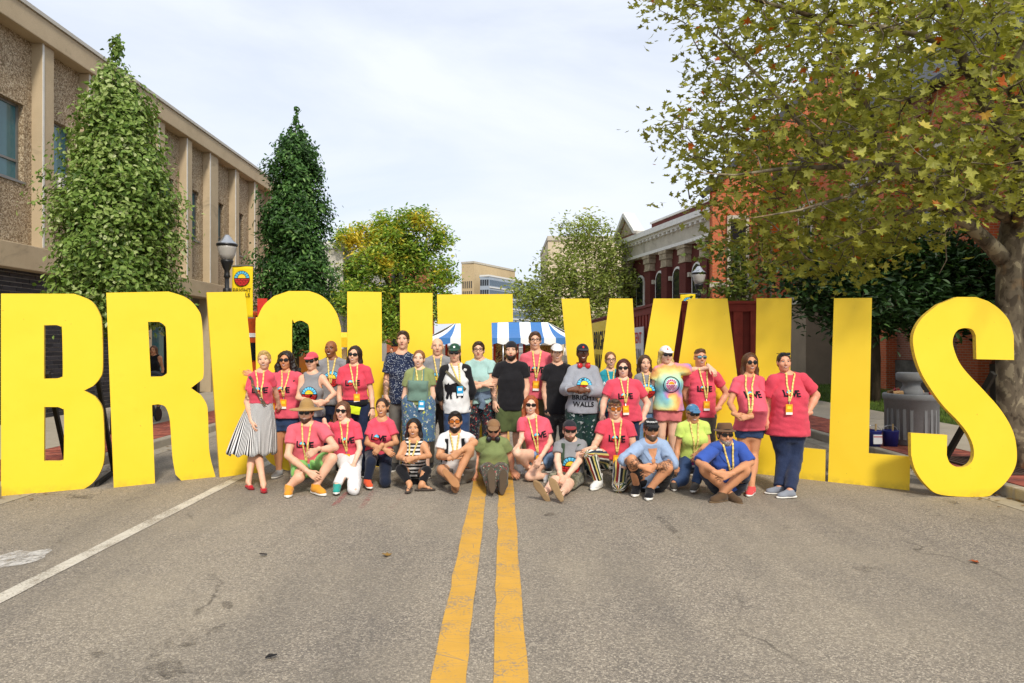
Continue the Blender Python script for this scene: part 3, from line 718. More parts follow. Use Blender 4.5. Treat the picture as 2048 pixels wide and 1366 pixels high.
for i, (x, y, w, h, lab) in enumerate(((.15, 29.4, 1.0, 1.55, 'busy red painted canvas standing under the striped tent'), (1.6, 30.2, 1.3, 1.4, 'dark painted canvas under the striped tent beside the red one'), (-1.9, 30.4, 1.2, 1.3, 'brown painted canvas under the far end of the striped tent'))):
    o = thing('painting_stand', (x, y, 0), lab, 'painting'); oo = np.array(o.location)
    MB().box(x-w/2, y-.03, .25, x+w/2, y, .25+h).build('painting', ART[i % 2], o, origin=oo)
    for dx in (-w/2, w/2): MB().box(x+dx-.05, y-.05, gz(x), x+dx+.05, y+.03, 1.9).build('stand_post', flat('#C23A26', .6), o, origin=oo)

# ================================================================== FOOD STALLS AND TRUCK BEYOND THE LETTERS
st = thing('food_stall', (-8.0, 32, 0), 'bright yellow food stall with white counter behind letter G', 'stall'); so = np.array(st.location)
M_YS = flat('#F0C928', .5)
m = MB().box(-9.4, 31.6, SWZ, -6.6, 33.2, 1.0); m.build('counter', M_YS, st, origin=so)
MB().box(-9.5, 31.3, 1.62, -6.4, 33.4, 1.75).build('canopy_frame', M_YS, st, origin=so)
MB().add([(-9.5, 31.3, 1.752), (-6.4, 31.3, 1.752), (-6.4, 33.4, 1.752), (-9.5, 33.4, 1.752), (-8.9, 32.3, 2.25), (-7.0, 32.3, 2.25)], [(0, 1, 5, 4), (1, 2, 5), (2, 3, 4, 5), (3, 0, 4)]).build('canopy', M_YS, st, origin=so)
MB().box(-9.5, 31.285, 1.55, -6.4, 31.3, 2.0).build('sign_board', M_YS, st, origin=so)
flat_print('printed_word', [place2d(text2d('.com'), 0, 0, .24)], (-9.3, 31.28, 1.72), (1, 0, 0), (0, 0, 1), (0, -1, 0), st, origin=so)
for i in range(5): MB().box(-9.3+.55*i, 31.9, 1.02, -8.95+.55*i, 32.2, 1.4+.06*(i % 2)).build('counter_box', [M_TW, M_DFRAME, M_GLASS, M_TW, flat('#8A3A2A')][i], st, origin=so)
for x in (-9.4, -6.5): MB().tube([(x, 31.4, SWZ), (x, 31.4, 1.62)], .03).build('pole', M_SILV, st, True, origin=so)
tk = thing('food_truck', (-9.0, 25.5, 0), 'orange food truck with white stripe seen between letters I and G', 'truck'); ko = np.array(tk.location)
bevel(MB().box(-9.85, 25.0, .45, -8.3, 31.0, 2.9).build('body', flat('#C2501F', .4, .4), tk, origin=ko), .08)
MB().box(-9.84, 24.97, 1.95, -8.31, 24.99, 2.1).build('stripe', M_TW, tk, origin=ko)
MB().box(-9.6, 24.94, 1.1, -8.55, 24.985, 1.75).build('rear_window', M_DGLASS, tk, origin=ko)
for yy in (26.0, 30.0):
    for xx in (-9.75, -8.4):
        w = MB(); V = []
        w.tube([(xx-.12, yy, .42), (xx+.12, yy, .42)], .38, 18); w.build('wheel', M_BLACK, tk, origin=ko)
for xx in (-9.75, -8.4): MB().box(xx-.08, 24.95, .7, xx+.08, 24.985, .95).build('tail_light', flat('#A01818', .3), tk, origin=ko)

# ================================================================== FAR BUILDINGS
def m_brick(name, a, b, mort, sc=1.0):
    t = NT(name); tc = t.n('TexCoord'); sx = t.n('SeparateXYZ', Vector=tc.outputs['Object'])
    cx = t.n('CombineXYZ', X=t.math('ADD', sx.outputs['X'], sx.outputs['Y']), Y=sx.outputs['Z'])
    br = t.n('TexBrick', Vector=cx.outputs[0], Color1=C4(a), Color2=C4(b), Mortar=C4(mort), Scale=1.0)
    br.inputs['Brick Width'].default_value = .22*sc; br.inputs['Row Height'].default_value = .075*sc; br.inputs['Mortar Size'].default_value = .008*sc
    v = t.ob(); c = t.mix(t.ramp(t.noise(v, .6, 5, .65), [(.35, (0,)*3), (.75, (.4,)*3)]), br.outputs['Color'], tuple(x*.6 for x in lin(a)[:3]))
    t.bump(br.outputs['Fac'], -.3, .01); return t.fin(c, .85, .2)
M_OB = m_brick('orange_brick', '#B4552F', '#C4653A', '#A88A70'); M_MB = m_brick('maroon_brick', '#5A2A26', '#67322C', '#6A4A42'); M_BB = m_brick('brown_brick', '#7A4A38', '#8A5642', '#8A7A6A')
M_STONE = m_concrete('pale_stone', '#C9C2B2', '#ACA594', 1.5); M_SLATE = flat('#3A3C40', .6, .3, .2, 4, name='slate')
M_RSTONE = flat('#5A564E', .9, .2, .3, 3, bump=.6, bs=12, bd=.03, name='rough_stone')
# tan office tower and its glazed wing, both seen corner-on
tw = thing('office_tower', (-8.6, 205, 0), 'tan office tower with blank crown beyond the striped tent', 'tower'); wo_ = np.array(tw.location)
M_TAN = m_concrete('tan_panel', '#CDB68E', '#BFA77F', .2)
def prism(fp, z0, z1):
    n = len(fp); return MB().add([(x, y, z0) for x, y in fp]+[(x, y, z1) for x, y in fp], [tuple(range(n)), tuple(range(n, 2*n))[::-1]]+[(i, n+i, n+(i+1) % n, (i+1) % n) for i in range(n)])
tfp = [(-12.4, 207), (0.3, 231), (4.2, 229), (-8.56, 205)]
prism(tfp, -.3, 26.0).build('tower_wall', M_TAN, tw, origin=wo_)
prism([(-12.6, 207), (0.3, 231.3), (4.5, 229.1), (-8.56, 204.7)], 26.01, 26.6).build('parapet', M_STONE, tw, origin=wo_)
def on_face(p, q, u, z, w, h, name, mat, par, org, out=.08, proto={}):
    p, q = np.array(p), np.array(q); t = (q-p)/np.linalg.norm(q-p); n = np.array([t[1], -t[0]]); n = n if n[1] < 0 else -n
    c = p+t*u+n*out/2; k = (name, mat.name, round(w, 2), round(h, 2), tuple(np.round(t, 3)), id(par))
    if k not in proto: o = MB().hexa((0, 0, 0), np.array([*t, 0])*w/2, np.array([*n, 0])*out/2, np.array([0, 0, h/2])).build(name, mat, par); proto[k] = o
    else: o = link(proto[k].copy(), par)
    o.location = (c[0]-org[0], c[1]-org[1], z-org[2]); return o
for r in range(7):
    for c in range(5): on_face((-12.4, 207), (-8.56, 205), .55+c*.72, 19.6-r*3.0, .32, 2.1, 'window', M_DGLASS, tw, wo_)
rr = random.Random(3)
for i in range(11): on_face((-8.56, 205), (4.2, 229), 3.6+i*.85, 22.3, .6, rr.uniform(.7, 1.3), 'sign_mark', PRINT['blue'], tw, wo_)
for i in range(12): on_face((-8.56, 205), (4.2, 229), 15.4+i*.8, 21.8, .5, rr.uniform(.6, 1.0), 'sign_mark', flat('#8A7656', .7), tw, wo_)
gw = thing('glazed_wing', (-3.8, 195, 0), 'long grey office wing of glass bands beside the tan tower', 'building'); go = np.array(gw.location)
M_BAND = flat('#9AA4AE', .4, .4, .06, .3, name='grey_spandrel'); M_BLG = m_glass('banded_glass', '#55687A')
prism([(-6.45, 196), (-2, 214), (11, 222), (-3.8, 195)], -.3, 21.0).build('wing_wall', M_BAND, gw, origin=go)
prism([(-6.6, 196), (-2, 214.4), (11.3, 222.4), (-3.8, 194.7)], 21.01, 21.5).build('roof_edge', M_WPAINT, gw, origin=go)
for r in range(7):
    for c in range(4): on_face((-6.45, 196), (-3.8, 195), .35+c*.68, 19.3-r*2.9, .5, 1.7, 'window', M_DGLASS, gw, go)
    for c in range(19): on_face((-3.8, 195), (11, 222), .9+c*1.55, 19.3-r*2.9, 1.35, 1.6, 'window', M_BLG, gw, go)
    on_face((-3.8, 195), (11, 222), 15.3, 17.95-r*2.9, 30.4, .3, 'floor_band', M_WPAINT, gw, go, .2)
pb = thing('cream_building', (24, 105, 0), 'cream stone block behind the thin-leaved tree', 'building'); po = np.array(pb.location)
MB().box(7, 105, -.3, 40, 125, 17.6).build('block_wall', m_concrete('cream_stone', '#D8C9AE', '#C6B596', .2), pb, origin=po)
MB().box(6.9, 104.8, 17.61, 40.1, 125, 18.3).build('cornice', M_STONE, pb, origin=po)
for i in range(10): MB().box(8+2.4*i, 104.92, 9, 9.1+2.4*i, 105.02, 13).build('window', M_DGLASS, pb, origin=po)
ob_ = thing('brick_warehouse', (-12, 78, 0), 'orange brick block glimpsed behind the yellowing street tree', 'building'); oo_ = np.array(ob_.location)
MB().box(-22, 70, -.3, -9, 90, 11).build('block_wall', M_OB, ob_, origin=oo_)
for i in range(5):
    for r in range(3): MB().box(-21+2.4*i, 69.92, 1.5+3*r, -19.8+2.4*i, 70.02, 3.3+3*r).build('window', M_DGLASS, ob_, origin=oo_)
MB().box(-22.1, 69.8, 11.01, -8.9, 90, 11.6).build('cornice', M_STONE, ob_, origin=oo_)
wb_ = thing('pale_building', (-13, 50, 0), 'pale plastered block beyond the dark columnar tree', 'building'); wo2 = np.array(wb_.location)
MB().box(-24, 48, -.3, -11.2, 66, 8.4).build('block_wall', m_concrete('pale_plaster', '#D2CCC0', '#BDB6A8', .4), wb_, origin=wo2)
for i in range(4): MB().box(-11.21, 49+4*i, 4, -11.1, 51+4*i, 6).build('window', M_DGLASS, wb_, origin=wo2)
MB().box(-24.1, 47.9, 8.41, -11.0, 66, 8.9).build('cornice', M_WPAINT, wb_, origin=wo2)

# classical maroon brick hall: facade runs from A (far) to B (near)
A = np.array([10.4, 56.3, 0]); Bp = np.array([13.6, 41.8, 0]); ft = (Bp-A)/np.linalg.norm(Bp-A); fnm = np.array([-ft[1]*-1, 0, 0])
fnm = np.array([ft[1], -ft[0], 0.]);                         # outward (towards the street)
if fnm[0] > 0: fnm = -fnm
hall = thing('classical_hall', tuple(A), 'maroon brick hall with white cornice, pediment and stone-capped pilasters', 'building'); ho = A.copy()
Lh = np.linalg.norm(Bp-A)
def HB(name, mat, u0, u1, n0, n1, z0, z1, parent=None):
    c = A+ft*(u0+u1)/2+fnm*(n0+n1)/2; c[2] = (z0+z1)/2
    m = MB().hexa(c-ho, ft*(u1-u0)/2, fnm*(n1-n0)/2, np.array([0, 0, (z1-z0)/2])); return m.build(name, mat, parent or hall)
HB('brick_wall', M_MB, 0, Lh, -9, 0, -.3, 8.6)
HB('entablature', M_STONE, -.1, Lh+.1, -9, .5, 8.62, 9.75); HB('cornice', M_WPAINT, -.5, Lh+.4, -9, 1.0, 9.77, 10.15); HB('cornice_step', M_WPAINT, -.3, Lh+.3, -9, .75, 9.6, 9.765)
HB('architrave', M_WPAINT, -.15, Lh+.15, -.2, .6, 8.4, 8.618)
for i in range(22): HB('dentil', M_WPAINT, .2+i*Lh/22, .2+i*Lh/22+.3, .5, .72, 9.44, 9.595)
HB('parapet_wall', M_MB, 4.0, Lh, -8.8, -.2, 10.16, 10.9); HB('parapet_coping', M_WPAINT, 3.9, Lh+.1, -8.9, -.1, 10.905, 11.05)
M_CAPS = flat('#A2957E', .9, .2, .35, 3, bump=.8, bs=9, bd=.05, name='carved_stone')
for u in (.4, 4.6, 7.4, 10.2, 13.0):
    HB('pilaster', M_MB, u-.45, u+.45, 0, .42, -.1, 7.2)
    cp = HB('capital', M_CAPS, u-.44, u+.44, 0, .46, 7.3, 7.75); HB('capital_flare', M_CAPS, u-.52, u+.52, 0, .54, 7.77, 8.15, cp); HB('abacus', M_CAPS, u-.6, u+.6, 0, .6, 8.17, 8.38, cp); HB('necking', M_CAPS, u-.48, u+.48, 0, .5, 7.21, 7.29, cp)
for u in (2.5, 6.0, 8.8, 11.6, 14.1):
    ar = []
    c = A+ft*u; n = 12
    def arch(nm, mat, w, z0, zs, d0, d1, par=None):
        lp = [(-w, z0), (w, z0)]+[(w*math.cos(pi*k/n), zs+w*math.sin(pi*k/n)) for k in range(n+1)]
        V = [c+ft*a+fnm*d1+np.array([0, 0, b]) for a, b in lp]+[c+ft*a+fnm*d0+np.array([0, 0, b]) for a, b in lp]; k = len(lp)
        return MB().add([v-ho for v in V], [tuple(range(k)), tuple(range(k, 2*k))[::-1]]+[(i, (i+1) % k, k+(i+1) % k, k+i) for i in range(k)]).build(nm, mat, par or hall)
    w_ = arch('arched_window', M_WPAINT, .72, 4.6, 6.4, 0, .1); arch('pane', M_DGLASS, .56, 4.75, 6.4, .1, .14, w_)
    HB('impost', M_STONE, u-1.25, u-.74, 0, .3, 6.2, 6.5, w_)
    HB('sill', M_STONE, u-.85, u+.85, 0, .3, 4.35, 4.6, w_)
    w2 = HB('window', M_WPAINT, u-.6, u+.6, 0, .1, 1.6, 3.9); HB('pane', M_DGLASS, u-.5, u+.5, .1, .13, 1.7, 3.8, w2)
# pediment over the far end
cc = A+ft*1.9; V = []
for d in (1.0, .5):
    for a, b in ((-1.9, 10.16), (1.9, 10.16), (0, 11.8)): V.append(cc+ft*a+fnm*d+np.array([0, 0, b])-ho)
ped = MB().add(V, [(0, 1, 2), (5, 4, 3), (0, 3, 4, 1), (1, 4, 5, 2), (2, 5, 3, 0)]).build('pediment', M_BB, hall)
pp = [cc+ft*a_+fnm*1.02+np.array([0, 0, b_])-ho for a_, b_ in ((-1.35, 10.3), (1.35, 10.3), (0, 11.45))]; MB().add(pp+[p-fnm*.1 for p in pp], [(0, 1, 2), (5, 4, 3), (0, 3, 4, 1), (1, 4, 5, 2), (2, 5, 3, 0)]).build('carved_panel', M_CAPS, ped)
for s in (-1, 1):
    a = cc+ft*2.1*s+fnm*.85; a[2] = 10.25; b = cc+fnm*.85; b[2] = 12.0; MB().bar(a-ho, b-ho, .9, .26).build('raking_cornice', M_WPAINT, ped)

# orange brick church along the right-hand side
ch = thing('brick_church', (13.6, 30, 0), 'large orange brick church with slate roof behind the big mottled tree', 'church'); co = np.array(ch.location)
XC = 13.6
def CB(name, mat, x0, y0, z0, x1, y1, z1, parent=None): return MB().box(x0, y0, z0, x1, y1, z1).build(name, mat, parent or ch, origin=co)
CB('nave_wall', M_OB, XC+.3, 12.0, -.2, XC+14, 41, 10.2)
CB('stone_plinth', M_RSTONE, XC+.06, 12.0, -.2, XC+.299, 41, 1.15); CB('lower_wall', M_BB, XC+.12, 12.0, 1.16, XC+.298, 41, 3.6)
CB('string_course', M_STONE, XC+.08, 12, 3.61, XC+.299, 41, 3.85)
MB().add([(XC-.2, 11.8, 10.0), (XC-.2, 41.2, 10.0), (XC+7.2, 41.2, 16.2), (XC+7.2, 11.8, 16.2), (XC+14.4, 11.8, 10.0), (XC+14.4, 41.2, 10.0), (XC-.2, 11.8, 9.8), (XC-.2, 41.2, 9.8)], [(0, 3, 2, 1), (3, 4, 5, 2), (0, 4, 3), (1, 2, 5), (6, 0, 1, 7), (6, 7, 5, 4), (6, 4, 0), (7, 1, 5)]).build('slate_roof', M_SLATE, ch, origin=co)
for i in range(9): CB('eaves_corbel', M_BB, XC+.1, 12.5+3.2*i, 9.2, XC+.298, 13.4+3.2*i, 9.79)
for y in (15.0, 19.6, 24.2, 28.8, 33.4, 38.0):
    CB('buttress', M_OB, XC-.25, y-.45, -.1, XC+.29, y+.45, 7.4); bt = CB('buttress_upper', M_OB, XC+.0, y-.38, 7.4, XC+.29, y+.38, 9.0)
    CB('weathering', M_STONE, XC-.3, y-.5, 7.402, XC-.002, y+.5, 7.6)
    yc = y+2.3
    w_ = CB('lancet_window', M_STONE, XC+.18, yc-.75, 4.2, XC+.298, yc+.75, 8.1); CB('pane', M_DGLASS, XC+.15, yc-.55, 4.4, XC+.179, yc+.55, 7.9, w_)
    CB('mullion', M_STONE, XC+.12, yc-.05, 4.4, XC+.149, yc+.05, 7.9, w_)
    w2 = CB('window', M_DFRAME, XC+.06, yc-.28, 1.5, XC+.119, yc+.28, 3.2); CB('pane', M_DGLASS, XC+.04, yc-.22, 1.55, XC+.059, yc+.22, 2.3, w2); CB('pane', M_DGLASS, XC+.04, yc-.22, 2.36, XC+.059, yc+.22, 3.15, w2)
# transept gable facing the street end (sunlit)
tfp2 = [(XC-3.1, 34.6), (XC-.7, 40.9), (XC+9, 40.9), (XC+9, 34.6)]; prism(tfp2, -.1, 9.4).build('transept_wall', M_OB, ch, origin=co)
MB().add([(XC-3.1, 34.55, 9.41), (XC+9, 34.55, 9.41), (XC+3, 34.55, 15.5), (XC-.7, 40.9, 9.41), (XC+9, 40.9, 9.41), (XC+3, 40.9, 15.5)], [(0, 1, 2), (5, 4, 3), (0, 2, 5, 3), (1, 4, 5, 2), (0, 3, 4, 1)]).build('transept_gable', M_OB, ch, origin=co)
for s in (0, 1):
    a = (XC-3.5 if s == 0 else XC+9.4, 34.5, 9.2); MB().bar(np.array(a), np.array((XC+3, 34.5, 15.8)), .5, .3).build('verge', M_SLATE, ch, origin=co)
for x in (XC-2.75, XC-.6, XC+1.6, XC+4): CB('pier', M_OB, x-.3, 34.3, -.1, x+.3, 34.595, 9.2)
for x in (XC-1.7, XC+.5, XC+2.8): 
    w_ = CB('tall_window', M_STONE, x-.55, 34.45, 3.0, x+.55, 34.597, 8.2); CB('pane', M_DGLASS, x-.38, 34.42, 3.2, x+.38, 34.447, 8.0, w_)
CB('band_course', M_STONE, XC-3.2, 34.2, 4.55, XC-2.4, 34.295, 4.8)
# lighter rendered porch below the dark tree
CB('porch_wall', flat('#857866', .8, .2, .1, 2, name='render'), XC-1.6, 27.0, -.1, XC+.05, 31.5, 3.3); CB('porch_roof', M_STONE, XC-1.8, 26.8, 3.31, XC+.05, 31.7, 3.6)
CB('downpipe', M_WPAINT, XC-1.66, 28.4, 0, XC-1.602, 28.5, 3.3)

# ================================================================== PLANTER URN, PAINT PAILS, GRATE
gp = P(1857, 925, 10.6); ux, uy = 6.89, 11.5
M_GCONC = m_concrete('grey_cast_stone', '#8E9092', '#7E8082', 6)
ur = thing('litter_bin', (ux, uy, SWZ), 'round grey cast-stone litter bin with pedestal top beside the letter S', 'bin'); uo = np.array(ur.location)
MB().lathe([(.35, 0), (.37, .02), (.41, .74), (.43, .75), (.435, .83), (.42, .85), (.36, .85), (.34, .78)], n=36).build('barrel', M_GCONC, ur, True)
for k in range(24):
    if k % 6 == 5: continue
    q = 2*pi*k/24; c = np.array([math.cos(q), math.sin(q), 0])
    MB().hexa(c*.385+np.array([0, 0, .37]), np.array([-c[1], c[0], 0])*.022, c*.016, np.array([0, 0, .27])).build('flute_rib', M_GCONC, ur)
MB().lathe([(.2, .78), (.17, .9), (.13, .98), (.14, 1.03), (.2, 1.06), (.23, 1.08), (.235, 1.18), (.21, 1.2), (.08, 1.2)], n=28).build('pedestal_top', M_GCONC, ur, True)
rr = random.Random(4)
for k in range(14):
    a = rr.uniform(0, 6.28); r = rr.uniform(.2, .32); c = np.array([r*math.cos(a), r*math.sin(a), .86])
    MB().hexa(c, np.array([rr.uniform(.03, .07), rr.uniform(-.04, .04), rr.uniform(0, .05)]), np.array([0, .02, .01]), np.array([0, .0, .02])).build('rubbish', [flat('#B02A22', .5), flat('#8A6A45', .7), flat('#C8A070', .7)][k % 3], ur)
M_BLUE = flat('#26307A', .4, .4, .08, name='blue_plastic')
for i, (px, wd, lab) in enumerate(((1747, .2, 'blue paint pail with white label panel standing by the grey bin'), (1781, .2, 'plain blue paint pail nearest the grey bin, brush handle up'))):
    d = 11.25; x = (px-VX)*d/F; o = thing('paint_pail', (x, d, SWZ), lab, 'pail')
    MB().lathe([(.105, 0), (.125, .24), (.13, .25), (.125, .26), (.115, .26), (.1, .03)], n=18).build('bucket', M_BLUE, o, True)
    MB().tube([(.13*math.cos(a), .02, .24+.1*math.sin(a)) for a in np.linspace(0, pi, 9)], .005, 5).build('bail_handle', M_SILV, o, True)
    MB().tube([(.03, 0, .1), (.05, .02, .36)], [.012, .016], 6).build('brush_handle', flat('#B89A6A', .5), o, True)
    if i == 0: MB().box(-.07, -.135, .05, .07, -.118, .2).build('label_panel', M_TW, o); MB().box(-.07, -.138, .16, .07, -.1352, .175).build('label_stripe', PRINT['red'], o)
gt = thing('tree_grate', (7.0, 9.4, SWZ), 'rusty iron tree grate around the mottled trunk', 'grate')
for i in range(15):
    if i != 7: MB().box(-.62+.085*i, -.62, .006, -.58+.085*i, .62, .022).build('grate_bar', flat('#4A3A30', .8), gt)
for q in ((-.66, -.66, .66, -.62), (-.66, .62, .66, .66), (-.66, -.62, -.622, .62), (.622, -.62, .66, .62)): MB().box(q[0], q[1], .005, q[2], q[3], .026).build('grate_frame', flat('#4A3A30', .8), gt)

# pushchair glimpsed through the letter R
pc = thing('pushchair', (-7.75, 15.2, SWZ), 'dark pushchair with rounded hood glimpsed through the letter R', 'pushchair')
M_HOOD = flat('#2A2B2F', .7, .2, .1, name='hood_cloth'); M_HOOD2 = flat('#4A4C52', .7, .2, .1, name='hood_grey')
for k in range(6):
    V = []; Fs = []; n = 10
    for i in range(2):
        th = (k+i)*pi/2/6+.1
        for j in range(n+1): a = pi*j/n; V.append((.3*math.cos(a), -.32*math.sin(a)*math.cos(th), .72+.36*math.sin(a)*math.sin(th)))
    Fs = [(j, j+1, n+2+j, n+1+j) for j in range(n)]; o = MB().add(V, Fs).build('hood_panel', M_HOOD if k % 2 else M_HOOD2, pc, True); o.modifiers.new('t', 'SOLIDIFY').thickness = .01
MB().hexa((0, .0, .5), (.24, 0, 0), (0, .2, .05), (0, -.02, .12)).build('seat', M_HOOD, pc)
for sx in (-.28, .28):
    MB().tube([(sx, -.4, .16), (sx, .05, .62), (sx, .5, 1.0)], .016, 8).build('frame_tube', M_SILV, pc, True); MB().tube([(sx, .42, .16), (sx, .0, .6)], .016, 8).build('frame_tube', M_SILV, pc, True)
    for yy in (-.4, .42): MB().tube([(sx-.02, yy, .15), (sx+.02, yy, .15)], .14, 16).build('wheel', M_BLACK, pc)
MB().tube([(-.28, .5, 1.0), (.28, .5, 1.0)], .02, 8).build('handle', M_BLACK, pc, True)
# ================================================================== TREES
def m_leaf(name, stops, trans=.35, rough=.5):
    t = NT(name); at = t.n('Attribute', dict(attribute_name='tone')); c = t.ramp(at.outputs['Fac'], stops)
    t.fin(c, rough, .35); tr = t.n('BsdfTranslucent'); t.t.links.new(t.mix(.6, c, '#C8D040', 'MULTIPLY'), tr.inputs['Color'])
    mx = t.n('MixShader', Fac=trans); t.t.links.new(t.b.outputs[0], mx.inputs[1]); t.t.links.new(tr.outputs[0], mx.inputs[2])
    t.t.links.new(mx.outputs[0], t.out.inputs['Surface']); return t.m
def leaf_template(kind):
    if kind == 'maple':      # five pointed lobes
        o = []
        for a, r in ((-90, .15), (-52, .42), (-12, .92), (10, .52), (45, .95), (66, .56), (90, 1.08), (114, .56), (135, .95), (170, .52), (192, .92), (232, .42)):
            a = math.radians(a); o.append((r*math.cos(a)*.55, r*math.sin(a)*.55, .12*abs(math.cos(a))*r))
        return np.array([(0, 0, -.03)]+o), np.array([(0, i+1, (i+1) % 12+1) for i in range(12)])
    if kind == 'oak':
        o = [(0, -.5, 0), (.15, -.2, .04), (.3, .02, .1), (.2, .36, .05), (0, .55, -.05), (-.2, .36, .05), (-.3, .02, .1), (-.15, -.2, .04)]
        return np.array([(0, 0, -.02)]+o), np.array([(0, i+1, (i+1) % 8+1) for i in range(8)])
    if kind == 'oval':
        o = [(0, -.5, 0), (.2, -.15, .06), (.2, .2, .06), (0, .55, -.06), (-.2, .2, .06), (-.2, -.15, .06)]
        return np.array([(0, 0, -.02)]+o), np.array([(0, i+1, (i+1) % 6+1) for i in range(6)])
    if kind == 'frond':      # compound leaf with leaflets either side of a drooping stalk
        V = []; T = []
        for i in range(7):
            y = -.5+i*.15; z = -.25*(y+.5)**2
            for s in (-1, 1):
                k = len(V); V += [(0, y, z), (s*.2, y+.1, z-.03), (s*.17, y+.02, z-.04)]; T.append((k, k+1, k+2))
        k = len(V); V += [(-.02, -.5, 0), (.02, -.5, 0), (0, .55, -.28)]; T.append((k, k+1, k+2))
        return np.array(V), np.array(T)
def frames(nrm, R):
    n = nrm/np.linalg.norm(nrm, axis=1, keepdims=True); a = R.normal(size=n.shape); a -= n*(a*n).sum(1, keepdims=True); a /= np.linalg.norm(a, axis=1, keepdims=True)
    return np.stack([np.cross(a, n), a, n], 1)          # rows: x,y,z axes
def leaves(name, pts, nrm, size, kind, mat, parent, R, tone, origin, single=0, campos=(0, 0, 1.7)):
    tv, tf = leaf_template(kind); N = len(pts); A = frames(nrm, R)
    if single:
        d = np.linalg.norm(pts-np.array(campos), axis=1)
        px = VX+pts[:, 0]*F/pts[:, 1]; py = VY-(pts[:, 2]-ZC)*F/pts[:, 1]; vis = (px < 2040) & (py > 5) & (px > 0)
        order = np.argsort(np.where(vis, d, 99)-size*4); pick = order[:single]; base = {}
        for i in pick:
            q = min(5, int(tone[i]*6))
            if q not in base:
                o = mesh_np('leaf', tv, tf, mat, parent, False); at = o.data.attributes.new('tone', 'FLOAT', 'POINT'); at.data.foreach_set('value', np.full(len(tv), (q+.5)/6, np.float32)); base[q] = o
            else: o = link(base[q].copy(), parent)
            M = Matrix([list(A[i][:, k] if False else (A[i][0][k], A[i][1][k], A[i][2][k])) for k in range(3)]).to_4x4()
            M = Matrix.Translation(Vector(pts[i]-origin)) @ M @ Matrix.Scale(float(size[i]), 4); o.matrix_local = M
        keep = np.ones(N, bool); keep[pick] = False; pts, nrm, size, tone, A = pts[keep], nrm[keep], size[keep], tone[keep], A[keep]; N = len(pts)
    V = pts[:, None, :]+size[:, None, None]*np.einsum('vk,nkj->nvj', tv, A); nv = len(tv)
    T = (tf[None]+(np.arange(N)*nv)[:, None, None]).reshape(-1, 3)
    o = mesh_np(name, V.reshape(-1, 3)-origin, T, mat, parent, False)
    at = o.data.attributes.new('tone', 'FLOAT', 'POINT'); at.data.foreach_set('value', np.repeat(tone, nv).astype(np.float32))
    return tag(o, kind='stuff')
def twigs(name, limbs, clusters, mat, parent, origin, R, r0=.012, sides=4):
    """limbs: [(points, radii)]; every cluster is tied to the nearest branch point by a slightly bent twig."""
    m = MB(); nodes = []
    for pts, rad in limbs:
        m.tube(pts, rad, 9); P_ = np.array(pts)
        for i in range(len(P_)-1):
            for t in np.linspace(0, 1, 5, endpoint=False): nodes.append(P_[i]*(1-t)+P_[i+1]*t)
    nodes = np.array(nodes); root = nodes[0]
    order = np.argsort(np.linalg.norm(clusters-nodes.mean(0), axis=1))
    for i in order:
        c = clusters[i]; d = np.linalg.norm(nodes-c, axis=1)+.35*np.maximum(0, nodes[:, 2]-c[2]); k = np.argmin(d); a = nodes[k]
        L = np.linalg.norm(c-a)
        if L < .05: continue
        mid = (a+c)/2+R.normal(0, .08*L, 3); m.tube([a, mid, c], [r0*(1+.5*min(L, 2)), r0*.8, r0*.4], sides, caps=False)
        nodes = np.vstack([nodes, mid[None], ((mid+c)/2)[None], c[None]])
    return m.build(name, mat, parent, True, origin=origin)
def m_bark(name, a, b, sc=6):
    t = NT(name); v = t.ob((1, 1, .25)); n = t.noise(v, sc, 6, .65); t.bump(n, .7, .03); return t.fin(t.ramp(n, [(.3, a), (.7, b)]), .9, .15)
def m_plane_bark():
    t = NT('mottled_bark'); v = t.ob((1, 1, .7)); n1 = t.noise(v, 5.5, 4, .5, .6); n2 = t.noise(v, 9, 3, .5, .3)
    c = t.ramp(n1, [(.40, '#4C4337'), (.43, '#665C4C'), (.55, '#776C5A'), (.57, '#968B72')], 'LINEAR'); c = t.mix(t.ramp(n2, [(.56, (0,)*3), (.6, (.85,)*3)]), c, '#5A5042')
    c = t.mix(t.ramp(t.noise(v, 2, 3), [(.6, (0,)*3), (.66, (.5,)*3)]), c, '#A8845A'); t.bump(t.math('ADD', n1, n2), .5, .02); return t.fin(c, .85, .2)
M_BARK = m_bark('grey_brown_bark', '#3E342A', '#6B5D4E'); M_PBARK = m_plane_bark()

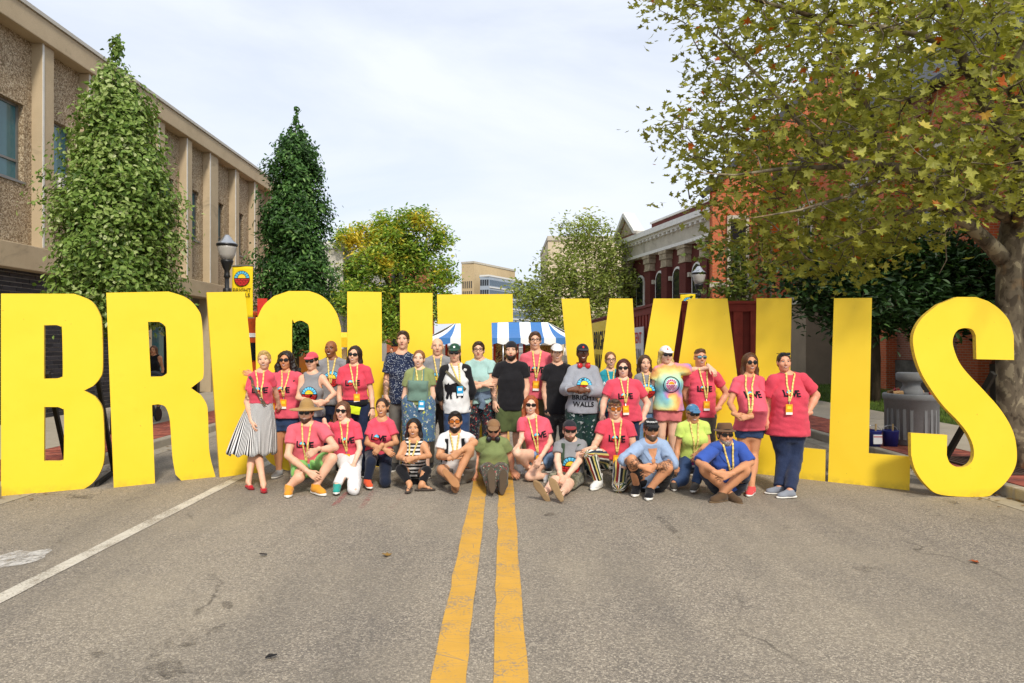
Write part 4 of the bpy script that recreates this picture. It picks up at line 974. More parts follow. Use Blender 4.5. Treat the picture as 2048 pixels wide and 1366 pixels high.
def column_tree(x, y, prof, n, size, kind, mat, label, seed, zt):
    R = np.random.default_rng(seed); o = thing('columnar_oak', (x, y, SWZ), label, 'tree', 'street trees along the pavements'); org = np.array(o.location)
    zs, rs = np.array([p[0] for p in prof]), np.array([p[1] for p in prof])
    MB().tube([(x, y, SWZ-.05), (x+.02, y, 1.2), (x-.02, y, 3.2), (x, y, zt-1.2)], [.13, .1, .075, .02], 10).build('trunk', M_BARK, o, True, origin=org)
    # clumps sit through the cone; each clump gathers leaves, so the outline is uneven
    nc = int(n/26); w = np.interp(np.linspace(zs[0], zs[-1], 400), zs, rs)**1.55; cz = np.interp(R.random(nc), np.cumsum(w)/w.sum(), np.linspace(zs[0], zs[-1], 400))
    rad = np.interp(cz, zs, rs)*(.25+.75*np.sqrt(R.random(nc))); rad *= 1+.10*np.sin(cz*3.1+seed)+R.normal(0, .10, nc); th = R.uniform(0, 2*pi, nc)
    rad *= 1+.13*np.sin(3*th+cz*1.7+seed)+.08*np.sin(7*th-cz*4.3+seed)
    cl = np.stack([x+rad*np.cos(th), y+rad*np.sin(th), cz], -1)
    sp = .045+.085*np.interp(cz, zs, rs)
    twigs('limbs', [([(x, y, 1.7+SWZ), (x, y, zt-.6)], [.05, .015])], cl[::4], M_BARK, o, org, R, .008)
    pts = np.repeat(cl, 26, 0)+R.normal(size=(nc*26, 3))*np.repeat(sp, 26)[:, None]*[1, 1, 1.25]
    out = pts-np.array([x, y, 0]); out[:, 2] = 0; out /= np.linalg.norm(out, axis=1, keepdims=True)+1e-6
    nrm = out*.95+np.array([0, 0, .6])+R.normal(0, .5, pts.shape)
    tone = np.clip(np.repeat(R.normal(.5, .16, nc), 26)+R.normal(0, .17, nc*26), 0, 1)
    leaves('crown', pts, nrm, size*R.uniform(.7, 1.25, len(pts)), kind, mat, o, R, tone, org)
    return o
LG1 = m_leaf('oak_leaf', [(0, '#43601E'), (.4, '#76943E'), (.75, '#A2B664'), (1, '#CCD49E')]); LG2 = m_leaf('dark_oak_leaf', [(0, '#213C18'), (.5, '#3A6026'), (.85, '#5C863E'), (1, '#84A85C')], .28)
column_tree(-7.2, 12.76, [(2.0, .5), (2.2, .85), (2.7, 1.0), (3.46, 1.0), (4.4, .92), (5.33, .76), (6.0, .55), (6.5, .36), (6.95, .14), (7.45, .03)], 32000, .1, 'oak', LG1, 'light green columnar oak with pointed top before the pebble-panelled building', 1, 7.4)
z2 = lambda py: 1.7+(688-py)*23.6/1365
column_tree(-7.15, 23.6, [(z2(700), .8), (z2(640), 1.1), (z2(550), 1.18), (z2(450), 1.06), (z2(370), .9), (z2(330), .76), (z2(275), .5), (z2(258), .2), (z2(238), .08), (z2(215), .03)], 32000, .15, 'oval', LG2, 'dark green columnar oak beyond the lamp with the yellow banner', 2, z2(212))

def round_tree(name, x, y, label, blobs, n, per, size, kind, mat, seed, trunk_r, fork, bark, spread=.45, group='street trees along the pavements', tw=.012, tonef=None, flatten=.7, base=None):
    """blobs: (cx,cy,cz,rx,ry,rz) ellipsoids that the leaf clumps fill, mostly near their shells."""
    R = np.random.default_rng(seed); z0 = SWZ if base is None else base; o = thing(name, (x, y, z0), label, 'tree', group); org = np.array(o.location)
    nc = n//per; vol = np.array([b[3]*b[4]*b[5] for b in blobs])**.8; pick = R.choice(len(blobs), nc, p=vol/vol.sum()); B = np.array(blobs)[pick]
    d = R.normal(size=(nc, 3)); d /= np.linalg.norm(d, axis=1, keepdims=True); rad = R.random(nc)**.42
    cl = B[:, :3]+d*rad[:, None]*B[:, 3:]
    limbs = [([(x, y, z0-.05), (x+R.normal(0, .05), y, z0+(fork-z0)*.5), (x, y, fork)], [trunk_r*1.15, trunk_r*.9, trunk_r*.75])]
    for b in blobs:
        c = np.array(b[:3]); s = np.array([x, y, fork]); mid = s*.5+c*.5+np.array([0, 0, .25*np.linalg.norm(c-s)*.4]); limbs.append(([s, mid, c], [trunk_r*.55, trunk_r*.32, trunk_r*.1]))
    twigs('branches', limbs, cl, bark, o, org, R, tw)
    pts = np.repeat(cl, per, 0)+R.normal(size=(nc*per, 3))*spread*[1, 1, flatten]
    nrm = np.array([0, 0, 1.0])+R.normal(0, .55, pts.shape)
    tone = np.clip(np.repeat(R.normal(.45, .17, nc), per)+R.normal(0, .15, nc*per), 0, 1)
    if tonef is not None: tone = np.clip(tone+tonef(pts), 0, 1)
    leaves('crown', pts, nrm, size*R.uniform(.7, 1.25, len(pts)), kind, mat, o, R, tone, org)
    return o
def pxz(px, py, d): q = P(px, py, d); return q[0], q[2]
def blob_px(d, L):      # ellipsoids read off the photograph at the tree's own distance: (px,py,rpx,rpy,dy)
    o = []
    for px, py, rx, ry, dy in L: X, Z = pxz(px, py, d); o.append((X, d+dy, Z, rx*d/F, max(rx, ry)*d/F*.9, ry*d/F))
    return o
LLOC = m_leaf('locust_leaf', [(0, '#5C8434'), (.45, '#96B84A'), (.7, '#BCD060'), (.84, '#E4D854'), (1, '#ECD044')], .45)
def yellowing(p):
    X = VX+p[:, 0]*F/p[:, 1]; Y = VY-(p[:, 2]-ZC)*F/p[:, 1]; s = np.zeros(len(p))
    for cx, cy, r in ((725, 470, 45), (770, 520, 22), (835, 440, 25), (700, 490, 30)): s += .38*np.exp(-((X-cx)**2+((Y-cy)*1.4)**2)/(r*r))
    return s+.04
round_tree('honey_locust', -7.2, 48, 'feathery honey locust with yellowing top beyond the dark columnar oak', blob_px(48, [(712, 478, 42, 26, 0), (770, 450, 36, 26, .5), (835, 445, 42, 26, -.5), (872, 480, 34, 26, .3), (690, 545, 40, 30, 1), (755, 525, 50, 34, -1), (825, 520, 48, 34, .6), (880, 550, 32, 34, 0), (720, 600, 60, 36, -.5), (800, 595, 60, 40, .5), (865, 610, 45, 34, 0), (770, 650, 70, 30, 0), (790, 490, 55, 40, 0)]), 26000, 20, .3, 'oval', LLOC, 5, .2, 4.2, M_BARK, .34, tonef=yellowing, tw=.03)
LTH = m_leaf('sparse_leaf', [(0, '#7A8A44'), (.5, '#AAB85E'), (.85, '#CDD388'), (1, '#DCD088')], .5)
round_tree('young_plane_tree', 7.0, 55, 'thin-leaved plane tree before the maroon brick hall', blob_px(55, [(1165, 470, 48, 48, 0), (1225, 500, 42, 50, .5), (1130, 545, 55, 45, -.5), (1210, 570, 65, 45, .5), (1280, 570, 45, 40, 0), (1090, 610, 50, 50, 0), (1160, 640, 60, 45, -1), (1255, 640, 60, 45, 1), (1310, 600, 40, 45, 0), (1060, 580, 40, 40, 0)]), 15000, 16, .34, 'oval', LTH, 6, .2, 4.5, M_BARK, .5, tw=.03)
LDK = m_leaf('shade_leaf', [(0, '#1C3014'), (.5, '#2C4720'), (.9, '#456630'), (1, '#5C8038')], .2)
round_tree('maple_tree', 10.6, 19.5, 'dark dense maple standing on the lawn against the brick church', blob_px(18.5, [(1640, 560, 75, 60, 0), (1740, 530, 90, 80, .5), (1850, 520, 100, 90, .5), (1950, 560, 90, 90, .5), (1680, 620, 90, 50, -.6), (1790, 610, 90, 50, 0), (1900, 620, 90, 45, 0)]), 15000, 24, .22, 'oval', LDK, 8, .16, 2.6, M_BARK, .32, group='trees on the church lawn')
LSM = m_leaf('small_leaf', [(0, '#3E5022'), (.5, '#66782E'), (.9, '#9A9A44'), (1, '#B88236')], .35)
round_tree('young_plane_tree', 7.15, 20.3, 'slender young plane tree between the right lamp and the red fence', blob_px(20.3, [(1480, 520, 45, 45, 0), (1430, 505, 40, 30, -.3), (1520, 560, 45, 40, .3), (1470, 575, 50, 30, 0), (1545, 500, 40, 40, 0)]), 1100, 12, .19, 'maple', LSM, 9, .07, 2.4, M_PBARK, .25, tw=.01)

# the big plane tree on the right pavement
R = np.random.default_rng(21); TX, TY = 7.0, 9.4
pt = thing('plane_tree', (TX, TY, SWZ), 'big mottled-bark plane tree with olive leaves overhanging the letter S', 'tree'); org = np.array(pt.location)
def Q(px, py, d): return P(px, py, d)
limbs = [
 ([Q(2032, 935, 9.4), Q(2024, 820, 9.4), Q(2018, 690, 9.4), Q(2018, 560, 9.4), Q(2026, 460, 9.4), Q(2050, 330, 9.5), Q(2085, 120, 9.6), Q(2110, -150, 9.8)], [.25, .185, .165, .16, .165, .135, .105, .07]),
 ([Q(2008, 520, 9.4), Q(1985, 495, 9.3), Q(1945, 455, 9.1), Q(1905, 425, 8.9), Q(1868, 410, 8.7), Q(1800, 430, 8.4), Q(1730, 462, 8.2), Q(1667, 492, 8.0)], [.12, .105, .09, .075, .06, .03, .018, .005]),
 ([Q(1945, 455, 9.1), Q(1930, 415, 9.0), Q(1895, 395, 8.8)], [.05, .035, .02]),
 ([Q(2030, 440, 9.4), Q(1960, 400, 9.0), Q(1870, 365, 8.6), Q(1790, 335, 8.4), Q(1744, 325, 8.3), Q(1650, 335, 8.2), Q(1558, 338, 8.1), Q(1470, 350, 8.0), Q(1390, 345, 8.0)], [.11, .09, .07, .058, .052, .033, .022, .011, .004]),
 ([Q(1744, 325, 8.3), Q(1757, 290, 8.3), Q(1748, 245, 8.4), Q(1720, 180, 8.5), Q(1680, 125, 8.6), Q(1640, 60, 8.7)], [.04, .035, .03, .024, .018, .01]),
 ([Q(2050, 320, 9.5), Q(1985, 230, 9.3), Q(1950, 165, 9.2), Q(1915, 95, 9.1), Q(1890, 0, 9.0), Q(1860, -110, 8.9)], [.1, .085, .075, .065, .055, .04]),
 ([Q(2060, 280, 9.5), Q(2015, 150, 9.0), Q(2050, 95, 8.9), Q(2100, 0, 8.7)], [.08, .07, .055, .04]),
 ([Q(1915, 95, 9.1), Q(1800, 60, 8.8), Q(1650, 40, 8.6), Q(1480, -10, 8.5), Q(1390, -40, 8.4)], [.05, .04, .03, .02, .012]),
 ([Q(1700, 330, 8.25), Q(1620, 270, 8.4), Q(1542, 178, 8.5), Q(1487, 122, 8.6), Q(1420, 60, 8.7)], [.032, .03, .024, .018, .01]),
 ([Q(1790, 335, 8.4), Q(1700, 390, 8.0), Q(1600, 420, 7.8), Q(1480, 440, 7.7)], [.03, .022, .013, .004]),
 ([Q(2030, 460, 9.4), Q(2060, 380, 8.6), Q(2080, 260, 7.8), Q(2040, 200, 7.3)], [.09, .07, .05, .02]),
 ([Q(1905, 425, 8.9), Q(1890, 470, 8.7), Q(1893, 520, 8.65), Q(1878, 548, 8.6)], [.014, .009, .007, .004])]
poly = [(1290, -700), (1290, 20), (1330, 50), (1338, 78), (1380, 60), (1390, 130), (1408, 170), (1392, 205), (1350, 228), (1290, 235), (1300, 285), (1318, 310), (1308, 345), (1318, 370), (1308, 408), (1335, 428), (1385, 440), (1400, 478), (1440, 470), (1460, 500), (1396, 520), (1470, 545), (1560, 560), (1640, 545), (1700, 555), (1780, 520), (1850, 470), (1940, 415), (2000, 420), (2080, 440), (2500, 430), (2700, -700)]
def inpoly(X, Y):
    c = np.zeros(len(X), bool); j = len(poly)-1
    for i in range(len(poly)):
        xi, yi = poly[i]; xj, yj = poly[j]; k = ((yi > Y) != (yj > Y)) & (X < (xj-xi)*(Y-yi)/((yj-yi) if yj != yi else 1e-9)+xi); c ^= k; j = i
    return c
N = 130000; c = np.stack([R.uniform(1.0, 12.5, N), R.uniform(6.3, 12.2, N), R.uniform(2.2, 11.5, N)], -1)
e = ((c[:, 0]-7.0)/5.3)**2+((c[:, 1]-9.2)/3.1)**2+((c[:, 2]-6.4)/4.9)**2
X = VX+c[:, 0]*F/c[:, 1]; Y = VY-(c[:, 2]-ZC)*F/c[:, 1]
dens = .40+.35*(np.sin(c[:, 0]*2.3+1)*np.sin(c[:, 1]*2.1)*np.sin(c[:, 2]*2.9+.5))+.2*(e > .55)
dens -= .45*np.exp(-(((X-1590)/50)**2+((Y-340)/40)**2))+.35*np.exp(-(((X-1900)/90)**2+((Y-130)/90)**2))+.3*np.exp(-(((X-1545)/40)**2+((Y-150)/35)**2))+.3*np.exp(-(((X-1430)/45)**2+((Y-90)/40)**2))
dens *= np.where(X > 2080, .55, 1.0)
ok = (e < 1) & inpoly(X, Y) & (R.random(N) < dens) & (Y > -260)
cl = c[ok]; cl = cl[R.permutation(len(cl))[:2250]]
tk = twigs('limbs', limbs, cl, M_PBARK, pt, org, R, .009)
per = 14; pts = np.repeat(cl, per, 0)+R.normal(size=(len(cl)*per, 3))*[.22, .22, .17]
X = VX+pts[:, 0]*F/pts[:, 1]; Y = VY-(pts[:, 2]-ZC)*F/pts[:, 1]; k = (pts[:, 1] > 5.6); pts = pts[k]
tone = np.clip(np.repeat(R.normal(.5, .14, len(cl)), per)[k]+R.normal(0, .13, len(pts)), 0, 1); tone[R.random(len(tone)) < .012] = 1.0
LPL = m_leaf('plane_leaf', [(0, '#686624'), (.35, '#92943A'), (.65, '#B6B650'), (.88, '#D2D06E'), (.94, '#D6BC50'), (1, '#D06820')], .48)
leaves('crown', pts, np.array([0, 0, .75])+R.normal(0, .55, pts.shape)+np.array([-.1, -.5, 0]), .112*R.uniform(.55, 1.5, len(pts)), 'maple', LPL, pt, R, tone, org, single=290)
# a few fallen leaves on the road
fl = [(1953, 1124, '#A0522A', 'single rust-brown fallen leaf on the open asphalt'), (775, 1110, '#8A6A30', 'small curled tan leaf beside the centre lines')]
tv, tf = leaf_template('maple')
for px, py, col, lab in fl:
    g = G(px, py, .012); o = mesh_np('fallen_leaf', tv*.09, tf, flat(col, .7), None, False); o.location = tuple(g); o.rotation_euler = (.15, .1, 1.1); o.modifiers.new('t', 'SOLIDIFY').thickness = .002; tag(o, lab, 'leaf')
m = MB(); rr = random.Random(8)
for i in range(420):
    s = rr.choice((-1, 1)); x = s*(KX-rr.random()**2*.6); y = rr.uniform(7.5, 20); z = gz(x)+.012; a = rr.uniform(0, 6.28); w = rr.uniform(.012, .035)
    p = [(x+w*math.cos(a+q)*k, y+w*math.sin(a+q)*k, z+rr.uniform(0, .012)) for q, k in ((0, 1.4), (1.5, .6), (3.1, 1.3), (4.6, .6))]; m.add(p, [(0, 1, 2, 3)])
tag(m.build('leaf_litter', flat('#6E5230', .8, .2, .4, 3)), 'scatter of small dry brown leaves along the gutters', 'leaves', kind='stuff')
# ================================================================== PEOPLE: distance fields turned into one continuous skin
def nrm(v): v = np.asarray(v, float); return v/(np.linalg.norm(v)+1e-9)
class Field:
    def __init__(s): s.p = []; s.c = []; s.amp = 0; s.nf = None
    def rc(s, a, b, ra, rb, k=.03): s.p.append(('rc', np.asarray(a, float), np.asarray(b, float), ra, rb, k)); return s
    def el(s, c, ax, r, k=.03): s.p.append(('el', np.asarray(c, float), np.asarray(ax, float), np.asarray(r, float), k)); return s
    def loft(s, o, ax, ts, rx, ry, cf, k=.03, n=2.3, cap=.06): s.p.append(('lf', np.asarray(o, float), np.asarray(ax, float), ts, rx, ry, cf, n, cap, k)); return s
    def sub(s, c, ax, r, k=.01): s.c.append(('el', np.asarray(c, float), np.asarray(ax, float), np.asarray(r, float), k)); return s
    def subrc(s, a, b, ra, rb, k=.01): s.c.append(('rc', np.asarray(a, float), np.asarray(b, float), ra, rb, k)); return s
    def cut(s, c, n, near=None, rad=None): s.c.append(('hs', np.asarray(c, float), nrm(n), near, rad, 0)); return s
    def folds(s, amp, seed, axis=None, wl=.09):
        R = np.random.default_rng(seed); s.amp = amp; s.nf = [(nrm(R.normal(size=3)*[1, 1, 1.3])*2*pi/(wl*R.uniform(.7, 2.2)), R.uniform(0, 6.28), nrm(R.normal(size=3))*2*pi/(wl*3.5), R.uniform(0, 6.28)) for _ in range(5)]; return s
    @staticmethod
    def ev(q, X, Y, Z):
        t = q[0]
        if t == 'rc':
            _, a, b, ra, rb, k = q; ba = b-a; L = max(1e-9, ba@ba)
            dx, dy, dz = X-a[0], Y-a[1], Z-a[2]; h = np.clip((dx*ba[0]+dy*ba[1]+dz*ba[2])/L, 0, 1)
            return np.sqrt((dx-h*ba[0])**2+(dy-h*ba[1])**2+(dz-h*ba[2])**2)-(ra+(rb-ra)*h)
        if t == 'el':
            _, c, A, r, k = q; dx, dy, dz = X-c[0], Y-c[1], Z-c[2]
            u = [(dx*A[i][0]+dy*A[i][1]+dz*A[i][2]) for i in range(3)]
            k0 = np.sqrt(sum((u[i]/r[i])**2 for i in range(3))); k1 = np.sqrt(sum((u[i]/r[i]**2)**2 for i in range(3)))+1e-9
            return k0*(k0-1)/k1
        if t == 'lf':
            _, o, A, ts, rx, ry, cf, n, cap, k = q; dx, dy, dz = X-o[0], Y-o[1], Z-o[2]
            u, f, w = [(dx*A[i][0]+dy*A[i][1]+dz*A[i][2]) for i in range(3)]
            wc = np.clip(w, ts[0], ts[-1]); a = np.interp(wc, ts, rx); b = np.interp(wc, ts, ry); c = np.interp(wc, ts, cf); e = (w-wc)/cap
            g = ((np.abs(u)/a)**n+(np.abs(f-c)/b)**n)**(1/n); g = np.sqrt(g*g+e*e); return (g-1)*np.minimum(a, b)
        if t == 'hs':
            _, c, n, near, rad, _ = q; d = (X-c[0])*n[0]+(Y-c[1])*n[1]+(Z-c[2])*n[2]
            if near is not None:
                far = np.sqrt((X-near[0])**2+(Y-near[1])**2+(Z-near[2])**2)-rad; d = np.minimum(d, -far)
            return d
    def bounds(s):
        lo, hi = np.full(3, 1e9), np.full(3, -1e9)
        for q in s.p:
            a, b = s.bb(q); lo = np.minimum(lo, a); hi = np.maximum(hi, b)
        return lo, hi
    @staticmethod
    def bb(q):
        if q[0] == 'rc': r = max(q[3], q[4]); return np.minimum(q[1], q[2])-r, np.maximum(q[1], q[2])+r
        if q[0] == 'el': e = np.sqrt((q[2]**2*(q[3]**2)[:, None]).sum(0)); return q[1]-e, q[1]+e
        if q[0] == 'lf':
            A = q[2]; a, b = q[1]+A[2]*(q[3][0]-.06), q[1]+A[2]*(q[3][-1]+.06); r = max(max(q[4]), max(q[5])+max(abs(c) for c in q[6])); return np.minimum(a, b)-r, np.maximum(a, b)+r
    def noise(s, X, Y, Z):
        n = 0
        for kv, ph, w, p2 in s.nf: n = n+(1.3-2.0*np.abs(np.sin(.5*(kv[0]*X+kv[1]*Y+kv[2]*Z+ph+2.2*np.sin(w[0]*X+w[1]*Y+w[2]*Z+p2)))))
        return np.minimum(n/4, .45)
    def at(s, X, Y, Z, big=9.0):
        f = None
        for q in s.p:
            d = s.ev(q, X, Y, Z); k = q[-1]
            if f is None: f = d
            else: h = np.clip(.5+.5*(d-f)/k, 0, 1); f = d+(f-d)*h-k*h*(1-h)
        if s.nf is not None: f = f+s.amp*s.noise(X, Y, Z)
        for q in s.c:
            d = s.ev(q, X, Y, Z); f = np.maximum(f, d) if q[0] == 'hs' else np.maximum(f, -d)
        return f
    def mesh(s, h, lo=None, hi=None):
        a, b = s.bounds(); a = a-2.2*h-s.amp; b = b+2.2*h+s.amp
        if lo is not None: a = np.maximum(a, lo)
        if hi is not None: b = np.minimum(b, hi)
        n = np.maximum(4, np.ceil((b-a)/h).astype(int)+1); xs = [a[i]+h*np.arange(n[i]) for i in range(3)]
        Fg = np.full(tuple(n), .12, np.float32); m = .05
        def sl(q):
            l, u = s.bb(q); i0 = np.clip(np.floor((l-m-a)/h).astype(int), 0, n); i1 = np.clip(np.ceil((u+m-a)/h).astype(int)+1, 0, n); return i0, i1
        for q in s.p:
            i0, i1 = sl(q)
            if (i1 <= i0).any(): continue
            S_ = tuple(slice(i0[i], i1[i]) for i in range(3)); X, Y, Z = xs[0][S_[0], None, None], xs[1][None, S_[1], None], xs[2][None, None, S_[2]]
            d = s.ev(q, X, Y, Z).astype(np.float32); f = Fg[S_]; k = q[-1]; hh = np.clip(.5+.5*(d-f)/k, 0, 1); Fg[S_] = d+(f-d)*hh-k*hh*(1-hh)
        X, Y, Z = xs[0][:, None, None], xs[1][None, :, None], xs[2][None, None, :]
        if s.nf is not None: Fg += (s.amp*s.noise(X, Y, Z)).astype(np.float32)
        for q in s.c:
            d = s.ev(q, X, Y, Z); Fg = np.maximum(Fg, (d if q[0] == 'hs' else -d).astype(np.float32))
        return surfnet(Fg, a, h)
_CO = [(i, j, k) for i in (0, 1) for j in (0, 1) for k in (0, 1)]
_ED = [(a, b) for a in range(8) for b in range(a+1, 8) if sum(abs(_CO[a][i]-_CO[b][i]) for i in range(3)) == 1]
def surfnet(Fg, o, h):
    s = Fg < 0; n = Fg.shape
    cnt = sum(s[i:n[0]-1+i, j:n[1]-1+j, k:n[2]-1+k].astype(np.int8) for i, j, k in _CO); act = (cnt > 0) & (cnt < 8)
    I, J, K = np.nonzero(act); m = len(I)
    if m == 0: return np.zeros((0, 3)), np.zeros((0, 4), int)
    idx = np.full(act.shape, -1, np.int32); idx[I, J, K] = np.arange(m)
    val = [Fg[I+i, J+j, K+k] for i, j, k in _CO]; acc = np.zeros((m, 3)); w = np.zeros(m)
    for a, b in _ED:
        fa, fb = val[a], val[b]; mk = (fa < 0) != (fb < 0); t = np.where(mk, fa/(fa-fb+1e-12), 0); ca, cb = np.array(_CO[a]), np.array(_CO[b])
        acc += mk[:, None]*(ca+t[:, None]*(cb-ca)); w += mk
    V = o+h*(np.stack([I, J, K], -1)+acc/w[:, None]); Qs = []
    for ax in range(3):
        sl0 = [slice(1, -1)]*3; sl0[ax] = slice(0, -1); sl1 = list(sl0); sl1[ax] = slice(1, None)
        A0, A1 = s[tuple(sl0)], s[tuple(sl1)]; i, j, k = np.nonzero(A0 != A1)
        c = [i+(ax != 0), j+(ax != 1), k+(ax != 2)]; u, v = [(1, 2), (2, 0), (0, 1)][ax]
        def g(du, dv):
            q = [c[0].copy(), c[1].copy(), c[2].copy()]; q[u] = q[u]-du; q[v] = q[v]-dv; return idx[q[0], q[1], q[2]]
        q = np.stack([g(1, 1), g(0, 1), g(0, 0), g(1, 0)], -1); flip = ~A0[i, j, k]; q[flip] = q[flip][:, ::-1]; Qs.append(q)
    Q_ = np.concatenate(Qs); Q_ = Q_[(Q_ >= 0).all(1)]
    return V, Q_
def cat_mesh(L):
    V = []; Q_ = []; o = 0
    for v, q in L: V.append(v); Q_.append(q+o); o += len(v)
    return np.concatenate(V), np.concatenate(Q_)
def rot(axis, a):
    return np.array(Matrix.Rotation(a, 3, Vector(axis)))

# ---------------------------------------------------------------- fabrics and skin
def m_skin(name, col, blush=True):
    t = NT(name); v = t.ob(); c = C4(col)[:3]
    cc = t.ramp(t.noise(v, 9, 4), [(.3, tuple(x*.9 for x in c)), (.7, tuple(min(1, x*1.06) for x in c))])
    at = t.n('Attribute', dict(attribute_name='ink')); nz_ = t.noise(v, 26, 4, .6, 1.2)
    ink = t.math('MULTIPLY', at.outputs['Fac'], t.ramp(nz_, [(.44, (0,)*3), (.52, (.85,)*3)])); cc = t.mix(ink, cc, tuple(x*.18+.015 for x in c))
    return t.fin(cc, .5, .35, 0, Subsurface_Weight=.08, Subsurface_Radius=(.02, .008, .005), Subsurface_Scale=.5)
SKIN = {k: m_skin('skin', c) for k, c in dict(fair='#E0AE90', pale='#E8BBA0', tan='#CC9068', olive='#CB946C', brown='#8A5636', dark='#6A412B', red='#DB9C7C').items()}
_fab = {}
def fabric(col, kind='plain', **kw):
    key = (str(col), kind, str(kw))
    if key in _fab: return _fab[key]
    t = NT('cloth_'+kind); v = t.ob(); c = C4(col)[:3]
    a = t.ramp(t.noise(v, 7, 5, .6), [(.3, tuple(x*.88 for x in c)), (.7, tuple(min(1, x*1.05) for x in c))])
    if kind == 'heather': a = t.mix(t.ramp(t.noise(v, 170, 2), [(.4, (.35,)*3), (.6, (0,)*3)]), a, tuple(x*.7 for x in c))
    if kind == 'denim':
        a = t.mix(t.ramp(t.noise(v, 140, 3), [(.4, (0,)*3), (.65, (.35,)*3)]), a, tuple(min(1, x*1.9+.02) for x in c)); a = t.mix(t.ramp(t.noise(v, 5, 4), [(.5, (0,)*3), (.75, (.35,)*3)]), a, tuple(min(1, x*1.7+.02) for x in c))
    if kind == 'dots':
        d = t.n('TexVoronoi', Vector=v, Scale=58.0, Randomness=.7).outputs['Distance']; a = t.mix(t.ramp(d, [(.22, (.85,)*3), (.32, (0,)*3)]), a, '#C9D2DC')
    if kind in ('stripes_v', 'stripes_h'):
        if kind == 'stripes_h': sp = t.n('SeparateXYZ', Vector=v).outputs['Z']
        else:
            s_ = t.n('SeparateXYZ', Vector=t.ob()); sp = t.math('MULTIPLY', t.math('ARCTAN2', t.math('SUBTRACT', s_.outputs['X'], kw.get('cx', 0.0)), t.math('SUBTRACT', .0, t.math('SUBTRACT', s_.outputs['Y'], kw.get('cy', .0)))), .32)
        fr = t.math('FRACT', t.math('MULTIPLY', sp, kw.get('freq', 40.0)))
        a = t.ramp(fr, kw.get('stops', [(0, '#E4E2DE'), (.5, '#23232A')]), 'CONSTANT')
    if kind == 'legstripes':
        at = t.n('Attribute', dict(attribute_name='around')); fr = t.math('FRACT', t.math('MULTIPLY', at.outputs['Fac'], 2.0))
        a = t.ramp(fr, [(0, '#1E2024'), (.1, '#E6E1D2'), (.2, '#2E4A3A'), (.3, '#C8B868'), (.38, '#1E2024'), (.5, '#E6E1D2'), (.56, '#8A2A22'), (.68, '#C8B868'), (.76, '#2A3A4A'), (.88, '#E6E1D2')], 'CONSTANT')
    if kind == 'splat':
        for i, cc in enumerate(kw.get('cols', ('#D8D2C0', '#C23A2A', '#2E7A8A', '#D9A52A'))):
            vv = t.n('VectorMath', dict(operation='ADD')); t.t.links.new(v, vv.inputs[0]); vv.inputs[1].default_value = (i*3.1, i*1.7, i*.9)
            n = t.noise(vv.outputs[0], kw.get('sc', 22)+5*i, 4, .65, .5); a = t.mix(t.ramp(n, [(.60, (0,)*3), (.63, (.9,)*3)]), a, cc)
    if kind == 'camo':
        n = t.noise(v, 14, 3, .5, .8); a = t.ramp(n, [(.3, '#4A4A3A'), (.45, '#75705A'), (.55, '#8A8672'), (.65, '#5A5A48')], 'CONSTANT')
    if kind == 'tiedye':
        s_ = t.n('SeparateXYZ', Vector=v); x = t.math('SUBTRACT', s_.outputs['X'], kw['cx']); z = t.math('SUBTRACT', s_.outputs['Z'], kw['cz'])
        r = t.math('SQRT', t.math('ADD', t.math('MULTIPLY', x, x), t.math('MULTIPLY', z, z))); th = t.math('ARCTAN2', z, x)
        w = t.math('ADD', t.math('MULTIPLY', r, 2.6), t.math('MULTIPLY', th, .159)); w = t.math('ADD', w, t.math('MULTIPLY', t.noise(v, 9, 4), .35))
        a = t.ramp(t.math('FRACT', w), [(0, '#8EC6C4'), (.2, '#BFDDB0'), (.35, '#EFD680'), (.5, '#EBA060'), (.6, '#D98AA6'), (.72, '#9A8AC0'), (.85, '#7AB6CC'), (1, '#8EC6C4')])
    if kind == 'straw':
        s_ = t.n('TexWave', dict(wave_type='BANDS', bands_direction='Z'), Vector=v, Scale=60.0, Distortion=2.0); a = t.mix(t.math('MULTIPLY', s_.outputs['Fac'], .6), a, tuple(x*.55 for x in c)); t.bump(s_.outputs['Fac'], .5, .004)
    else:
        h = t.math('ADD', t.noise(v, 26, 4, .6), t.math('MULTIPLY', t.noise(v, 300, 2), .25)); t.bump(h, .35, .012)
    _fab[key] = t.fin(a, .85, .15, 0, Sheen_Weight=.15, Sheen_Roughness=.5); return _fab[key]
def m_hair(col):
    t = NT('hair'); v = t.ob((1, 1, .12)); c = C4(col)[:3]; n = t.noise(v, 110, 3, .6, .3)
    a = t.ramp(n, [(.3, tuple(x*.45 for x in c)), (.55, c), (.75, tuple(min(1, x*1.7+.01) for x in c))]); t.bump(n, .6, .006); return t.fin(a, .45, .4)
_hm = {}
def hairmat(c):
    if c not in _hm: _hm[c] = m_hair(c)
    return _hm[c]
M_LENS = flat('#0E0E10', .12, .6, .02, name='dark_lens'); M_LENSO = flat('#B0601A', .1, .6, .2, name='amber_lens'); M_LENSM = NT('mirror_lens').fin('#8FB8C0', .05, .8, .9); M_FRM = flat('#151416', .3, .5, name='glasses_frame')
M_EYEW = flat('#E4DFDA', .3, .5, .02, name='eye_white'); M_IRIS = flat('#2A1C14', .2, .6, .02, name='iris'); M_LIP = flat('#A84F48', .45, .4, .05, name='lips'); M_TEETH = flat('#D9D3C8', .3, .5, .02, name='teeth'); M_LIPD = flat('#7E3A32', .5, .35, .05, name='lips_dark')
M_LANY = None
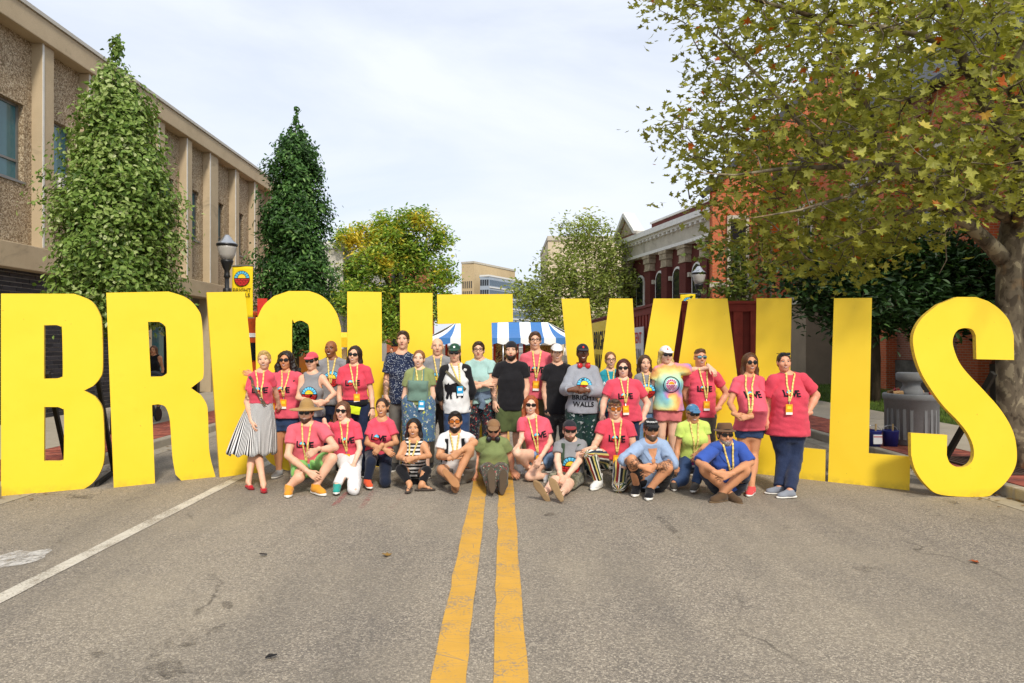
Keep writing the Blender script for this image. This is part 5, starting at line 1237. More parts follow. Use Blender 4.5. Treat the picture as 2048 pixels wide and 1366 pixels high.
def m_lanyard():
    t = NT('lanyard_ribbon'); at = t.n('Attribute', dict(attribute_name='along')); f = t.math('FRACT', t.math('MULTIPLY', at.outputs['Fac'], 9.0))
    return t.fin(t.ramp(f, [(0, '#EBD27A'), (.5, '#9A7A3A'), (.62, '#EBD27A'), (.8, '#C89A4A'), (.9, '#EFDC9A')], 'CONSTANT'), .6, .3)
M_LANY = m_lanyard()
M_SOLE = flat('#E8E4DA', .6, .3, .06, name='rubber_sole')

def chain(C, a, b, L, sgn):
    """Depth of the child joint so that the limb keeps its length: pixel (a), parent point b, sign of the depth step."""
    best = None
    ds = np.linspace(0, L, 60)*sgn
    for dd in ds:
        p = P(a[0], a[1], b[1]+dd); e = abs(np.linalg.norm(p-b)-L)
        if best is None or e < best[0]: best = (e, p)
    return best[1]
CR = {1: (440, 640, 3.594), 2: (740, 640, 3.594), 3: (960, 640, 3.594), 4: (1200, 660, 3.794), 0: (0, 0, 1.0)}

def project(fld, U, V_, O, r, u, f, off, far=.5):
    """Drop points of a chest or face plane on to a garment or head, along -f."""
    p = O+np.outer(U, r)+np.outer(V_, u)+f*far; t = np.zeros(len(U))
    for _ in range(40):
        q = p-f*t[:, None]; d = fld.at(q[:, 0], q[:, 1], q[:, 2]); t = np.minimum(t+np.clip(d, -.03, .08)*.8, far+.25)
    return p-f*(t-off)[:, None]
def decal(name, shapes, fld, O, r, u, f, parent, org, scale=1.0, off=.004, mats=None):
    V = []; Fs = []; mi = []; ml = []
    for k, (vs, fs, c) in enumerate(shapes):
        if c not in ml: ml.append(c)
        a = np.array(vs)*scale; q = project(fld, a[:, 0], a[:, 1], O, r, u, f, off+(.0018 if k else 0)+.00015*k); o = len(V); V += list(q); Fs += [tuple(i+o for i in g) for g in fs]; mi += [ml.index(c)]*len(fs)
    me = bpy.data.meshes.new(name); me.from_pydata([tuple(v-org) for v in V], [], Fs)
    for c in ml: me.materials.append((mats or PRINT)[c])
    me.polygons.foreach_set('material_index', mi); me.update(); return link(bpy.data.objects.new(name, me), parent)
def dense(shape, n=1):
    """Split the triangles of a print so that it follows the cloth."""
    vs, fs, c = shape; vs = list(vs)
    for _ in range(n):
        new = []; cache = {}
        def mid(a, b):
            k = (min(a, b), max(a, b))
            if k not in cache: cache[k] = len(vs); vs.append(((vs[a][0]+vs[b][0])/2, (vs[a][1]+vs[b][1])/2))
            return cache[k]
        for f in fs:
            for i in range(1, len(f)-1):
                a, b, d = f[0], f[i], f[i+1]; x, y, z = mid(a, b), mid(b, d), mid(d, a); new += [(a, x, z), (x, b, y), (z, y, d), (x, y, z)]
        fs = new
    return vs, fs, c
def love_print():
    o = []
    for ch, dx in (('L', -.98), ('V', .36), ('E', 1.0)): o.append(place2d(text2d(ch, .05), dx, -.5, .95, 'black'))
    for v, f, c in logo2d(False): o.append(([(x*.5-.34, y*.5) for x, y in v], f, c))
    return o
def word_print(s, sc, c='black', dy=0, bold=.03): return [place2d(text2d(s, bold), 0, dy, sc, c)]

def person(label, kp, d, H=1.70, sex='m', girth=1.0, belly=0.0, skin='fair', crop=1, hair=('short', '#3A2A1E'), yaw=0, pitch=0, roll=0, top=None, bottom=None, shoes=None,
           glasses=None, hat=None, lanyard=None, beard=None, smile=1, seated=False, ink=(), extra=None, group='festival crew posing before the letters', handcurl=None, name='person', ground=None, zb=None, lod=1.0, headsize=1.0):
    cx, cy, cs = CR[crop]
    pxk = {k: (cx+v[0]/cs, cy+v[1]/cs)+tuple(v[2:]) for k, v in kp.items()}
    J = {}
    s = H/1.75; hd = pxk['head']; J['head'] = P(hd[0], hd[1], d+(hd[2] if len(hd) > 2 else 0)); hx = J['head'][0]
    zg = gz(hx) if ground is None else ground; fw = 1.0 if sex == 'm' else .9
    def st(dx, fz, dy=0.0): return np.array([hx+dx*s, d+dy*s, zg+fz*(J['head'][2]+.118*s-zg)])
    dflt = dict(sl=st(-.185*fw, .815, .01), sr=st(.185*fw, .815, .01), hl=st(-.09, .515, .02), hr=st(.09, .515, .02), kl=st(-.1, .28), kr=st(.1, .28), al=st(-.105, .05, .03), ar=st(.105, .05, .03))
    def setj(k, par=None, L=None):
        v = pxk.get(k)
        if v is None: return None
        if len(v) == 2: return P(v[0], v[1], d)
        z = v[2]
        if z == 'g': return G(v[0], v[1], v[3] if len(v) > 3 else .08)
        if z in ('-', '+'): return chain(None, v, J[par], L*s, -1 if z == '-' else 1)
        return P(v[0], v[1], d+z)
    for k in ('sl', 'sr', 'hl', 'hr'):
        q = setj(k); J[k] = dflt[k] if q is None else q+(np.array([.02*s*(1 if k == 'sl' else -1), 0, -.036*s]) if k in ('sl', 'sr') else 0)
    for sd in 'lr':
        sg = -1 if sd == 'l' else 1
        q = setj('k'+sd, 'h'+sd, .43); J['k'+sd] = q if q is not None else (dflt['k'+sd]+np.array([(J['h'+sd]-dflt['h'+sd])[0]*.8, 0, 0]))
        q = setj('a'+sd, 'k'+sd, .41); J['a'+sd] = q if q is not None else (dflt['a'+sd]+np.array([(J['h'+sd]-dflt['h'+sd])[0]*.6, 0, 0]))
        q = setj('t'+sd); J['t'+sd] = q if q is not None else J['a'+sd]+np.array([sg*.04, -.16, -.035])*s
        q = setj('e'+sd, 's'+sd, .29); J['e'+sd] = q if q is not None else J['s'+sd]+np.array([sg*.05, .03, -.285])*s
        q = setj('w'+sd, 'e'+sd, .25); J['w'+sd] = q if q is not None else J['e'+sd]+np.array([sg*.005, -.07, -.24])*s
    base = np.array([hx, d, zg]) if not seated else np.array([(J['hl'][0]+J['hr'][0])/2, (J['hl'][1]+J['hr'][1])/2, gz(hx)])
    if zb is not None: base[2] = zb
    ob = thing(name, tuple(base), label, 'person', group); org = base
    # torso frame
    sm, hm = (J['sl']+J['sr'])/2, (J['hl']+J['hr'])/2; up = nrm(sm-hm); r = J['sr']-J['sl']; r = nrm(r-up*np.dot(r, up)); f = np.cross(r, up); Lt = np.linalg.norm(sm-hm)
    ax = np.array([r, f, up]); g = girth; sw = np.linalg.norm(J['sr']-J['sl'])/2
    fm = sex == 'f'
    ts = np.array([-.11*s, 0, .22*Lt, .42*Lt, .72*Lt, .90*Lt, Lt+.045*s])
    rx = np.array([.12, .168 if fm else .158, .150 if fm else .150, .135 if fm else .145, .150 if fm else .165, .138, .07])*s*g; ry = np.array([.09, .118, .108, .10, .115, .085, .055])*s*(1+(g-1)*1.1)
    rx[4:] = np.minimum(rx[4:], sw+.02*s); rx[5] = min(rx[5], sw*.88); rx[6] = .07*s*g**.5
    cf = np.array([0, -.005, .005+belly*.3, .005+belly, .005+belly*.35, -.005, -.012])*s
    ry2 = ry+np.array([0, belly*.2, belly*.6, belly*.75, belly*.3, 0, 0])*s
    B = Field(); B.loft(hm, ax, ts, rx, ry2, cf, .04)
    nb = sm+up*.055*s-f*.012*s
    Hc = J['head']; hs = s*.97*headsize if fm else s*headsize; hs = .965*(.4*hs+.6*headsize*(.97 if fm else 1.0))
    # head frame
    Rh = rot((0, 0, 1), math.radians(yaw)) @ rot((1, 0, 0), math.radians(pitch)) @ rot((0, 1, 0), math.radians(roll)); hr_, hf, hu = Rh @ [1, 0, 0], Rh @ [0, -1, 0], Rh @ [0, 0, 1]; HA = np.array([hr_, hf, hu])
    def hp(x, y, z): return Hc+hs*(hr_*x+hf*y+hu*z)
    hb = hp(0, -.02, -.075)
    nr = (.058 if not fm else .049)*s
    B.rc(nb-up*.04*s, hb, nr*1.12, nr, .03); B.rc(nb+up*.008*s, J['sl']+up*.004*s, .046*s, .046*s*g**.5, .05); B.rc(nb+up*.008*s, J['sr']+up*.004*s, .046*s, .046*s*g**.5, .05)
    ga = 1+(g-1)*.9
    if fm:
        for sg in (-1, 1): B.el(hm+up*.66*Lt+r*sg*.072*s*g**.5+f*(ry[4]*.72), ax, np.array([.066, .062, .066])*s*ga, .04)
    ar_ = .047 if not fm else .042
    def foot(sd):
        a_, k_, t_ = J['a'+sd], J['k'+sd], J['t'+sd]; fd = t_-a_; u_ = k_-a_
        tk = kp.get('t'+sd)
        if not seated or tk is None or (len(tk) > 2 and tk[2] == 'g'): fd = fd*[1, 1, 0]; u_ = np.array([0, 0, 1.])
        fd = nrm(fd); u_ = nrm(u_-fd*np.dot(u_, fd)); return fd, u_, np.cross(fd, u_)
    for sd in 'lr':
        S0, E, W = J['s'+sd], J['e'+sd], J['w'+sd]
        B.rc(S0, E, (ar_+.008)*s*ga, ar_*.84*s*ga, .035); B.rc(E, E+(W-E)*.35, ar_*.84*s*ga, ar_*.86*s*ga, .02); B.rc(E+(W-E)*.35, W, ar_*.86*s*ga, .027*s*ga**.5, .02)
        h_, k_, a_ = J['h'+sd], J['k'+sd], J['a'+sd]; gl_ = 1+(g-1)*.8
        B.rc(h_, k_, .088*s*gl_, .056*s*gl_, .03); sh = a_-k_; bk = nrm(np.cross(np.cross(sh, J['t'+sd]-a_), sh)); bk = -bk if True else bk
        B.rc(k_, a_, .053*s*gl_, .037*s*gl_**.5, .02); B.rc(k_+sh*.15+bk*.012*s, k_+sh*.5+bk*.016*s, .05*s*gl_, .042*s*gl_, .03)
        fd, u_, x_ = foot(sd); fz = s*(.93 if fm else 1.02); fq = lambda x, y, z: a_+fz*(x_*x+fd*y+u_*z)
        B.rc(a_, fq(0, -.035, -.045), .034*s, .026*fz, .02); B.rc(fq(0, 0, -.02), fq(0, .10, -.052), .03*fz, .02*fz, .02); B.rc(fq(.008, .10, -.054), fq(.012, .145, -.06), .021*fz, .013*fz, .015); B.rc(fq(-.012, .09, -.056), fq(-.014, .135, -.061), .019*fz, .012*fz, .015)
    # head
    jr = np.random.default_rng(sum(ord(c_)*(i_+1) for i_, c_ in enumerate(label))); fj, fl_, fn_, fc_ = jr.uniform(.9, 1.1), jr.uniform(-.006, .008), jr.uniform(.85, 1.25), jr.uniform(.85, 1.2)
    Hd = Field()
    def he(x, y, z, a, b, c, k=.02): Hd.el(hp(x, y, z), HA, np.array([a, b, c])*hs, k*hs)
    he(0, -.012, .03, .077, .096, .088); he(0, .028, -.028, .061*(.5+.5*fj), .066, .082, .03); he(0, .062, -.094-fl_, .026*fj, .024, .023, .03); he(0, .01, -.07, .052*fj, .06, .045, .03)
    for sg in (-1, 1): he(sg*.038, .066, -.026, .026*fc_, .022*fc_, .026, .025); he(sg*.078, -.006, -.006, .011, .02, .031, .01); he(sg*.034, .083, .032, .028, .013, .011, .02)
    Hd.rc(hp(0, .092, .014), hp(0, .105+.004*fn_, -.022), .0085*hs, .0145*fn_**.5*hs, .012*hs); he(0, .094, -.03, .0195, .012, .0095, .01)
    he(0, .083, -.058, .026, .013, .013, .018)
    for sg in (-1, 1): Hd.sub(hp(sg*.031, .108, .012), HA, np.array([.02, .017, .0125])*hs)
    Hd.rc(hb, nb, nr, nr*1.12, .025)
    # hands
    hands = []
    for sd in 'lr':
        sg = -1 if sd == 'l' else 1; W, E = J['w'+sd], J['e'+sd]
        v = kp.get('d'+sd)
        if v is not None:
            q = P(cx+v[0]/cs, cy+v[1]/cs, W[1]+(v[2] if len(v) > 2 else 0)); dr = nrm(q-W)
        else: dr = nrm(W-E)
        hang = max(0, -dr[2])**2*(0 if seated else 1); dor = nrm(np.array([sg*.9*hang, -1.0+.35*hang, .25])); dor = nrm(dor-dr*np.dot(dor, dr)); xx = np.cross(dr, dor)*sg; th = -1   # thumb on the inner side
        if np.dot(xx, r)*sg < 0: xx = -xx
        hz = .98*s*(.93 if fm else 1); Hn = Field(); o_ = W
        def hq(x, y, z): return o_+hz*(xx*x+dr*y+dor*z)
        cu = (handcurl or {}).get(sd, .45)
        Hn.rc(W-dr*.04, W, .028*s, .026*s, .02)
        for i, (x, L) in enumerate(((-.029, .072), (-.010, .083), (.010, .078), (.028, .06))):
            x *= .98; k0 = hq(x*1.08, .088-.006*abs(i-1), .004); Hn.rc(hq(x*.6, .005, 0), k0, .0175*hz, .0118*hz, .012)
            a1, a2 = cu*.9, cu*2.0; p1 = k0+hz*L*.5*(dr*math.cos(a1)-dor*math.sin(a1)+xx*x*2.2); p2 = p1+hz*L*.5*(dr*math.cos(a2)-dor*math.sin(a2)+xx*x*1.2)
            Hn.rc(k0, p1, .0098*hz, .0088*hz, .003); Hn.rc(p1, p2, .0088*hz, .0072*hz, .003)
        t1 = hq(-.05, .052, -.014); Hn.rc(hq(-.022, .018, -.006), t1, .0155*hz, .0115*hz, .012); Hn.rc(t1, hq(-.056, .09, -.022-.012*cu), .0112*hz, .0085*hz, .004)
        hands.append(Hn)
    parts = [B.mesh(.0195*lod), Hd.mesh(.008*lod)]+[q.mesh(.0074*lod) for q in hands]
    V, Q_ = cat_mesh(parts)
    body = mesh_np('body', V, Q_, SKIN[skin], ob, True, origin=org)
    if ink:
        w = np.zeros(len(V), np.float32)
        for sg in ink:
            a, b = (J['s'+sg[1]], J['e'+sg[1]]) if sg[0] == 'u' else (J['e'+sg[1]], J['w'+sg[1]]) if sg[0] == 'f' else (J['k'+sg[1]], J['a'+sg[1]])
            ba = b-a; t = (V-a)@ba/(ba@ba); dd = np.linalg.norm(V-a-np.clip(t, 0, 1)[:, None]*ba, axis=1); w = np.maximum(w, ((dd < .075) & (t > -.05) & (t < .97)).astype(np.float32))
        at = body.data.attributes.new('ink', 'FLOAT', 'POINT'); at.data.foreach_set('value', w)
    # ---------------- face
    FM = {'w': M_EYEW, 'i': M_IRIS, 'lip': M_LIPD if skin in ('dark', 'brown') else M_LIP, 't': M_TEETH, 'b': hairmat(hair[1])}
    def disc(cx_, cy_, a, b, n=12, c='w'): return ([(cx_, cy_)]+ring(cx_, cy_, a, 0, 2*pi, n, b), [(0, 1+i, 1+(i+1) % n) for i in range(n)], c)
    if glasses not in ('sun', 'round', 'heart', 'amber', 'mirror', 'aviator') or (extra or {}).get('glasses_up'):
        for sg in (-1, 1):
            decal('eye', [disc(sg*.031, .010, .0135, .0062), disc(sg*.031, .0105, .0062, .0062, 10, 'i'), ([(sg*.031+x*.0145, .010+.0066*math.sqrt(max(0, 1-x*x))+q) for q in (0, .0028) for x in (-1, -.6, 0, .6, 1)], [(i, i+1, i+6, i+5) for i in range(4)], 'i')], Hd, Hc, hr_, hu, hf, body, org, hs, .0012, FM)
    for sg in (-1, 1):
        bw_ = [(sg*(.014+.034*t), .030+.007*math.sin(pi*min(1, t*1.2)*.75)+q*(.0075 if not fm else .005)*(1-.5*t)) for q in (0, 1) for t in (0, .25, .5, .75, 1)]
        decal('eyebrow', [(bw_, [(i, i+1, i+6, i+5) for i in range(4)], 'b')], Hd, Hc, hr_, hu, hf, body, org, hs, .002, FM)
    mw = .026 if smile else .021
    xsn = np.linspace(-1, 1, 9); cur = .009 if smile else .001
    up_ = [(x*mw, -.055+cur*x*x+.0045*(1-abs(x))**.7-(0.0015 if abs(x) < .1 else 0)) for x in xsn]; mi1 = [(x*mw*.93, -.0575+cur*x*x+.0012*(1-x*x)) for x in xsn]
    mi2 = [(x*mw*.93, -.0575+cur*x*x-(.0085 if smile > 1 else .006 if smile else .0)*(1-x*x)) for x in xsn]; lo_ = [(x*mw, -.0585+cur*x*x-(.0165 if smile > 1 else .0135 if smile else .0075)*(1-x*x)) for x in xsn]
    sh_ = [(up_+mi1, [(i, i+1, i+10, i+9) for i in range(8)], 'lip'), (mi2+lo_, [(i, i+1, i+10, i+9) for i in range(8)], 'lip')]
    if smile: sh_.append((mi1+mi2, [(i, i+1, i+10, i+9) for i in range(8)], 't'))
    decal('mouth', sh_, Hd, Hc, hr_, hu, hf, body, org, hs, .0016, FM)
    # ---------------- hair
    ht, hc = hair; hmz = hairmat(hc)
    def scalp(Hf, t=.012, face=1.0):
        Hf.el(hp(0, -.014, .034), HA, np.array([.077+t, .094+t, .087+t])*hs, .02); Hf.el(hp(0, -.04, -.01), HA, np.array([.07+t, .062+t, .075+t*.6])*hs, .02)
    def faceopen(Hf, low=0.0, wide=.066): Hf.sub(hp(0, .1, -.04+low), HA, np.array([wide, .095, .115])*hs); Hf.sub(hp(0, .115, .03+low), HA, np.array([wide*.95, .08, .06])*hs)
    if ht != 'bald' :
        Hf = Field()
        if ht in ('short', 'crop', 'fade'):
            t = {'short': .011, 'crop': .006, 'fade': .008}[ht]; scalp(Hf, t)
            if ht != 'crop': Hf.el(hp(.01, .04, .104), HA, np.array([.05, .042, .018])*hs, .025)
            Hf.sub(hp(0, .115, -.02), HA, np.array([.078, .09, .105])*hs); Hf.sub(hp(0, .10, -.06), HA, np.array([.1, .095, .075])*hs); Hf.cut(hp(0, -.05, -.06), nrm(-hu+hf*.25))
            if ht == 'fade': Hf.cut(hp(0, 0, .055), -hu)
            Hf.folds(.0045, 3, wl=.03)
        elif ht in ('pulled', 'bun', 'pony'):
            scalp(Hf, .008); faceopen(Hf, .01, .067); Hf.cut(hp(0, -.03, -.075), -hu)
            if ht == 'bun': Hf.el(hp(0, -.06, .11), HA, np.array([.042, .042, .038])*hs, .01)
            if ht == 'pony': Hf.rc(hp(0, -.1, .02), hp(.055, -.07, -.07), .03*hs, .028*hs, .02); Hf.rc(hp(.055, -.07, -.07), hp(.085, .01, -.2), .028*hs, .018*hs, .02)
            if ht == 'pony' and kp.get('ponyL'): pass
            Hf.folds(.003, 5, wl=.03)
        elif ht in ('long', 'curly', 'medium'):
            L = {'long': .30, 'curly': .22, 'medium': .15}[ht]; w = {'long': .0, 'curly': .02, 'medium': .0}[ht]
            scalp(Hf, .016+w*.4)
            for sg in (-1, 1):
                Hf.rc(hp(sg*.062, -.02, .04), hp(sg*(.083+w), -.025, -.09), (.034+w)*hs, (.03+w)*hs, .03)
                fr_ = .035 if ht != 'medium' else .0
                Hf.rc(hp(sg*(.083+w), -.025, -.09), hp(sg*(.095+w*1.6), fr_, -.10-L*.85), (.032+w)*hs, (.02+w)*hs, .03)
            Hf.rc(hp(0, -.07, .0), hp(0, -.075, -.1-L*.5), .07*hs, .055*hs, .03); faceopen(Hf, .008, .064)
            Hf.folds(.012 if ht == 'curly' else .005, 8, wl=.035 if ht == 'curly' else .04)
        if hat and hat[0] != 'band': Hf.cut(hp(0, 0, .065), hu)
        if Hf.p:
            v, q = Hf.mesh(.0095*lod)
            if len(v): mesh_np('hair', v, q, hmz, ob, True, origin=org)
    if beard:
        Bf = Field(); t = .009 if beard[0] == 'full' else .004
        Bf.el(hp(0, .032, -.06), HA, np.array([.06+t, .062+t, .062+t*1.5])*hs, .02); Bf.el(hp(0, .066, -.094), HA, np.array([.03+t, .027+t, .026+t*2])*hs, .02); Bf.cut(hp(0, 0, -.036), nrm(hu*1.0+hf*.3)); Bf.cut(hp(0, -.012, 0), -hf)
        Bf.sub(hp(0, .105, -.055), HA, np.array([.026, .032, .0135])*hs); Bf.sub(hp(0, .12, -.02), HA, np.array([.05, .06, .028])*hs); Bf.folds(.003, 4, wl=.02)
        v, q = Bf.mesh(.0065*lod); mesh_np('beard', v, q, hairmat(beard[1]), ob, True, origin=org)
    # ---------------- glasses
    if glasses:
        gm = {'sun': M_LENS, 'round': M_LENS, 'heart': M_LENS, 'amber': M_LENSO, 'aviator': M_LENSO, 'mirror': M_LENSM}.get(glasses)
        up_on = (extra or {}).get('glasses_up'); gy, gzz = (.108, .010) if not up_on else (.078, .105)
        go_ = MB(); lens = MB(); gw_, gh_ = {'sun': (.029, .0195), 'round': (.026, .024), 'heart': (.031, .026), 'amber': (.029, .021), 'aviator': (.029, .024), 'mirror': (.030, .019)}.get(glasses, (.025, .017))
        for sg in (-1, 1):
            pts = []
            for i in range(20):
                a = 2*pi*i/20; ca, sa = math.cos(a), math.sin(a); n_ = 3.0 if glasses not in ('round', 'heart') else 2
                x = gw_*abs(ca)**(2/n_)*np.sign(ca); z = gh_*abs(sa)**(2/n_)*np.sign(sa)
                if glasses == 'heart': z = gh_*(.9*sa+.35*abs(ca)**.6-.1); x = gw_*ca*(1 if sa > -.1 else 1+.4*sa)
                if glasses in ('sun', 'aviator'): z += .003*(x*sg/gw_)
                pts.append((sg*.0325+x, gy-abs(sg*.0325+x)*.18, gzz+z))
            W3 = [hp(*p)-org for p in pts]; c3 = hp(sg*.0325, gy-.004, gzz)-org
            if gm: lens.add([c3]+W3, [(0, 1+i, 1+(i+1) % 20) for i in range(20)])
            go_.tube([W3[i] for i in list(range(20))+[0]], (.0022 if gm else .0026)*hs, 5, caps=False)
            go_.bar(hp(sg*.062, gy-.014, gzz+.006)-org, hp(sg*.083, -.02, gzz+.006)-org, .004, .008)
        go_.bar(hp(-.008, gy, gzz+.006)-org, hp(.008, gy, gzz+.006)-org, .004, .005)
        fr = go_.build('sunglasses' if gm else 'spectacles', M_FRM if not (extra or {}).get('frame') else flat(extra['frame'], .3), ob)
        if gm: lens.build('lens', gm, fr, True)
    # ---------------- hat
    if hat:
        hk, hcol = hat[0], hat[1]; Kf = Field(); hm_ = hat[2] if len(hat) > 2 else fabric(hcol)
        if hk in ('cap', 'capback'):
            Kf.el(hp(0, -.014, .044), HA, np.array([.087, .106, .094])*hs, .01); Kf.cut(hp(0, 0, .048), nrm(-hu+hf*-.05)); v, q = Kf.mesh(.0095*lod); capo = mesh_np('cap', v, q, hm_, ob, True, origin=org)
            K2 = Field(); sg = 1 if hk == 'cap' else -1
            K2.el(hp(0, sg*.105, .052 if sg > 0 else .03), np.array([hr_, nrm(hf*sg-hu*.22), nrm(hu+hf*sg*.22)]), np.array([.074, .085, .011])*hs, .01); K2.cut(hp(0, sg*.07, .05), -hf*sg)
            v, q = K2.mesh(.0065*lod); mesh_np('brim', v, q, fabric(hat[3]) if len(hat) > 3 else hm_, capo, True, origin=org)
            if hk == 'cap' and (extra or {}).get('capmark'):
                cm = extra['capmark']; sh_ = word_print(cm[0], cm[1], cm[2]) if len(cm[0]) > 1 else [disc(0, 0, cm[1], cm[1], 12, cm[2])]
                decal('cap_mark', sh_, Kf, hp(0, 0, .088), hr_, hu, hf, capo, org, hs, .002)
        elif hk == 'straw':
            Kf.loft(hp(0, -.01, .05), np.array([hr_, hf, hu]), [0, .05*hs, .09*hs, .115*hs], [.088*hs, .084*hs, .07*hs, .045*hs], [.105*hs, .1*hs, .085*hs, .055*hs], [0, 0, 0, 0], .01, 2, .018); Kf.el(hp(0, -.005, .045), HA, np.array([.205, .215, .012])*hs, .035); Kf.folds(.002, 1, wl=.1)
            v, q = Kf.mesh(.009*lod); hto = mesh_np('hat', v, q, hm_, ob, True, origin=org)
        elif hk == 'fedora':
            Kf.loft(hp(0, -.01, .055), np.array([hr_, hf, hu]), [0, .04*hs, .05*hs], [.088*hs, .084*hs, .08*hs], [.105*hs, .1*hs, .095*hs], [0, 0, 0], .01, 2.2); Kf.el(hp(0, -.005, .05), HA, np.array([.125, .14, .01])*hs, .02); Kf.cut(hp(0, 0, .138), nrm(hu-hf*.12))
            v, q = Kf.mesh(.0075*lod); hto = mesh_np('hat', v, q, hm_, ob, True, origin=org)
            K2 = Field(); K2.loft(hp(0, -.01, .06), np.array([hr_, hf, hu]), [0, .012*hs], [.091*hs, .09*hs], [.108*hs, .107*hs], [0, 0], .01, 2); K2.cut(hp(0, 0, .078), hu); K2.cut(hp(0, 0, .058), -hu); v, q = K2.mesh(.007*lod); mesh_np('hat_band', v, q, fabric('#2A2420'), hto, True, origin=org)
        elif hk == 'band':
            Kf.el(hp(0, -.014, .04), HA, np.array([.091, .109, .096])*hs, .01); Kf.cut(hp(0, 0, .085), nrm(hu+hf*.1)); Kf.cut(hp(0, 0, .042), nrm(-hu-hf*.1)); v, q = Kf.mesh(.007*lod); mesh_np('headband', v, q, hm_, ob, True, origin=org)
    # ---------------- clothes
    def put(Fd, nm, mt, h=.015):
        v, q = Fd.mesh(h*lod)
        return mesh_np(nm, v, q, mt, ob, True, origin=org) if len(v) else None
    T = None
    if bottom:
        bk_ = bottom['kind']; ease = bottom.get('ease', .012)*s; Pf = Field(); zt_ = .20*Lt
        btop = bottom.get('top', .26)*Lt
        if bk_ == 'skirt':
            hem = P(cx+bottom['hem'][0]/cs, cy+bottom['hem'][2]/cs, d); hw = (bottom['hem'][1]-bottom['hem'][0])/2/cs*d/F; cxm = (bottom['hem'][0]+bottom['hem'][1])/2
            hc_ = P(cx+cxm/cs, cy+bottom['hem'][2]/cs, d); wt = hm+up*btop; n_ = 96; V3 = []; Q3 = []; rows = 14
            for i in range(rows+1):
                t = i/rows; c_ = wt*(1-t)+hc_*t; rr_x = (rx[3]+.012)*(1-t)+hw*t+.02*math.sin(pi*t); rr_y = (ry2[3]+.012)*(1-t)+hw*.8*t
                for k in range(n_):
                    a = 2*pi*k/n_; w_ = 1+.055*t*math.sin(11*a+.7)+.03*t*math.sin(17*a+2); V3.append(c_+np.array([math.cos(a)*rr_x*w_, math.sin(a)*rr_y*w_, .02*t*math.sin(11*a+.2)]))
            for i in range(rows):
                for k in range(n_): k2 = (k+1) % n_; Q3.append((i*n_+k, (i+1)*n_+k, (i+1)*n_+k2, i*n_+k2))
            sk = mesh_np('skirt', np.array(V3), np.array(Q3), fabric('#888888', 'stripes_v', freq=36.0, cx=float(hm[0]-org[0]), cy=float(hm[1]-org[1])), ob, True, origin=org); sk.modifiers.new('t', 'SOLIDIFY').thickness = .006
        else:
            Pf.loft(hm, ax, ts[:4], rx[:4]+min(ease, .012*s)*.8, ry2[:4]+min(ease, .012*s)*.8, cf[:4], .03)
            for sd in 'lr':
                h_, k_, a_ = J['h'+sd], J['k'+sd], J['a'+sd]; gl_ = 1+(g-1)*.8; fr = bottom.get('len', 1.0)
                lo2 = bottom.get('flare', .0)
                if fr <= 1.0 and bk_ in ('shorts',):
                    e_ = h_+(k_-h_)*fr; Pf.rc(h_, e_+(k_-h_)*.1, .092*s*gl_+ease, (.088*(1-fr)+.06*fr)*s*gl_+ease*1.3+lo2, .03); Pf.cut(e_, k_-h_, e_, .17*s)
                else:
                    Pf.rc(h_, k_, .09*s*gl_+ease, .06*s*gl_+ease, .03); e_ = k_+(a_-k_)*bottom.get('shin', .99); Pf.rc(k_, e_, .06*s*gl_+ease, (.045*s*gl_+ease*.9+lo2), .02); Pf.cut(e_, a_-k_, e_, .12)
            Pf.cut(hm+up*btop, up, hm+up*(btop), (.21*g+.02)*s); Pf.folds(.007, 17, wl=.08); 
            po_ = put(Pf, {'shorts': 'shorts', 'trousers': 'trousers'}[bk_], bottom['mat'])
            if bottom.get('around') and po_:
                v = np.empty(len(po_.data.vertices)*3, np.float32); po_.data.vertices.foreach_get('co', v); v = v.reshape(-1, 3)+org; best = np.full(len(v), 9.0); val = np.zeros(len(v), np.float32)
                for sd in 'lr':
                    for a, b in (('h', 'k'), ('k', 'a')):
                        a_, b_ = J[a+sd], J[b+sd]; ba = b_-a_; t = np.clip((v-a_)@ba/(ba@ba), 0, 1); w = v-a_-t[:, None]*ba; dd = np.linalg.norm(w, axis=1); bn_ = nrm(ba); e1 = nrm(np.cross(bn_, [.2, 1, .1])); e2 = np.cross(bn_, e1); ang = np.arctan2(w@e2, w@e1)/(2*pi)+.5
                        mk = dd < best; best[mk] = dd[mk]; val[mk] = ang[mk]
                at = po_.data.attributes.new('around', 'FLOAT', 'POINT'); at.data.foreach_set('value', val)
    if top:
        tk_ = top.get('kind', 'tee'); ease = top.get('ease', .016)*s; T = Field(); hem = top.get('hem', -.02); h_t = hem*Lt
        lowe = np.array([.014, .014, .012, .006, 0, 0, 0])*s; rxt = rx+ease+lowe; ryt = ry2+ease+lowe
        if top.get('straight', not fm): m_ = rxt[4]; rxt[1:4] = np.maximum(rxt[1:4], m_*.97); ryt[1:4] = np.maximum(ryt[1:4], ryt[4]*.96)
        rxt[0], ryt[0] = rxt[1], ryt[1]; cft = cf.copy(); cft[0] = cf[1]; ts2 = ts.copy(); ts2[0] = min(ts[0], h_t-.05)
        rxt[-1] += ease*.3
        T.loft(hm, ax, ts2, rxt, ryt, cft, .04); slv = []
        if fm:
            for sg in (-1, 1): T.el(hm+up*.66*Lt+r*sg*.072*s*g**.5+f*(ry[4]*.72), ax, np.array([.07, .066, .07])*s*ga+ease*.6, .06)
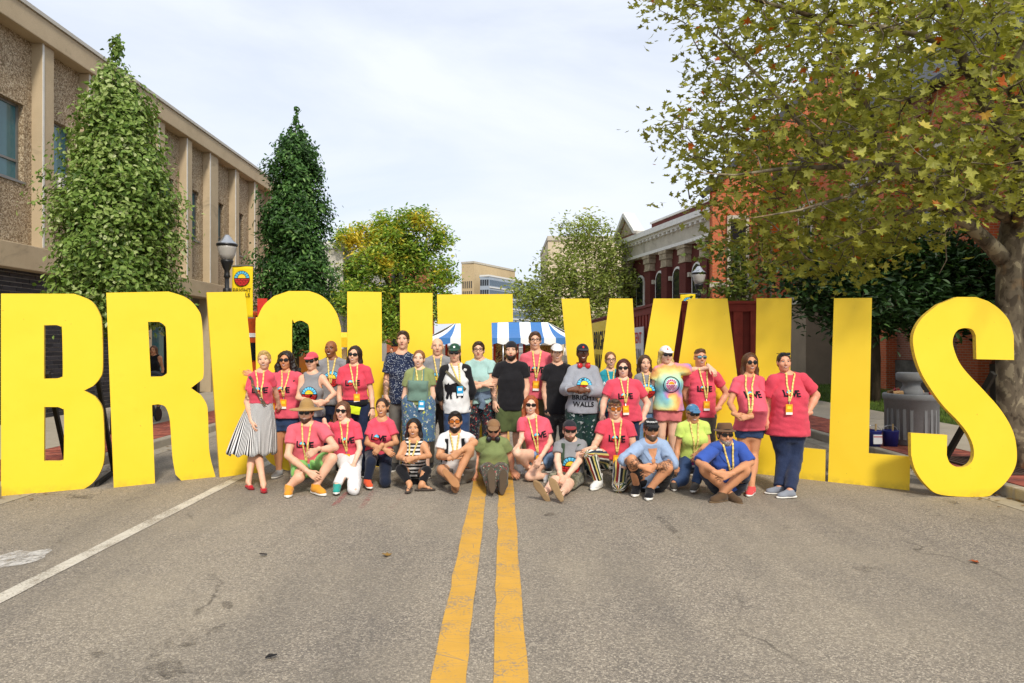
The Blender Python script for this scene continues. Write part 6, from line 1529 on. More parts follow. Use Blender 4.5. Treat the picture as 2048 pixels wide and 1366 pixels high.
        for sd in 'lr':
            S0, E, W = J['s'+sd], J['e'+sd], J['w'+sd]; T.rc(nb+up*.004*s, S0+up*.008*s, .053*s, .052*s*g**.5+ease*.7, .05)
            sl_ = top.get('sleeve', .55)
            if sl_ > 0:
                sr_ = (ar_+.010)*s*ga+ease*.9
                Sv = Field(); slv.append(Sv)
                if sl_ <= 1: e_ = S0+(E-S0)*sl_; Sv.rc(S0, e_+(E-S0)*.12, sr_, sr_*1.04, .035); Sv.cut(e_+up*0, E-S0)
                else:
                    e_ = E+(W-E)*(sl_-1); Sv.rc(S0, E, sr_, sr_*.95, .035); Sv.rc(E, e_, sr_*.95, sr_*.85, .02); Sv.cut(e_+(W-E)*.02, W-E, e_, .09*s*ga)
        if tk_ == 'tank':
            for sd in 'lr': sg = -1 if sd == 'l' else 1; T.sub(J['s'+sd]+r*sg*.03*s-up*.03*s, ax, np.array([.075, .2, .115])*s)
        T.sub(nb+up*.055*s+f*.035*s, ax, np.array([.074, .085, .05 if tk_ != 'vneck' else .1])*s*(1.15 if tk_ == 'tank' else 1)); T.subrc(nb-up*.02*s, hb, nr*1.06, nr*1.06)
        T.cut(hm+up*h_t, -up, None, None) if False else T.cut(hm+up*h_t, -up, hm+up*(h_t-.12), .36*g+.05)
        T.folds(top.get('fold', .0095), sum(map(ord, label)) % 97, wl=.10)
        ms_ = [T.mesh(.0145*lod)]
        for Sv in slv: Sv.folds(top.get('fold', .0095)*.8, len(ms_)+sum(map(ord, label)) % 31, wl=.09); ms_.append(Sv.mesh(.0135*lod))
        v, q = cat_mesh(ms_); tt = mesh_np(top.get('name', 'tshirt'), v, q, top['mat'], ob, True, origin=org)
        CO = hm+up*.70*Lt                         # middle of the chest
        def chest(nm, shapes, dx, dy, sc, dn=1, par=None): return decal(nm, [dense(q, dn) for q in shapes], T, CO+r*dx*s+up*dy*s, r, up, f, par or tt, org, sc, .0075)
        pr = top.get('print')
        if pr == 'love':
            chest('printed_word', love_print(), top.get('pdx', 0), top.get('pdy', .0), top.get('psc', .074)*s)
        elif pr == 'logo':
            chest('printed_emblem', logo2d(), top.get('pdx', 0), top.get('pdy', -.02), top.get('psc', .105)*s)
            if top.get('word'): chest('printed_word', word_print('BRIGHT', .06, 'black')+word_print('WALLS', .06, 'black', -.085), top.get('pdx', 0), top.get('pdy', -.02)-.19, s)
        elif callable(pr): pr(chest, s)
        if top.get('open'):                       # open collar showing skin is a placket and two collar leaves
            for sg in (-1, 1):
                sh = [([(sg*.012, .06), (sg*.075, .175), (sg*.10, .12), (sg*.045, .04)], [(0, 1, 2, 3)], 'c')]; decal('collar', [dense(q, 2) for q in sh], T, CO, r, up, f, tt, org, s, .009, {'c': top['mat']})
            if top.get('vskin'):
                sh = [([(0, -.06), (.05, .16), (-.05, .16)], [(0, 1, 2)], 'c')]; decal('open_neck', [dense(q, 3) for q in sh], T, CO, r, up, f, body, org, s, .004, {'c': SKIN[skin]})
            for i in range(4): decal('button', [disc(0, 0, .007, .007, 8, 'white')], T, CO-up*(.02+.09*i)*s, r, up, f, tt, org, s, .006)
        if top.get('collar') and not top.get('open'):
            for sg in (-1, 1):
                sh = [([(sg*.004, .10), (sg*.065, .175), (sg*.085, .13), (sg*.03, .075)], [(0, 1, 2, 3)], 'c')]; decal('collar', [dense(q, 2) for q in sh], T, CO, r, up, f, tt, org, s, .009, {'c': top['mat']})
    # ---------------- lanyard and badge
    if lanyard and T is not None:
        lx, ly, lc = lanyard.get('x', 0.0), lanyard.get('y', -.06), lanyard.get('card', 'yellow'); CO = hm+up*.70*Lt; Tl = Field(); Tl.p = T.p+B.p[:2]; Tl.amp, Tl.nf = T.amp, T.nf
        nk = .052
        strips = []
        for sg in (-1, 1):
            n_ = 16; U = np.linspace(sg*nk, lx+sg*.004, n_)*s; W2 = np.linspace(.30*Lt/s+.095, ly, n_)*s; dirv = nrm([U[-1]-U[0], W2[-1]-W2[0]]); px_ = np.array([-dirv[1], dirv[0]])*.0095*s
            a = project(Tl, U-px_[0], W2-px_[1], CO, r, up, f, .0085+.002*(sg > 0)); b = project(Tl, U+px_[0], W2+px_[1], CO, r, up, f, .0085+.002*(sg > 0)); strips.append((a, b))
        V3 = []; Q3 = []; tv_ = []
        for a, b in strips:
            o_ = len(V3); n_ = len(a)
            for i in range(n_): V3 += [a[i], b[i]]; tv_ += [i/n_, i/n_]
            Q3 += [(o_+2*i, o_+2*i+1, o_+2*i+3, o_+2*i+2) for i in range(n_-1)]
        lo_ = mesh_np('lanyard', np.array(V3), np.array(Q3), M_LANY, ob, True, origin=org); at = lo_.data.attributes.new('along', 'FLOAT', 'POINT'); at.data.foreach_set('value', np.array(tv_, np.float32)); lo_.modifiers.new('t', 'SOLIDIFY').thickness = .002
        if lc:
            cw, chh = .04*s, .062*s; top_ = project(T, np.array([lx*s]), np.array([ly*s]), CO, r, up, f, .008)[0]
            q4 = project(T, np.array([lx*s-cw, lx*s+cw, lx*s-cw, lx*s+cw, lx*s]), np.array([ly*s-.03, ly*s-.03, ly*s-.03-2*chh, ly*s-.03-2*chh, ly*s-.03-chh]), CO, r, up, f, .014); pr_ = max((q4-CO)@f); pc = CO+r*lx*s+up*(ly*s-.03*s-chh)+f*pr_
            cc_ = {'yellow': 'orange', 'blue': 'blue', 'magenta': 'magenta'}[lc]
            MB().bar(top_-org, pc+up*chh-org, .008, .004).build('badge_clip', M_SILV, lo_)
            cd = MB().hexa(pc-org, r*cw, up*chh, f*.002).build('badge', PRINT[cc_], lo_)
            MB().hexa(pc-org-up*chh*.76+f*.0032, r*cw*.96, up*chh*.22, f*.001).build('badge', PRINT['white'], lo_); MB().hexa(pc-org+up*chh*.35+f*.0032, r*cw*.6, up*chh*.28, f*.001).build('badge_print', PRINT['yellow'] if lc == 'yellow' else PRINT['white'], lo_)
    # ---------------- shoes
    if shoes:
        for sd in 'lr':
            a_ = J['a'+sd]; fd, u_, x_ = foot(sd); fz = s*(.93 if fm else 1.02); an = a_
            def fp(x, y, z): return an+fz*(x_*x+fd*y+u_*z)
            kd = shoes.get('kind', 'sneaker'); Sf = Field(); sole = Field(); zs_ = -.075
            sx = np.array([x_, fd, u_])
            sole.loft(fp(0, 0, zs_), np.array([x_, u_, fd]), np.array([-.085, -.05, .02, .09, .14, .175])*fz, np.array([.02, .035, .036, .046, .042, .02])*fz, np.array([.03]*6)*fz, [0]*6, .01, 2.6, .012); sole.cut(fp(0, 0, zs_+.014), u_); sole.cut(fp(0, 0, zs_-.012), -u_)
            if kd in ('sneaker', 'boot', 'hightop'):
                Sf.rc(fp(0, -.045, -.045), fp(0, .02, -.038), .036*fz, .04*fz, .02); Sf.rc(fp(0, .01, -.026), fp(0, .125, -.05), .044*fz, .036*fz, .03); Sf.el(fp(0, .1, -.06), sx, np.array([.046, .07, .03])*fz, .02); Sf.rc(fp(0, -.01, -.03), fp(0, -.008, .03 if kd == 'sneaker' else .085), .046*fz, .046*fz, .02)
                Sf.cut(fp(0, 0, zs_+.005), -u_); Sf.cut(fp(0, 0, .02 if kd == 'sneaker' else .075), u_)
            elif kd == 'flat':
                Sf.rc(fp(0, -.045, -.055), fp(0, .03, -.058), .036*fz, .036*fz, .02); Sf.rc(fp(0, .05, -.055), fp(0, .12, -.062), .04*fz, .03*fz, .03); Sf.cut(fp(0, 0, zs_+.003), -u_); Sf.cut(fp(0, .0, -.045), nrm(u_-fd*.15)); Sf.sub(fp(0, .02, -.03), sx, np.array([.03, .07, .03])*fz)
            elif kd == 'sandal':
                for y0 in (.0, .06, .11): Sf.rc(fp(-.042, y0, -.06), fp(.0, y0+.01, -.022 if y0 < .05 else -.038), .009*fz, .009*fz, .01); Sf.rc(fp(.0, y0+.01, -.022 if y0 < .05 else -.038), fp(.042, y0, -.06), .009*fz, .009*fz, .01)
            nm = {'sneaker': 'shoe', 'boot': 'boot', 'hightop': 'shoe', 'flat': 'flat_shoe', 'sandal': 'sandal'}[kd]
            v, q = Sf.mesh(.011*lod); so_ = mesh_np(nm, v, q, shoes['mat'], ob, True, origin=org); v, q = sole.mesh(.01*lod); mesh_np('sole', v, q, shoes.get('sole', M_SOLE), so_, True, origin=org)
            if kd in ('sneaker', 'hightop') and not shoes.get('nolace'):
                lm = MB()
                for i in range(4): y = .03+.022*i; z = .012-.013*i; lm.bar(fp(-.022, y, z-.004)-org, fp(.022, y+.006, z-.004)-org, .006, .006)
                lm.build('laces', PRINT['white'], so_)
            if shoes.get('swoosh'):
                for sg in (-1, 1):
                    pts = [(-.03, -.045), (.02, -.052), (.075, -.028), (.02, -.062), (-.02, -.06)]; MB().add([fp(sg*.0445, y, z)-org for y, z in pts]+[fp(sg*.041, y, z)-org for y, z in pts], [(0, 1, 2, 3, 4), (9, 8, 7, 6, 5)]+[(i, (i+1) % 5, 5+(i+1) % 5, 5+i) for i in range(5)]).build('side_mark', PRINT['white'], so_)
    return dict(B=B, nb=nb, nr=nr, ob=ob, J=J, org=org, T=T, r=r, up=up, f=f, hm=hm, Lt=Lt, s=s, hp=hp, hs=hs, body=body, HA=HA, rx=rx, ry=ry2)
# ================================================================== THE CAST
PINK = fabric('#E25468', 'heather'); GREY = fabric('#8E8E90', 'heather'); BLACKT = fabric('#1E1D20'); DENIM = fabric('#2E4264', 'denim'); DKDEN = fabric('#1F2A44', 'denim'); NAVY = fabric('#1C2334'); BLK = fabric('#18181B')
PINKS = [fabric(c, 'heather') for c in ('#E25468', '#E45E70', '#DA4A5C', '#E66A78', '#DF5064')]; _pk = [0]
def tee(pr='love', mat=None, **k):
    if mat is None: mat = PINKS[_pk[0] % 5]; _pk[0] += 1
    return dict(dict(mat=mat, print=pr), **k)
def strap(q, name, pts, w, mat, parent=None, off=.016):
    """A band laid over the clothes through chest points (u, v from mid-chest, metres)."""
    T, s = q['T'], q['s']; CO = q['hm']+q['up']*.70*q['Lt']; Tl = Field(); Tl.p = T.p+q['B'].p[:2]; Tl.amp, Tl.nf = T.amp, T.nf
    pts = np.array(pts, float); t = np.linspace(0, len(pts)-1, 18); U = np.interp(t, range(len(pts)), pts[:, 0])*s; W = np.interp(t, range(len(pts)), pts[:, 1])*s
    dx, dy = np.gradient(U), np.gradient(W); L = np.sqrt(dx**2+dy**2)+1e-9; nx, ny = -dy/L*w/2, dx/L*w/2
    m = 3 if w < .08 else 11; n = len(U); V = np.empty((n, m, 3))
    for k, t_ in enumerate(np.linspace(1, -1, m)): V[:, k] = project(Tl, U+nx*t_, W+ny*t_, CO, q['r'], q['up'], q['f'], off)
    V = V.reshape(-1, 3)
    o = mesh_np(name, V, np.array([(m*i+k, m*i+k+1, m*i+m+k+1, m*i+m+k) for i in range(n-1) for k in range(m-1)]), mat, q['ob'], True, origin=q['org']); o.modifiers.new('t', 'SOLIDIFY').thickness = .004; return o
def band(q, name, a, b, t0, t1, r, mat):
    """A cuff, watch or bracelet round a limb."""
    A, Bq = q['J'][a], q['J'][b]; p0, p1 = A+(Bq-A)*t0, A+(Bq-A)*t1; return MB().tube([p0-q['org'], p1-q['org']], r*q['s'], 14).build(name, mat, q['ob'], True)
def headphones(q, mat, cup=.034):
    o = q['org']; c = q['nb']+q['up']*.045*q['s']; r, u, f, s = q['r'], q['up'], q['f'], q['s']; m = MB()
    m.tube([c+(r*math.cos(a)*.083+(-f)*math.sin(a)*.085+u*.012)*s-o for a in np.linspace(-.15, pi+.15, 14)], .011*s, 8); hp_ = m.build('headphones', mat, q['ob'], True)
    for sg in (-1, 1):
        p = c+(r*sg*.052+f*.085-u*.02)*s; ax = nrm(f*.8-r*sg*.3+u*.1); m = MB(); m.tube([p-ax*.016-o, p-ax*.01-o, p+ax*.012-o, p+ax*.02-o], [cup*.8, cup, cup, cup*.7], 16); m.build('ear_cup', mat, hp_, True)

# ---- standing, from the letter B towards the letter S
q = person('person in pink tee, black-and-white striped skirt and red flats, bag strap across chest', dict(head=(318, 288), sl=(222, 395), sr=(372, 392), el=(192, 590, -.06), wl=(228, 735, -.14), er=(400, 520, .12), wr=(420, 600, .2), hl=(252, 690), hr=(332, 690), kl=(240, 930), kr=(268, 930), al=(205, 1162, 'g', .08), ar=(312, 1182, 'g', .08), tl=(246, 1212, 'g', .03), tr=(320, 1235, 'g', .03)), 8.42, 1.66, 'f', .95, skin='fair', hair=('short', '#B8985A'), yaw=10, roll=-4, top=tee(hem=.33, sleeve=.55, pdx=.03, ease=.012), bottom=dict(kind='skirt', hem=(55, 400, 955), top=.42), shoes=dict(kind='flat', mat=fabric('#C0202A'), sole=fabric('#8A1A1E')), lanyard=dict(x=.06, y=-.17), smile=2, ink=('ul',))
strap(q, 'bag_strap', [(-.13, .17), (-.02, .0), (.1, -.2)], .035, fabric('#5A4A3E', 'splat'))
q = person('person in sunglasses, pink tee and denim shorts, arm behind the striped-skirt wearer', dict(head=(473, 292), sl=(392, 395), sr=(568, 392), el=(310, 430, .12), wl=(235, 392, .05), dl=(200, 385, -.02), er=(590, 540, .1), wr=(600, 640, 0), hl=(430, 680), hr=(515, 680), kl=(415, 920), kr=(505, 920)), 8.85, 1.70, 'f', 1.16, skin='tan', hair=('curly', '#1E1512'), yaw=0, top=tee(hem=-.08, sleeve=.6), bottom=dict(kind='shorts', mat=DENIM, len=.5), shoes=dict(mat=fabric('#9A9A98')), glasses='sun', lanyard=dict(x=.02, y=-.1), smile=2)
person('person in coral cap, round sunglasses and sleeveless grey emblem top, hands clasped in front', dict(head=(660, 298), sl=(582, 402), sr=(748, 402), el=(560, 560, -.08), wl=(690, 592, -.22), er=(822, 530, -.06), wr=(752, 590, -.24), dl=(740, 600), dr=(715, 605), hl=(620, 680), hr=(700, 680)), 8.7, 1.64, 'f', .9, skin='fair', hair=('pony', '#1A1412'), yaw=-4, top=tee('logo', GREY, kind='tank', sleeve=0, hem=-.05, pdy=-.06, name='tank_top'), bottom=dict(kind='trousers', mat=DKDEN), shoes=dict(mat=BLK), glasses='round', hat=('cap', '#D8505E'), smile=1)
person('person in grey emblem tee with lanyard standing behind the coral cap wearer', dict(head=(797, 210), sl=(718, 305), sr=(898, 300), el=(690, 480, .05), er=(925, 480, .05)), 9.25, 1.82, 'm', 1.04, skin='brown', hair=('bald', '#2A1A12'), yaw=-3, top=tee('logo', GREY, pdx=.03, pdy=-.02), bottom=dict(kind='trousers', mat=DKDEN), shoes=dict(mat=BLK), lanyard=dict(x=.02, y=-.08, card=None), smile=2)
q = person('person in sunglasses and pink tee with black belt and neon waist bag', dict(head=(968, 252), sl=(872, 350), sr=(1065, 345), el=(855, 530, -.03), wl=(868, 650, -.1), er=(1088, 525, 0), wr=(1096, 645, -.08), hl=(922, 630), hr=(1028, 630)), 8.8, 1.68, 'f', 1.0, skin='fair', hair=('long', '#2A1A14'), yaw=-4, roll=5, top=tee(hem=.22, sleeve=.6), bottom=dict(kind='trousers', mat=DKDEN, top=.34), shoes=dict(mat=BLK), glasses='sun', lanyard=dict(x=.05, y=-.12), smile=2)
strap(q, 'belt', [(-.19, -.27), (0, -.29), (.19, -.27)], .06, BLK); strap(q, 'waist_bag', [(-.1, -.34), (.0, -.36), (.09, -.38)], .10, fabric('#D6E62A')); band(q, 'bracelet', 'er', 'wr', .9, .96, .034, BLK)
person('person in navy dotted shirt with collar and grey trousers standing upright', dict(head=(237, 143), sl=(135, 262), sr=(315, 262), el=(118, 420, 0), wl=(113, 545, -.08), er=(335, 430, .05)), 9.2, 1.87, 'm', .96, crop=2, skin='fair', hair=('short', '#3E2A1C'), smile=0, top=dict(mat=fabric('#222C46', 'dots'), hem=-.12, sleeve=.72, collar=1, name='shirt'), bottom=dict(kind='trousers', mat=fabric('#75716A')), shoes=dict(mat=fabric('#333333')), ink=('fl', 'ul'))
q = person('person in olive tee and paint-flecked apron with hands in front', dict(head=(352, 280), sl=(272, 372), sr=(440, 368), el=(245, 555, 0), wl=(280, 680, '-'), er=(455, 545, 0), wr=(425, 672, '-'), dl=(290, 730), dr=(405, 725), hl=(300, 600), hr=(398, 600)), 8.7, 1.62, 'f', .98, crop=2, skin='pale', hair=('pulled', '#8A5A34'), roll=3, smile=2, top=tee(None, fabric('#8A9460'), hem=-.05, sleeve=.55), bottom=dict(kind='shorts', mat=fabric('#4E6A88', 'splat', cols=('#D8D8CC', '#C8C84A', '#3A8A8A', '#2E4A6A')), len=.98, ease=.05, top=.33), shoes=dict(mat=BLK), lanyard=dict(x=.06, y=-.2, card='blue'))
strap(q, 'apron_bib', [(0, .04), (0, -.1), (0, -.24)], .26, fabric('#6E8A7C', 'heather')); strap(q, 'apron_strap', [(-.06, .2), (-.07, .04)], .02, fabric('#6E8A7C', 'heather')); strap(q, 'apron_strap', [(.06, .2), (.07, .04)], .02, fabric('#6E8A7C', 'heather'))
person('person in grey emblem tee with lanyard standing behind the apron wearer', dict(head=(485, 193), sl=(402, 290), sr=(572, 285)), 9.25, 1.80, 'm', 1.05, crop=2, skin='fair', hair=('bald', '#8A7458'), yaw=6, smile=0, top=tee('logo', GREY, pdx=-.01, pdy=-.07), bottom=dict(kind='trousers', mat=fabric('#4A443C')), shoes=dict(mat=BLK), lanyard=dict(x=.03, y=-.08, card=None))
def cat_print(chest, s):
    V, T_ = tri_poly([[(-.12, -.13), (-.1, -.06), (-.125, -.03), (-.135, .02), (-.13, .065), (-.11, .05), (-.085, .055), (-.07, .075), (-.055, .045), (-.02, .06), (.04, .07), (.09, .05), (.12, .0), (.115, -.05), (.13, -.1), (.12, -.14), (.095, -.14), (.09, -.09), (.06, -.06), (.055, -.14), (.03, -.14), (.025, -.06), (-.02, -.055), (-.035, -.1), (-.03, -.15), (-.055, -.15), (-.065, -.08), (-.085, -.15), (-.11, -.15)]]); sh = [(V, T_, 'black')]; chest('printed_animal', sh, -.02, -.07, s*.95, 2)
q = person('person in green cap and sunglasses wearing white tee with black raglan sleeves', dict(head=(608, 240), sl=(528, 345), sr=(700, 340), el=(488, 515, .03), wl=(515, 605, .12), er=(735, 505, .03), wr=(722, 592, .12), hl=(580, 640), hr=(670, 640)), 8.85, 1.72, 'm', .95, crop=2, skin='fair', hair=('short', '#5A4030'), glasses='sun', hat=('cap', '#1F4A34'), smile=0, top=dict(mat=fabric('#DDDCDA'), hem=-.1, sleeve=.02, print=cat_print), bottom=dict(kind='trousers', mat=DENIM), shoes=dict(mat=BLK), lanyard=dict(x=.06, y=-.02, card='blue'), extra=dict(capmark=('A', .014, 'white')))
for sd in 'lr':
    Z = Field(); J = q['J']; s = q['s']; Z.rc(q['nb']-q['up']*.0, J['s'+sd]+q['up']*.012*s, .055*s, .064*s, .05); Z.rc(J['s'+sd], J['e'+sd], .064*s, .054*s, .04); Z.rc(J['e'+sd], J['e'+sd]+(J['w'+sd]-J['e'+sd])*.55, .054*s, .044*s, .03); Z.cut(q['nb']+q['r']*(.035 if sd == 'r' else -.035)*s, -q['r']*(1 if sd == 'r' else -1)); Z.subrc(q['nb']-q['up']*.02, q['hp'](0, -.02, -.075), .066*s, .066*s); Z.folds(.005, 3, wl=.07)
    v, f_ = Z.mesh(.012); mesh_np('raglan_sleeve', v, f_, BLACKT, q['ob'], True, origin=q['org'])
strap(q, 'bag_strap', [(-.12, .15), (.0, .04), (.13, -.1)], .035, fabric('#6A6450'))
def bird_print(chest, s):
    chest('printed_bird', [([(-.08, -.06), (0, .02), (.06, -.01), (.07, -.07), (0, -.09)], [(0, 1, 2, 3, 4)], 'gray'), ([(-.01, -.06), (.02, -.01), (.04, -.05), (.02, -.08)], [(0, 1, 2, 3)], 'red')], -.02, -.06, s, 2)
q = person('person in spectacles and mint tee with crossed arms, jacket tied over spattered trousers', dict(head=(780, 218), sl=(702, 310), sr=(880, 305), el=(712, 460, -.1), wl=(825, 462, -.24), er=(880, 440, -.1), wr=(768, 482, -.26), dl=(868, 455), dr=(735, 490), hl=(750, 600), hr=(850, 600)), 9.15, 1.74, 'm', .98, crop=2, skin='fair', hair=('short', '#3A281C'), glasses='clear', smile=0, top=dict(mat=fabric('#A9CCC6', 'heather'), sleeve=.6, hem=0, print=bird_print), bottom=dict(kind='trousers', mat=fabric('#23242C', 'splat', cols=('#B03A2E', '#C8B8A0', '#2E7A7A', '#8A2A3A')), ease=.02), shoes=dict(mat=BLK))
strap(q, 'tied_jacket', [(-.19, -.22), (0, -.25), (.19, -.22)], .10, fabric('#5E6E80', 'denim'), off=.02); strap(q, 'jacket_sleeve', [(-.02, -.25), (.03, -.34), (.0, -.42)], .07, fabric('#5E6E80', 'denim'), off=.03)
q = person('person in black tee, backward black cap and olive shorts, arms hanging', dict(head=(1015, 222), sl=(920, 322), sr=(1112, 322), el=(888, 470, 0), wl=(895, 590, -.05), er=(1128, 475, 0), wr=(1112, 590, -.05), hl=(965, 640), hr=(1065, 640), kl=(955, 830), kr=(1055, 830)), 9.05, 1.76, 'm', 1.0, crop=2, skin='fair', hair=('short', '#2A1E18'), hat=('capback', '#232226'), beard=('full', '#2E1E16'), smile=0, yaw=-4, top=tee(None, BLACKT, hem=-.02), bottom=dict(kind='shorts', mat=fabric('#55603A'), len=.85, ease=.022, flare=.012), shoes=dict(mat=fabric('#D8D6D2')), ink=('fl',))
person('person in spectacles and pink tee standing highest at the back', dict(head=(395, 148), sl=(312, 258), sr=(498, 255)), 9.4, 1.92, 'm', .98, crop=3, skin='fair', hair=('short', '#4E3220'), glasses='clear', yaw=0, roll=0, top=tee(pdx=.0, pdy=.02), bottom=dict(kind='trousers', mat=fabric('#6A6044')), shoes=dict(mat=BLK), lanyard=dict(x=0.0, y=-.09), smile=2)
person('person in white cap and plain black tee beside the grey sweatshirt', dict(head=(553, 240), sl=(478, 340), sr=(640, 335), el=(462, 505, 0), wl=(478, 630, -.05), er=(660, 500, .05), hl=(515, 640), hr=(605, 640)), 9.15, 1.76, 'm', .98, crop=3, skin='fair', hair=('short', '#6A4A30'), hat=('cap', '#E2E0DC'), smile=2, top=tee(None, BLACKT, hem=-.12), bottom=dict(kind='trousers', mat=fabric('#3A3A3A', 'splat', cols=('#55554F', '#6A6A62'))), shoes=dict(mat=BLK))
q = person('person in navy cap and grey emblem sweatshirt with red headphones round the neck', dict(head=(738, 240), sl=(662, 352), sr=(820, 352), el=(618, 500, -.08), wl=(662, 500, -.28), er=(858, 515, -.08), wr=(758, 505, -.28), dl=(712, 490), dr=(690, 495), hl=(680, 660), hr=(785, 660)), 8.75, 1.70, 'f', 1.05, crop=3, skin='dark', hair=('pulled', '#120E0C'), hat=('cap', '#22242E'), smile=2, top=tee('logo', fabric('#9DA0A8', 'heather'), sleeve=1.75, hem=-.02, ease=.035, pdy=-.01, psc=.1, word=1, name='sweatshirt', straight=1), bottom=dict(kind='trousers', mat=fabric('#1E3A34', 'splat', cols=('#C8D0D0', '#24324A', '#24324A')), ease=.035), shoes=dict(mat=BLK), extra=dict(capmark=('o', .014, 'red')))
headphones(q, flat('#C01E22', .25, .6)); band(q, 'watch', 'er', 'wr', .86, .97, .038, flat('#E0D8C8', .4))
person('person in spectacles and teal tee half hidden in the back row', dict(head=(938, 288), sl=(880, 382), sr=(990, 382), hl=(900, 650), hr=(980, 650)), 9.3, 1.64, 'f', .98, crop=3, skin='fair', hair=('pulled', '#7A5434'), glasses='clear', smile=2, top=tee(None, fabric('#2E98A8'), print=lambda c, s: c('printed_word', word_print('ARTS', .05, 'white'), -.04, .02, s)), bottom=dict(kind='trousers', mat=DENIM), shoes=dict(mat=BLK), lanyard=dict(x=0, y=-.05, card=None))
person('person in sunglasses, long pink tee and jeans standing beside the grey sweatshirt', dict(head=(1032, 348), sl=(932, 448), sr=(1135, 448), el=(888, 590, 0), wl=(880, 680, -.05), er=(1205, 600, .02), wr=(1165, 722, -.06), dr=(1120, 745), hl=(990, 700), hr=(1095, 700)), 8.6, 1.62, 'f', 1.24, belly=.02, crop=3, skin='pale', hair=('medium', '#4E1E18'), glasses='sun', yaw=-14, smile=2, top=tee(hem=-.1, sleeve=.62, pdx=-.02), bottom=dict(kind='trousers', mat=DKDEN), shoes=dict(mat=BLK), lanyard=dict(x=-.02, y=-.1))
person('person in grey emblem tee half hidden beside the tie-dye tee', dict(head=(1185, 315), sl=(1128, 408), sr=(1248, 405), hl=(1140, 660), hr=(1225, 660)), 9.05, 1.63, 'f', .95, crop=3, skin='fair', hair=('medium', '#4A3222'), smile=2, top=tee('logo', GREY, pdx=.01, pdy=-.02), bottom=dict(kind='trousers', mat=fabric('#5E7EA0', 'denim')), shoes=dict(mat=BLK), lanyard=dict(x=0, y=-.06, card=None))
def sun_print(chest, s):
    chest('printed_ring', [(ring(0, 0, .105, 0, 2*pi, 30)+ring(0, 0, .095, 0, 2*pi, 30), [(i, (i+1) % 30, 30+(i+1) % 30, 30+i) for i in range(30)], 'black')]+[([(x*.075, y*.075) for x, y in v], f, 'magenta' if c in ('red', 'cyan') else 'orange' if c == 'yellow' else 'white') for v, f, c in logo2d()], 0, -.03, s, 1)
tdx = P(1200+505/3.794, 700, 8.95)[0]
person('person in white cap, sunglasses, tie-dye tee and coral shorts with one arm stretched sideways', dict(head=(500, 192), sl=(432, 292), sr=(608, 280), el=(400, 430, .05), wl=(415, 540, .0), er=(725, 300, .16), wr=(835, 285, .05), dr=(870, 318, -.05), hl=(465, 590), hr=(565, 590), kl=(465, 790), kr=(550, 790)), 8.95, 1.76, 'f', .98, crop=4, skin='pale', hair=('medium', '#C8B070'), hat=('cap', '#E8E6E4'), glasses='sun', yaw=4, smile=0, top=dict(mat=fabric('#EEEEEE', 'tiedye', cx=.0, cz=1.02), hem=-.06, sleeve=.55, ease=.03, print=sun_print, straight=1), bottom=dict(kind='shorts', mat=fabric('#D9787A'), len=.5, ease=.02), shoes=dict(mat=fabric('#CCCCCC')), extra=dict(capmark=('o', .012, 'red')))
person('person in mirrored sunglasses and fitted pink tee with hand on hip', dict(head=(760, 210), sl=(660, 325), sr=(885, 325), el=(640, 480, .08), wl=(690, 600, .1), er=(962, 482, .04), wr=(888, 600, -.04), dr=(835, 620), hl=(720, 660), hr=(825, 660)), 9.1, 1.78, 'm', 1.02, crop=4, skin='red', hair=('fade', '#5A3A28'), glasses='mirror', smile=2, top=tee(ease=.008, hem=0), bottom=dict(kind='trousers', mat=fabric('#5A5652')), shoes=dict(mat=BLK), lanyard=dict(x=.02, y=-.13))
person('person in round sunglasses, pink tee, denim shorts and coral shoes, hands held under the belly', dict(head=(1140, 250), sl=(1030, 375), sr=(1225, 370), el=(985, 555, -.08), wl=(1035, 645, -.3), er=(1245, 555, -.1), wr=(1125, 660, -.33), dl=(1085, 668), dr=(1060, 668), hl=(1085, 740), hr=(1185, 740), kl=(1085, 950), kr=(1165, 950), al=(1075, 1180, 'g', .09), ar=(1150, 1195, 'g', .085), tl=(1050, 1225, 'g', .03), tr=(1135, 1240, 'g', .03)), 8.2, 1.70, 'f', .98, belly=.13, crop=4, skin='tan', hair=('long', '#5A3820'), glasses='round', yaw=-3, smile=2, top=tee(hem=-.05, sleeve=.55, pdx=-.02, pdy=.03), bottom=dict(kind='shorts', mat=DENIM, len=.36), shoes=dict(mat=fabric('#E8504E'), swoosh=1), lanyard=dict(x=-.11, y=-.2, card=None))
person('person in loose pink tee and dark jeans with sunglasses pushed up on the head', dict(head=(1395, 245), sl=(1308, 365), sr=(1545, 355), el=(1272, 555, .05), wl=(1262, 680, 0), er=(1640, 495, .03), wr=(1575, 635, -.06), dr=(1510, 655), hl=(1365, 760), hr=(1480, 760), kl=(1395, 970), kr=(1478, 970), al=(1362, 1195, 'g', .085), ar=(1440, 1220, 'g', .085), tl=(1310, 1228, 'g', .03), tr=(1375, 1258, 'g', .03)), 8.1, 1.70, 'f', 1.36, belly=.03, crop=4, skin='red', hair=('pulled', '#3E2A1E'), glasses='sun', extra=dict(glasses_up=1), yaw=-8, smile=1, top=tee(hem=-.1, sleeve=.72, pdx=-.04, pdy=.04, ease=.02), bottom=dict(kind='trousers', mat=DKDEN), shoes=dict(mat=fabric('#8A8F98'), nolace=1), lanyard=dict(x=-.08, y=-.06))

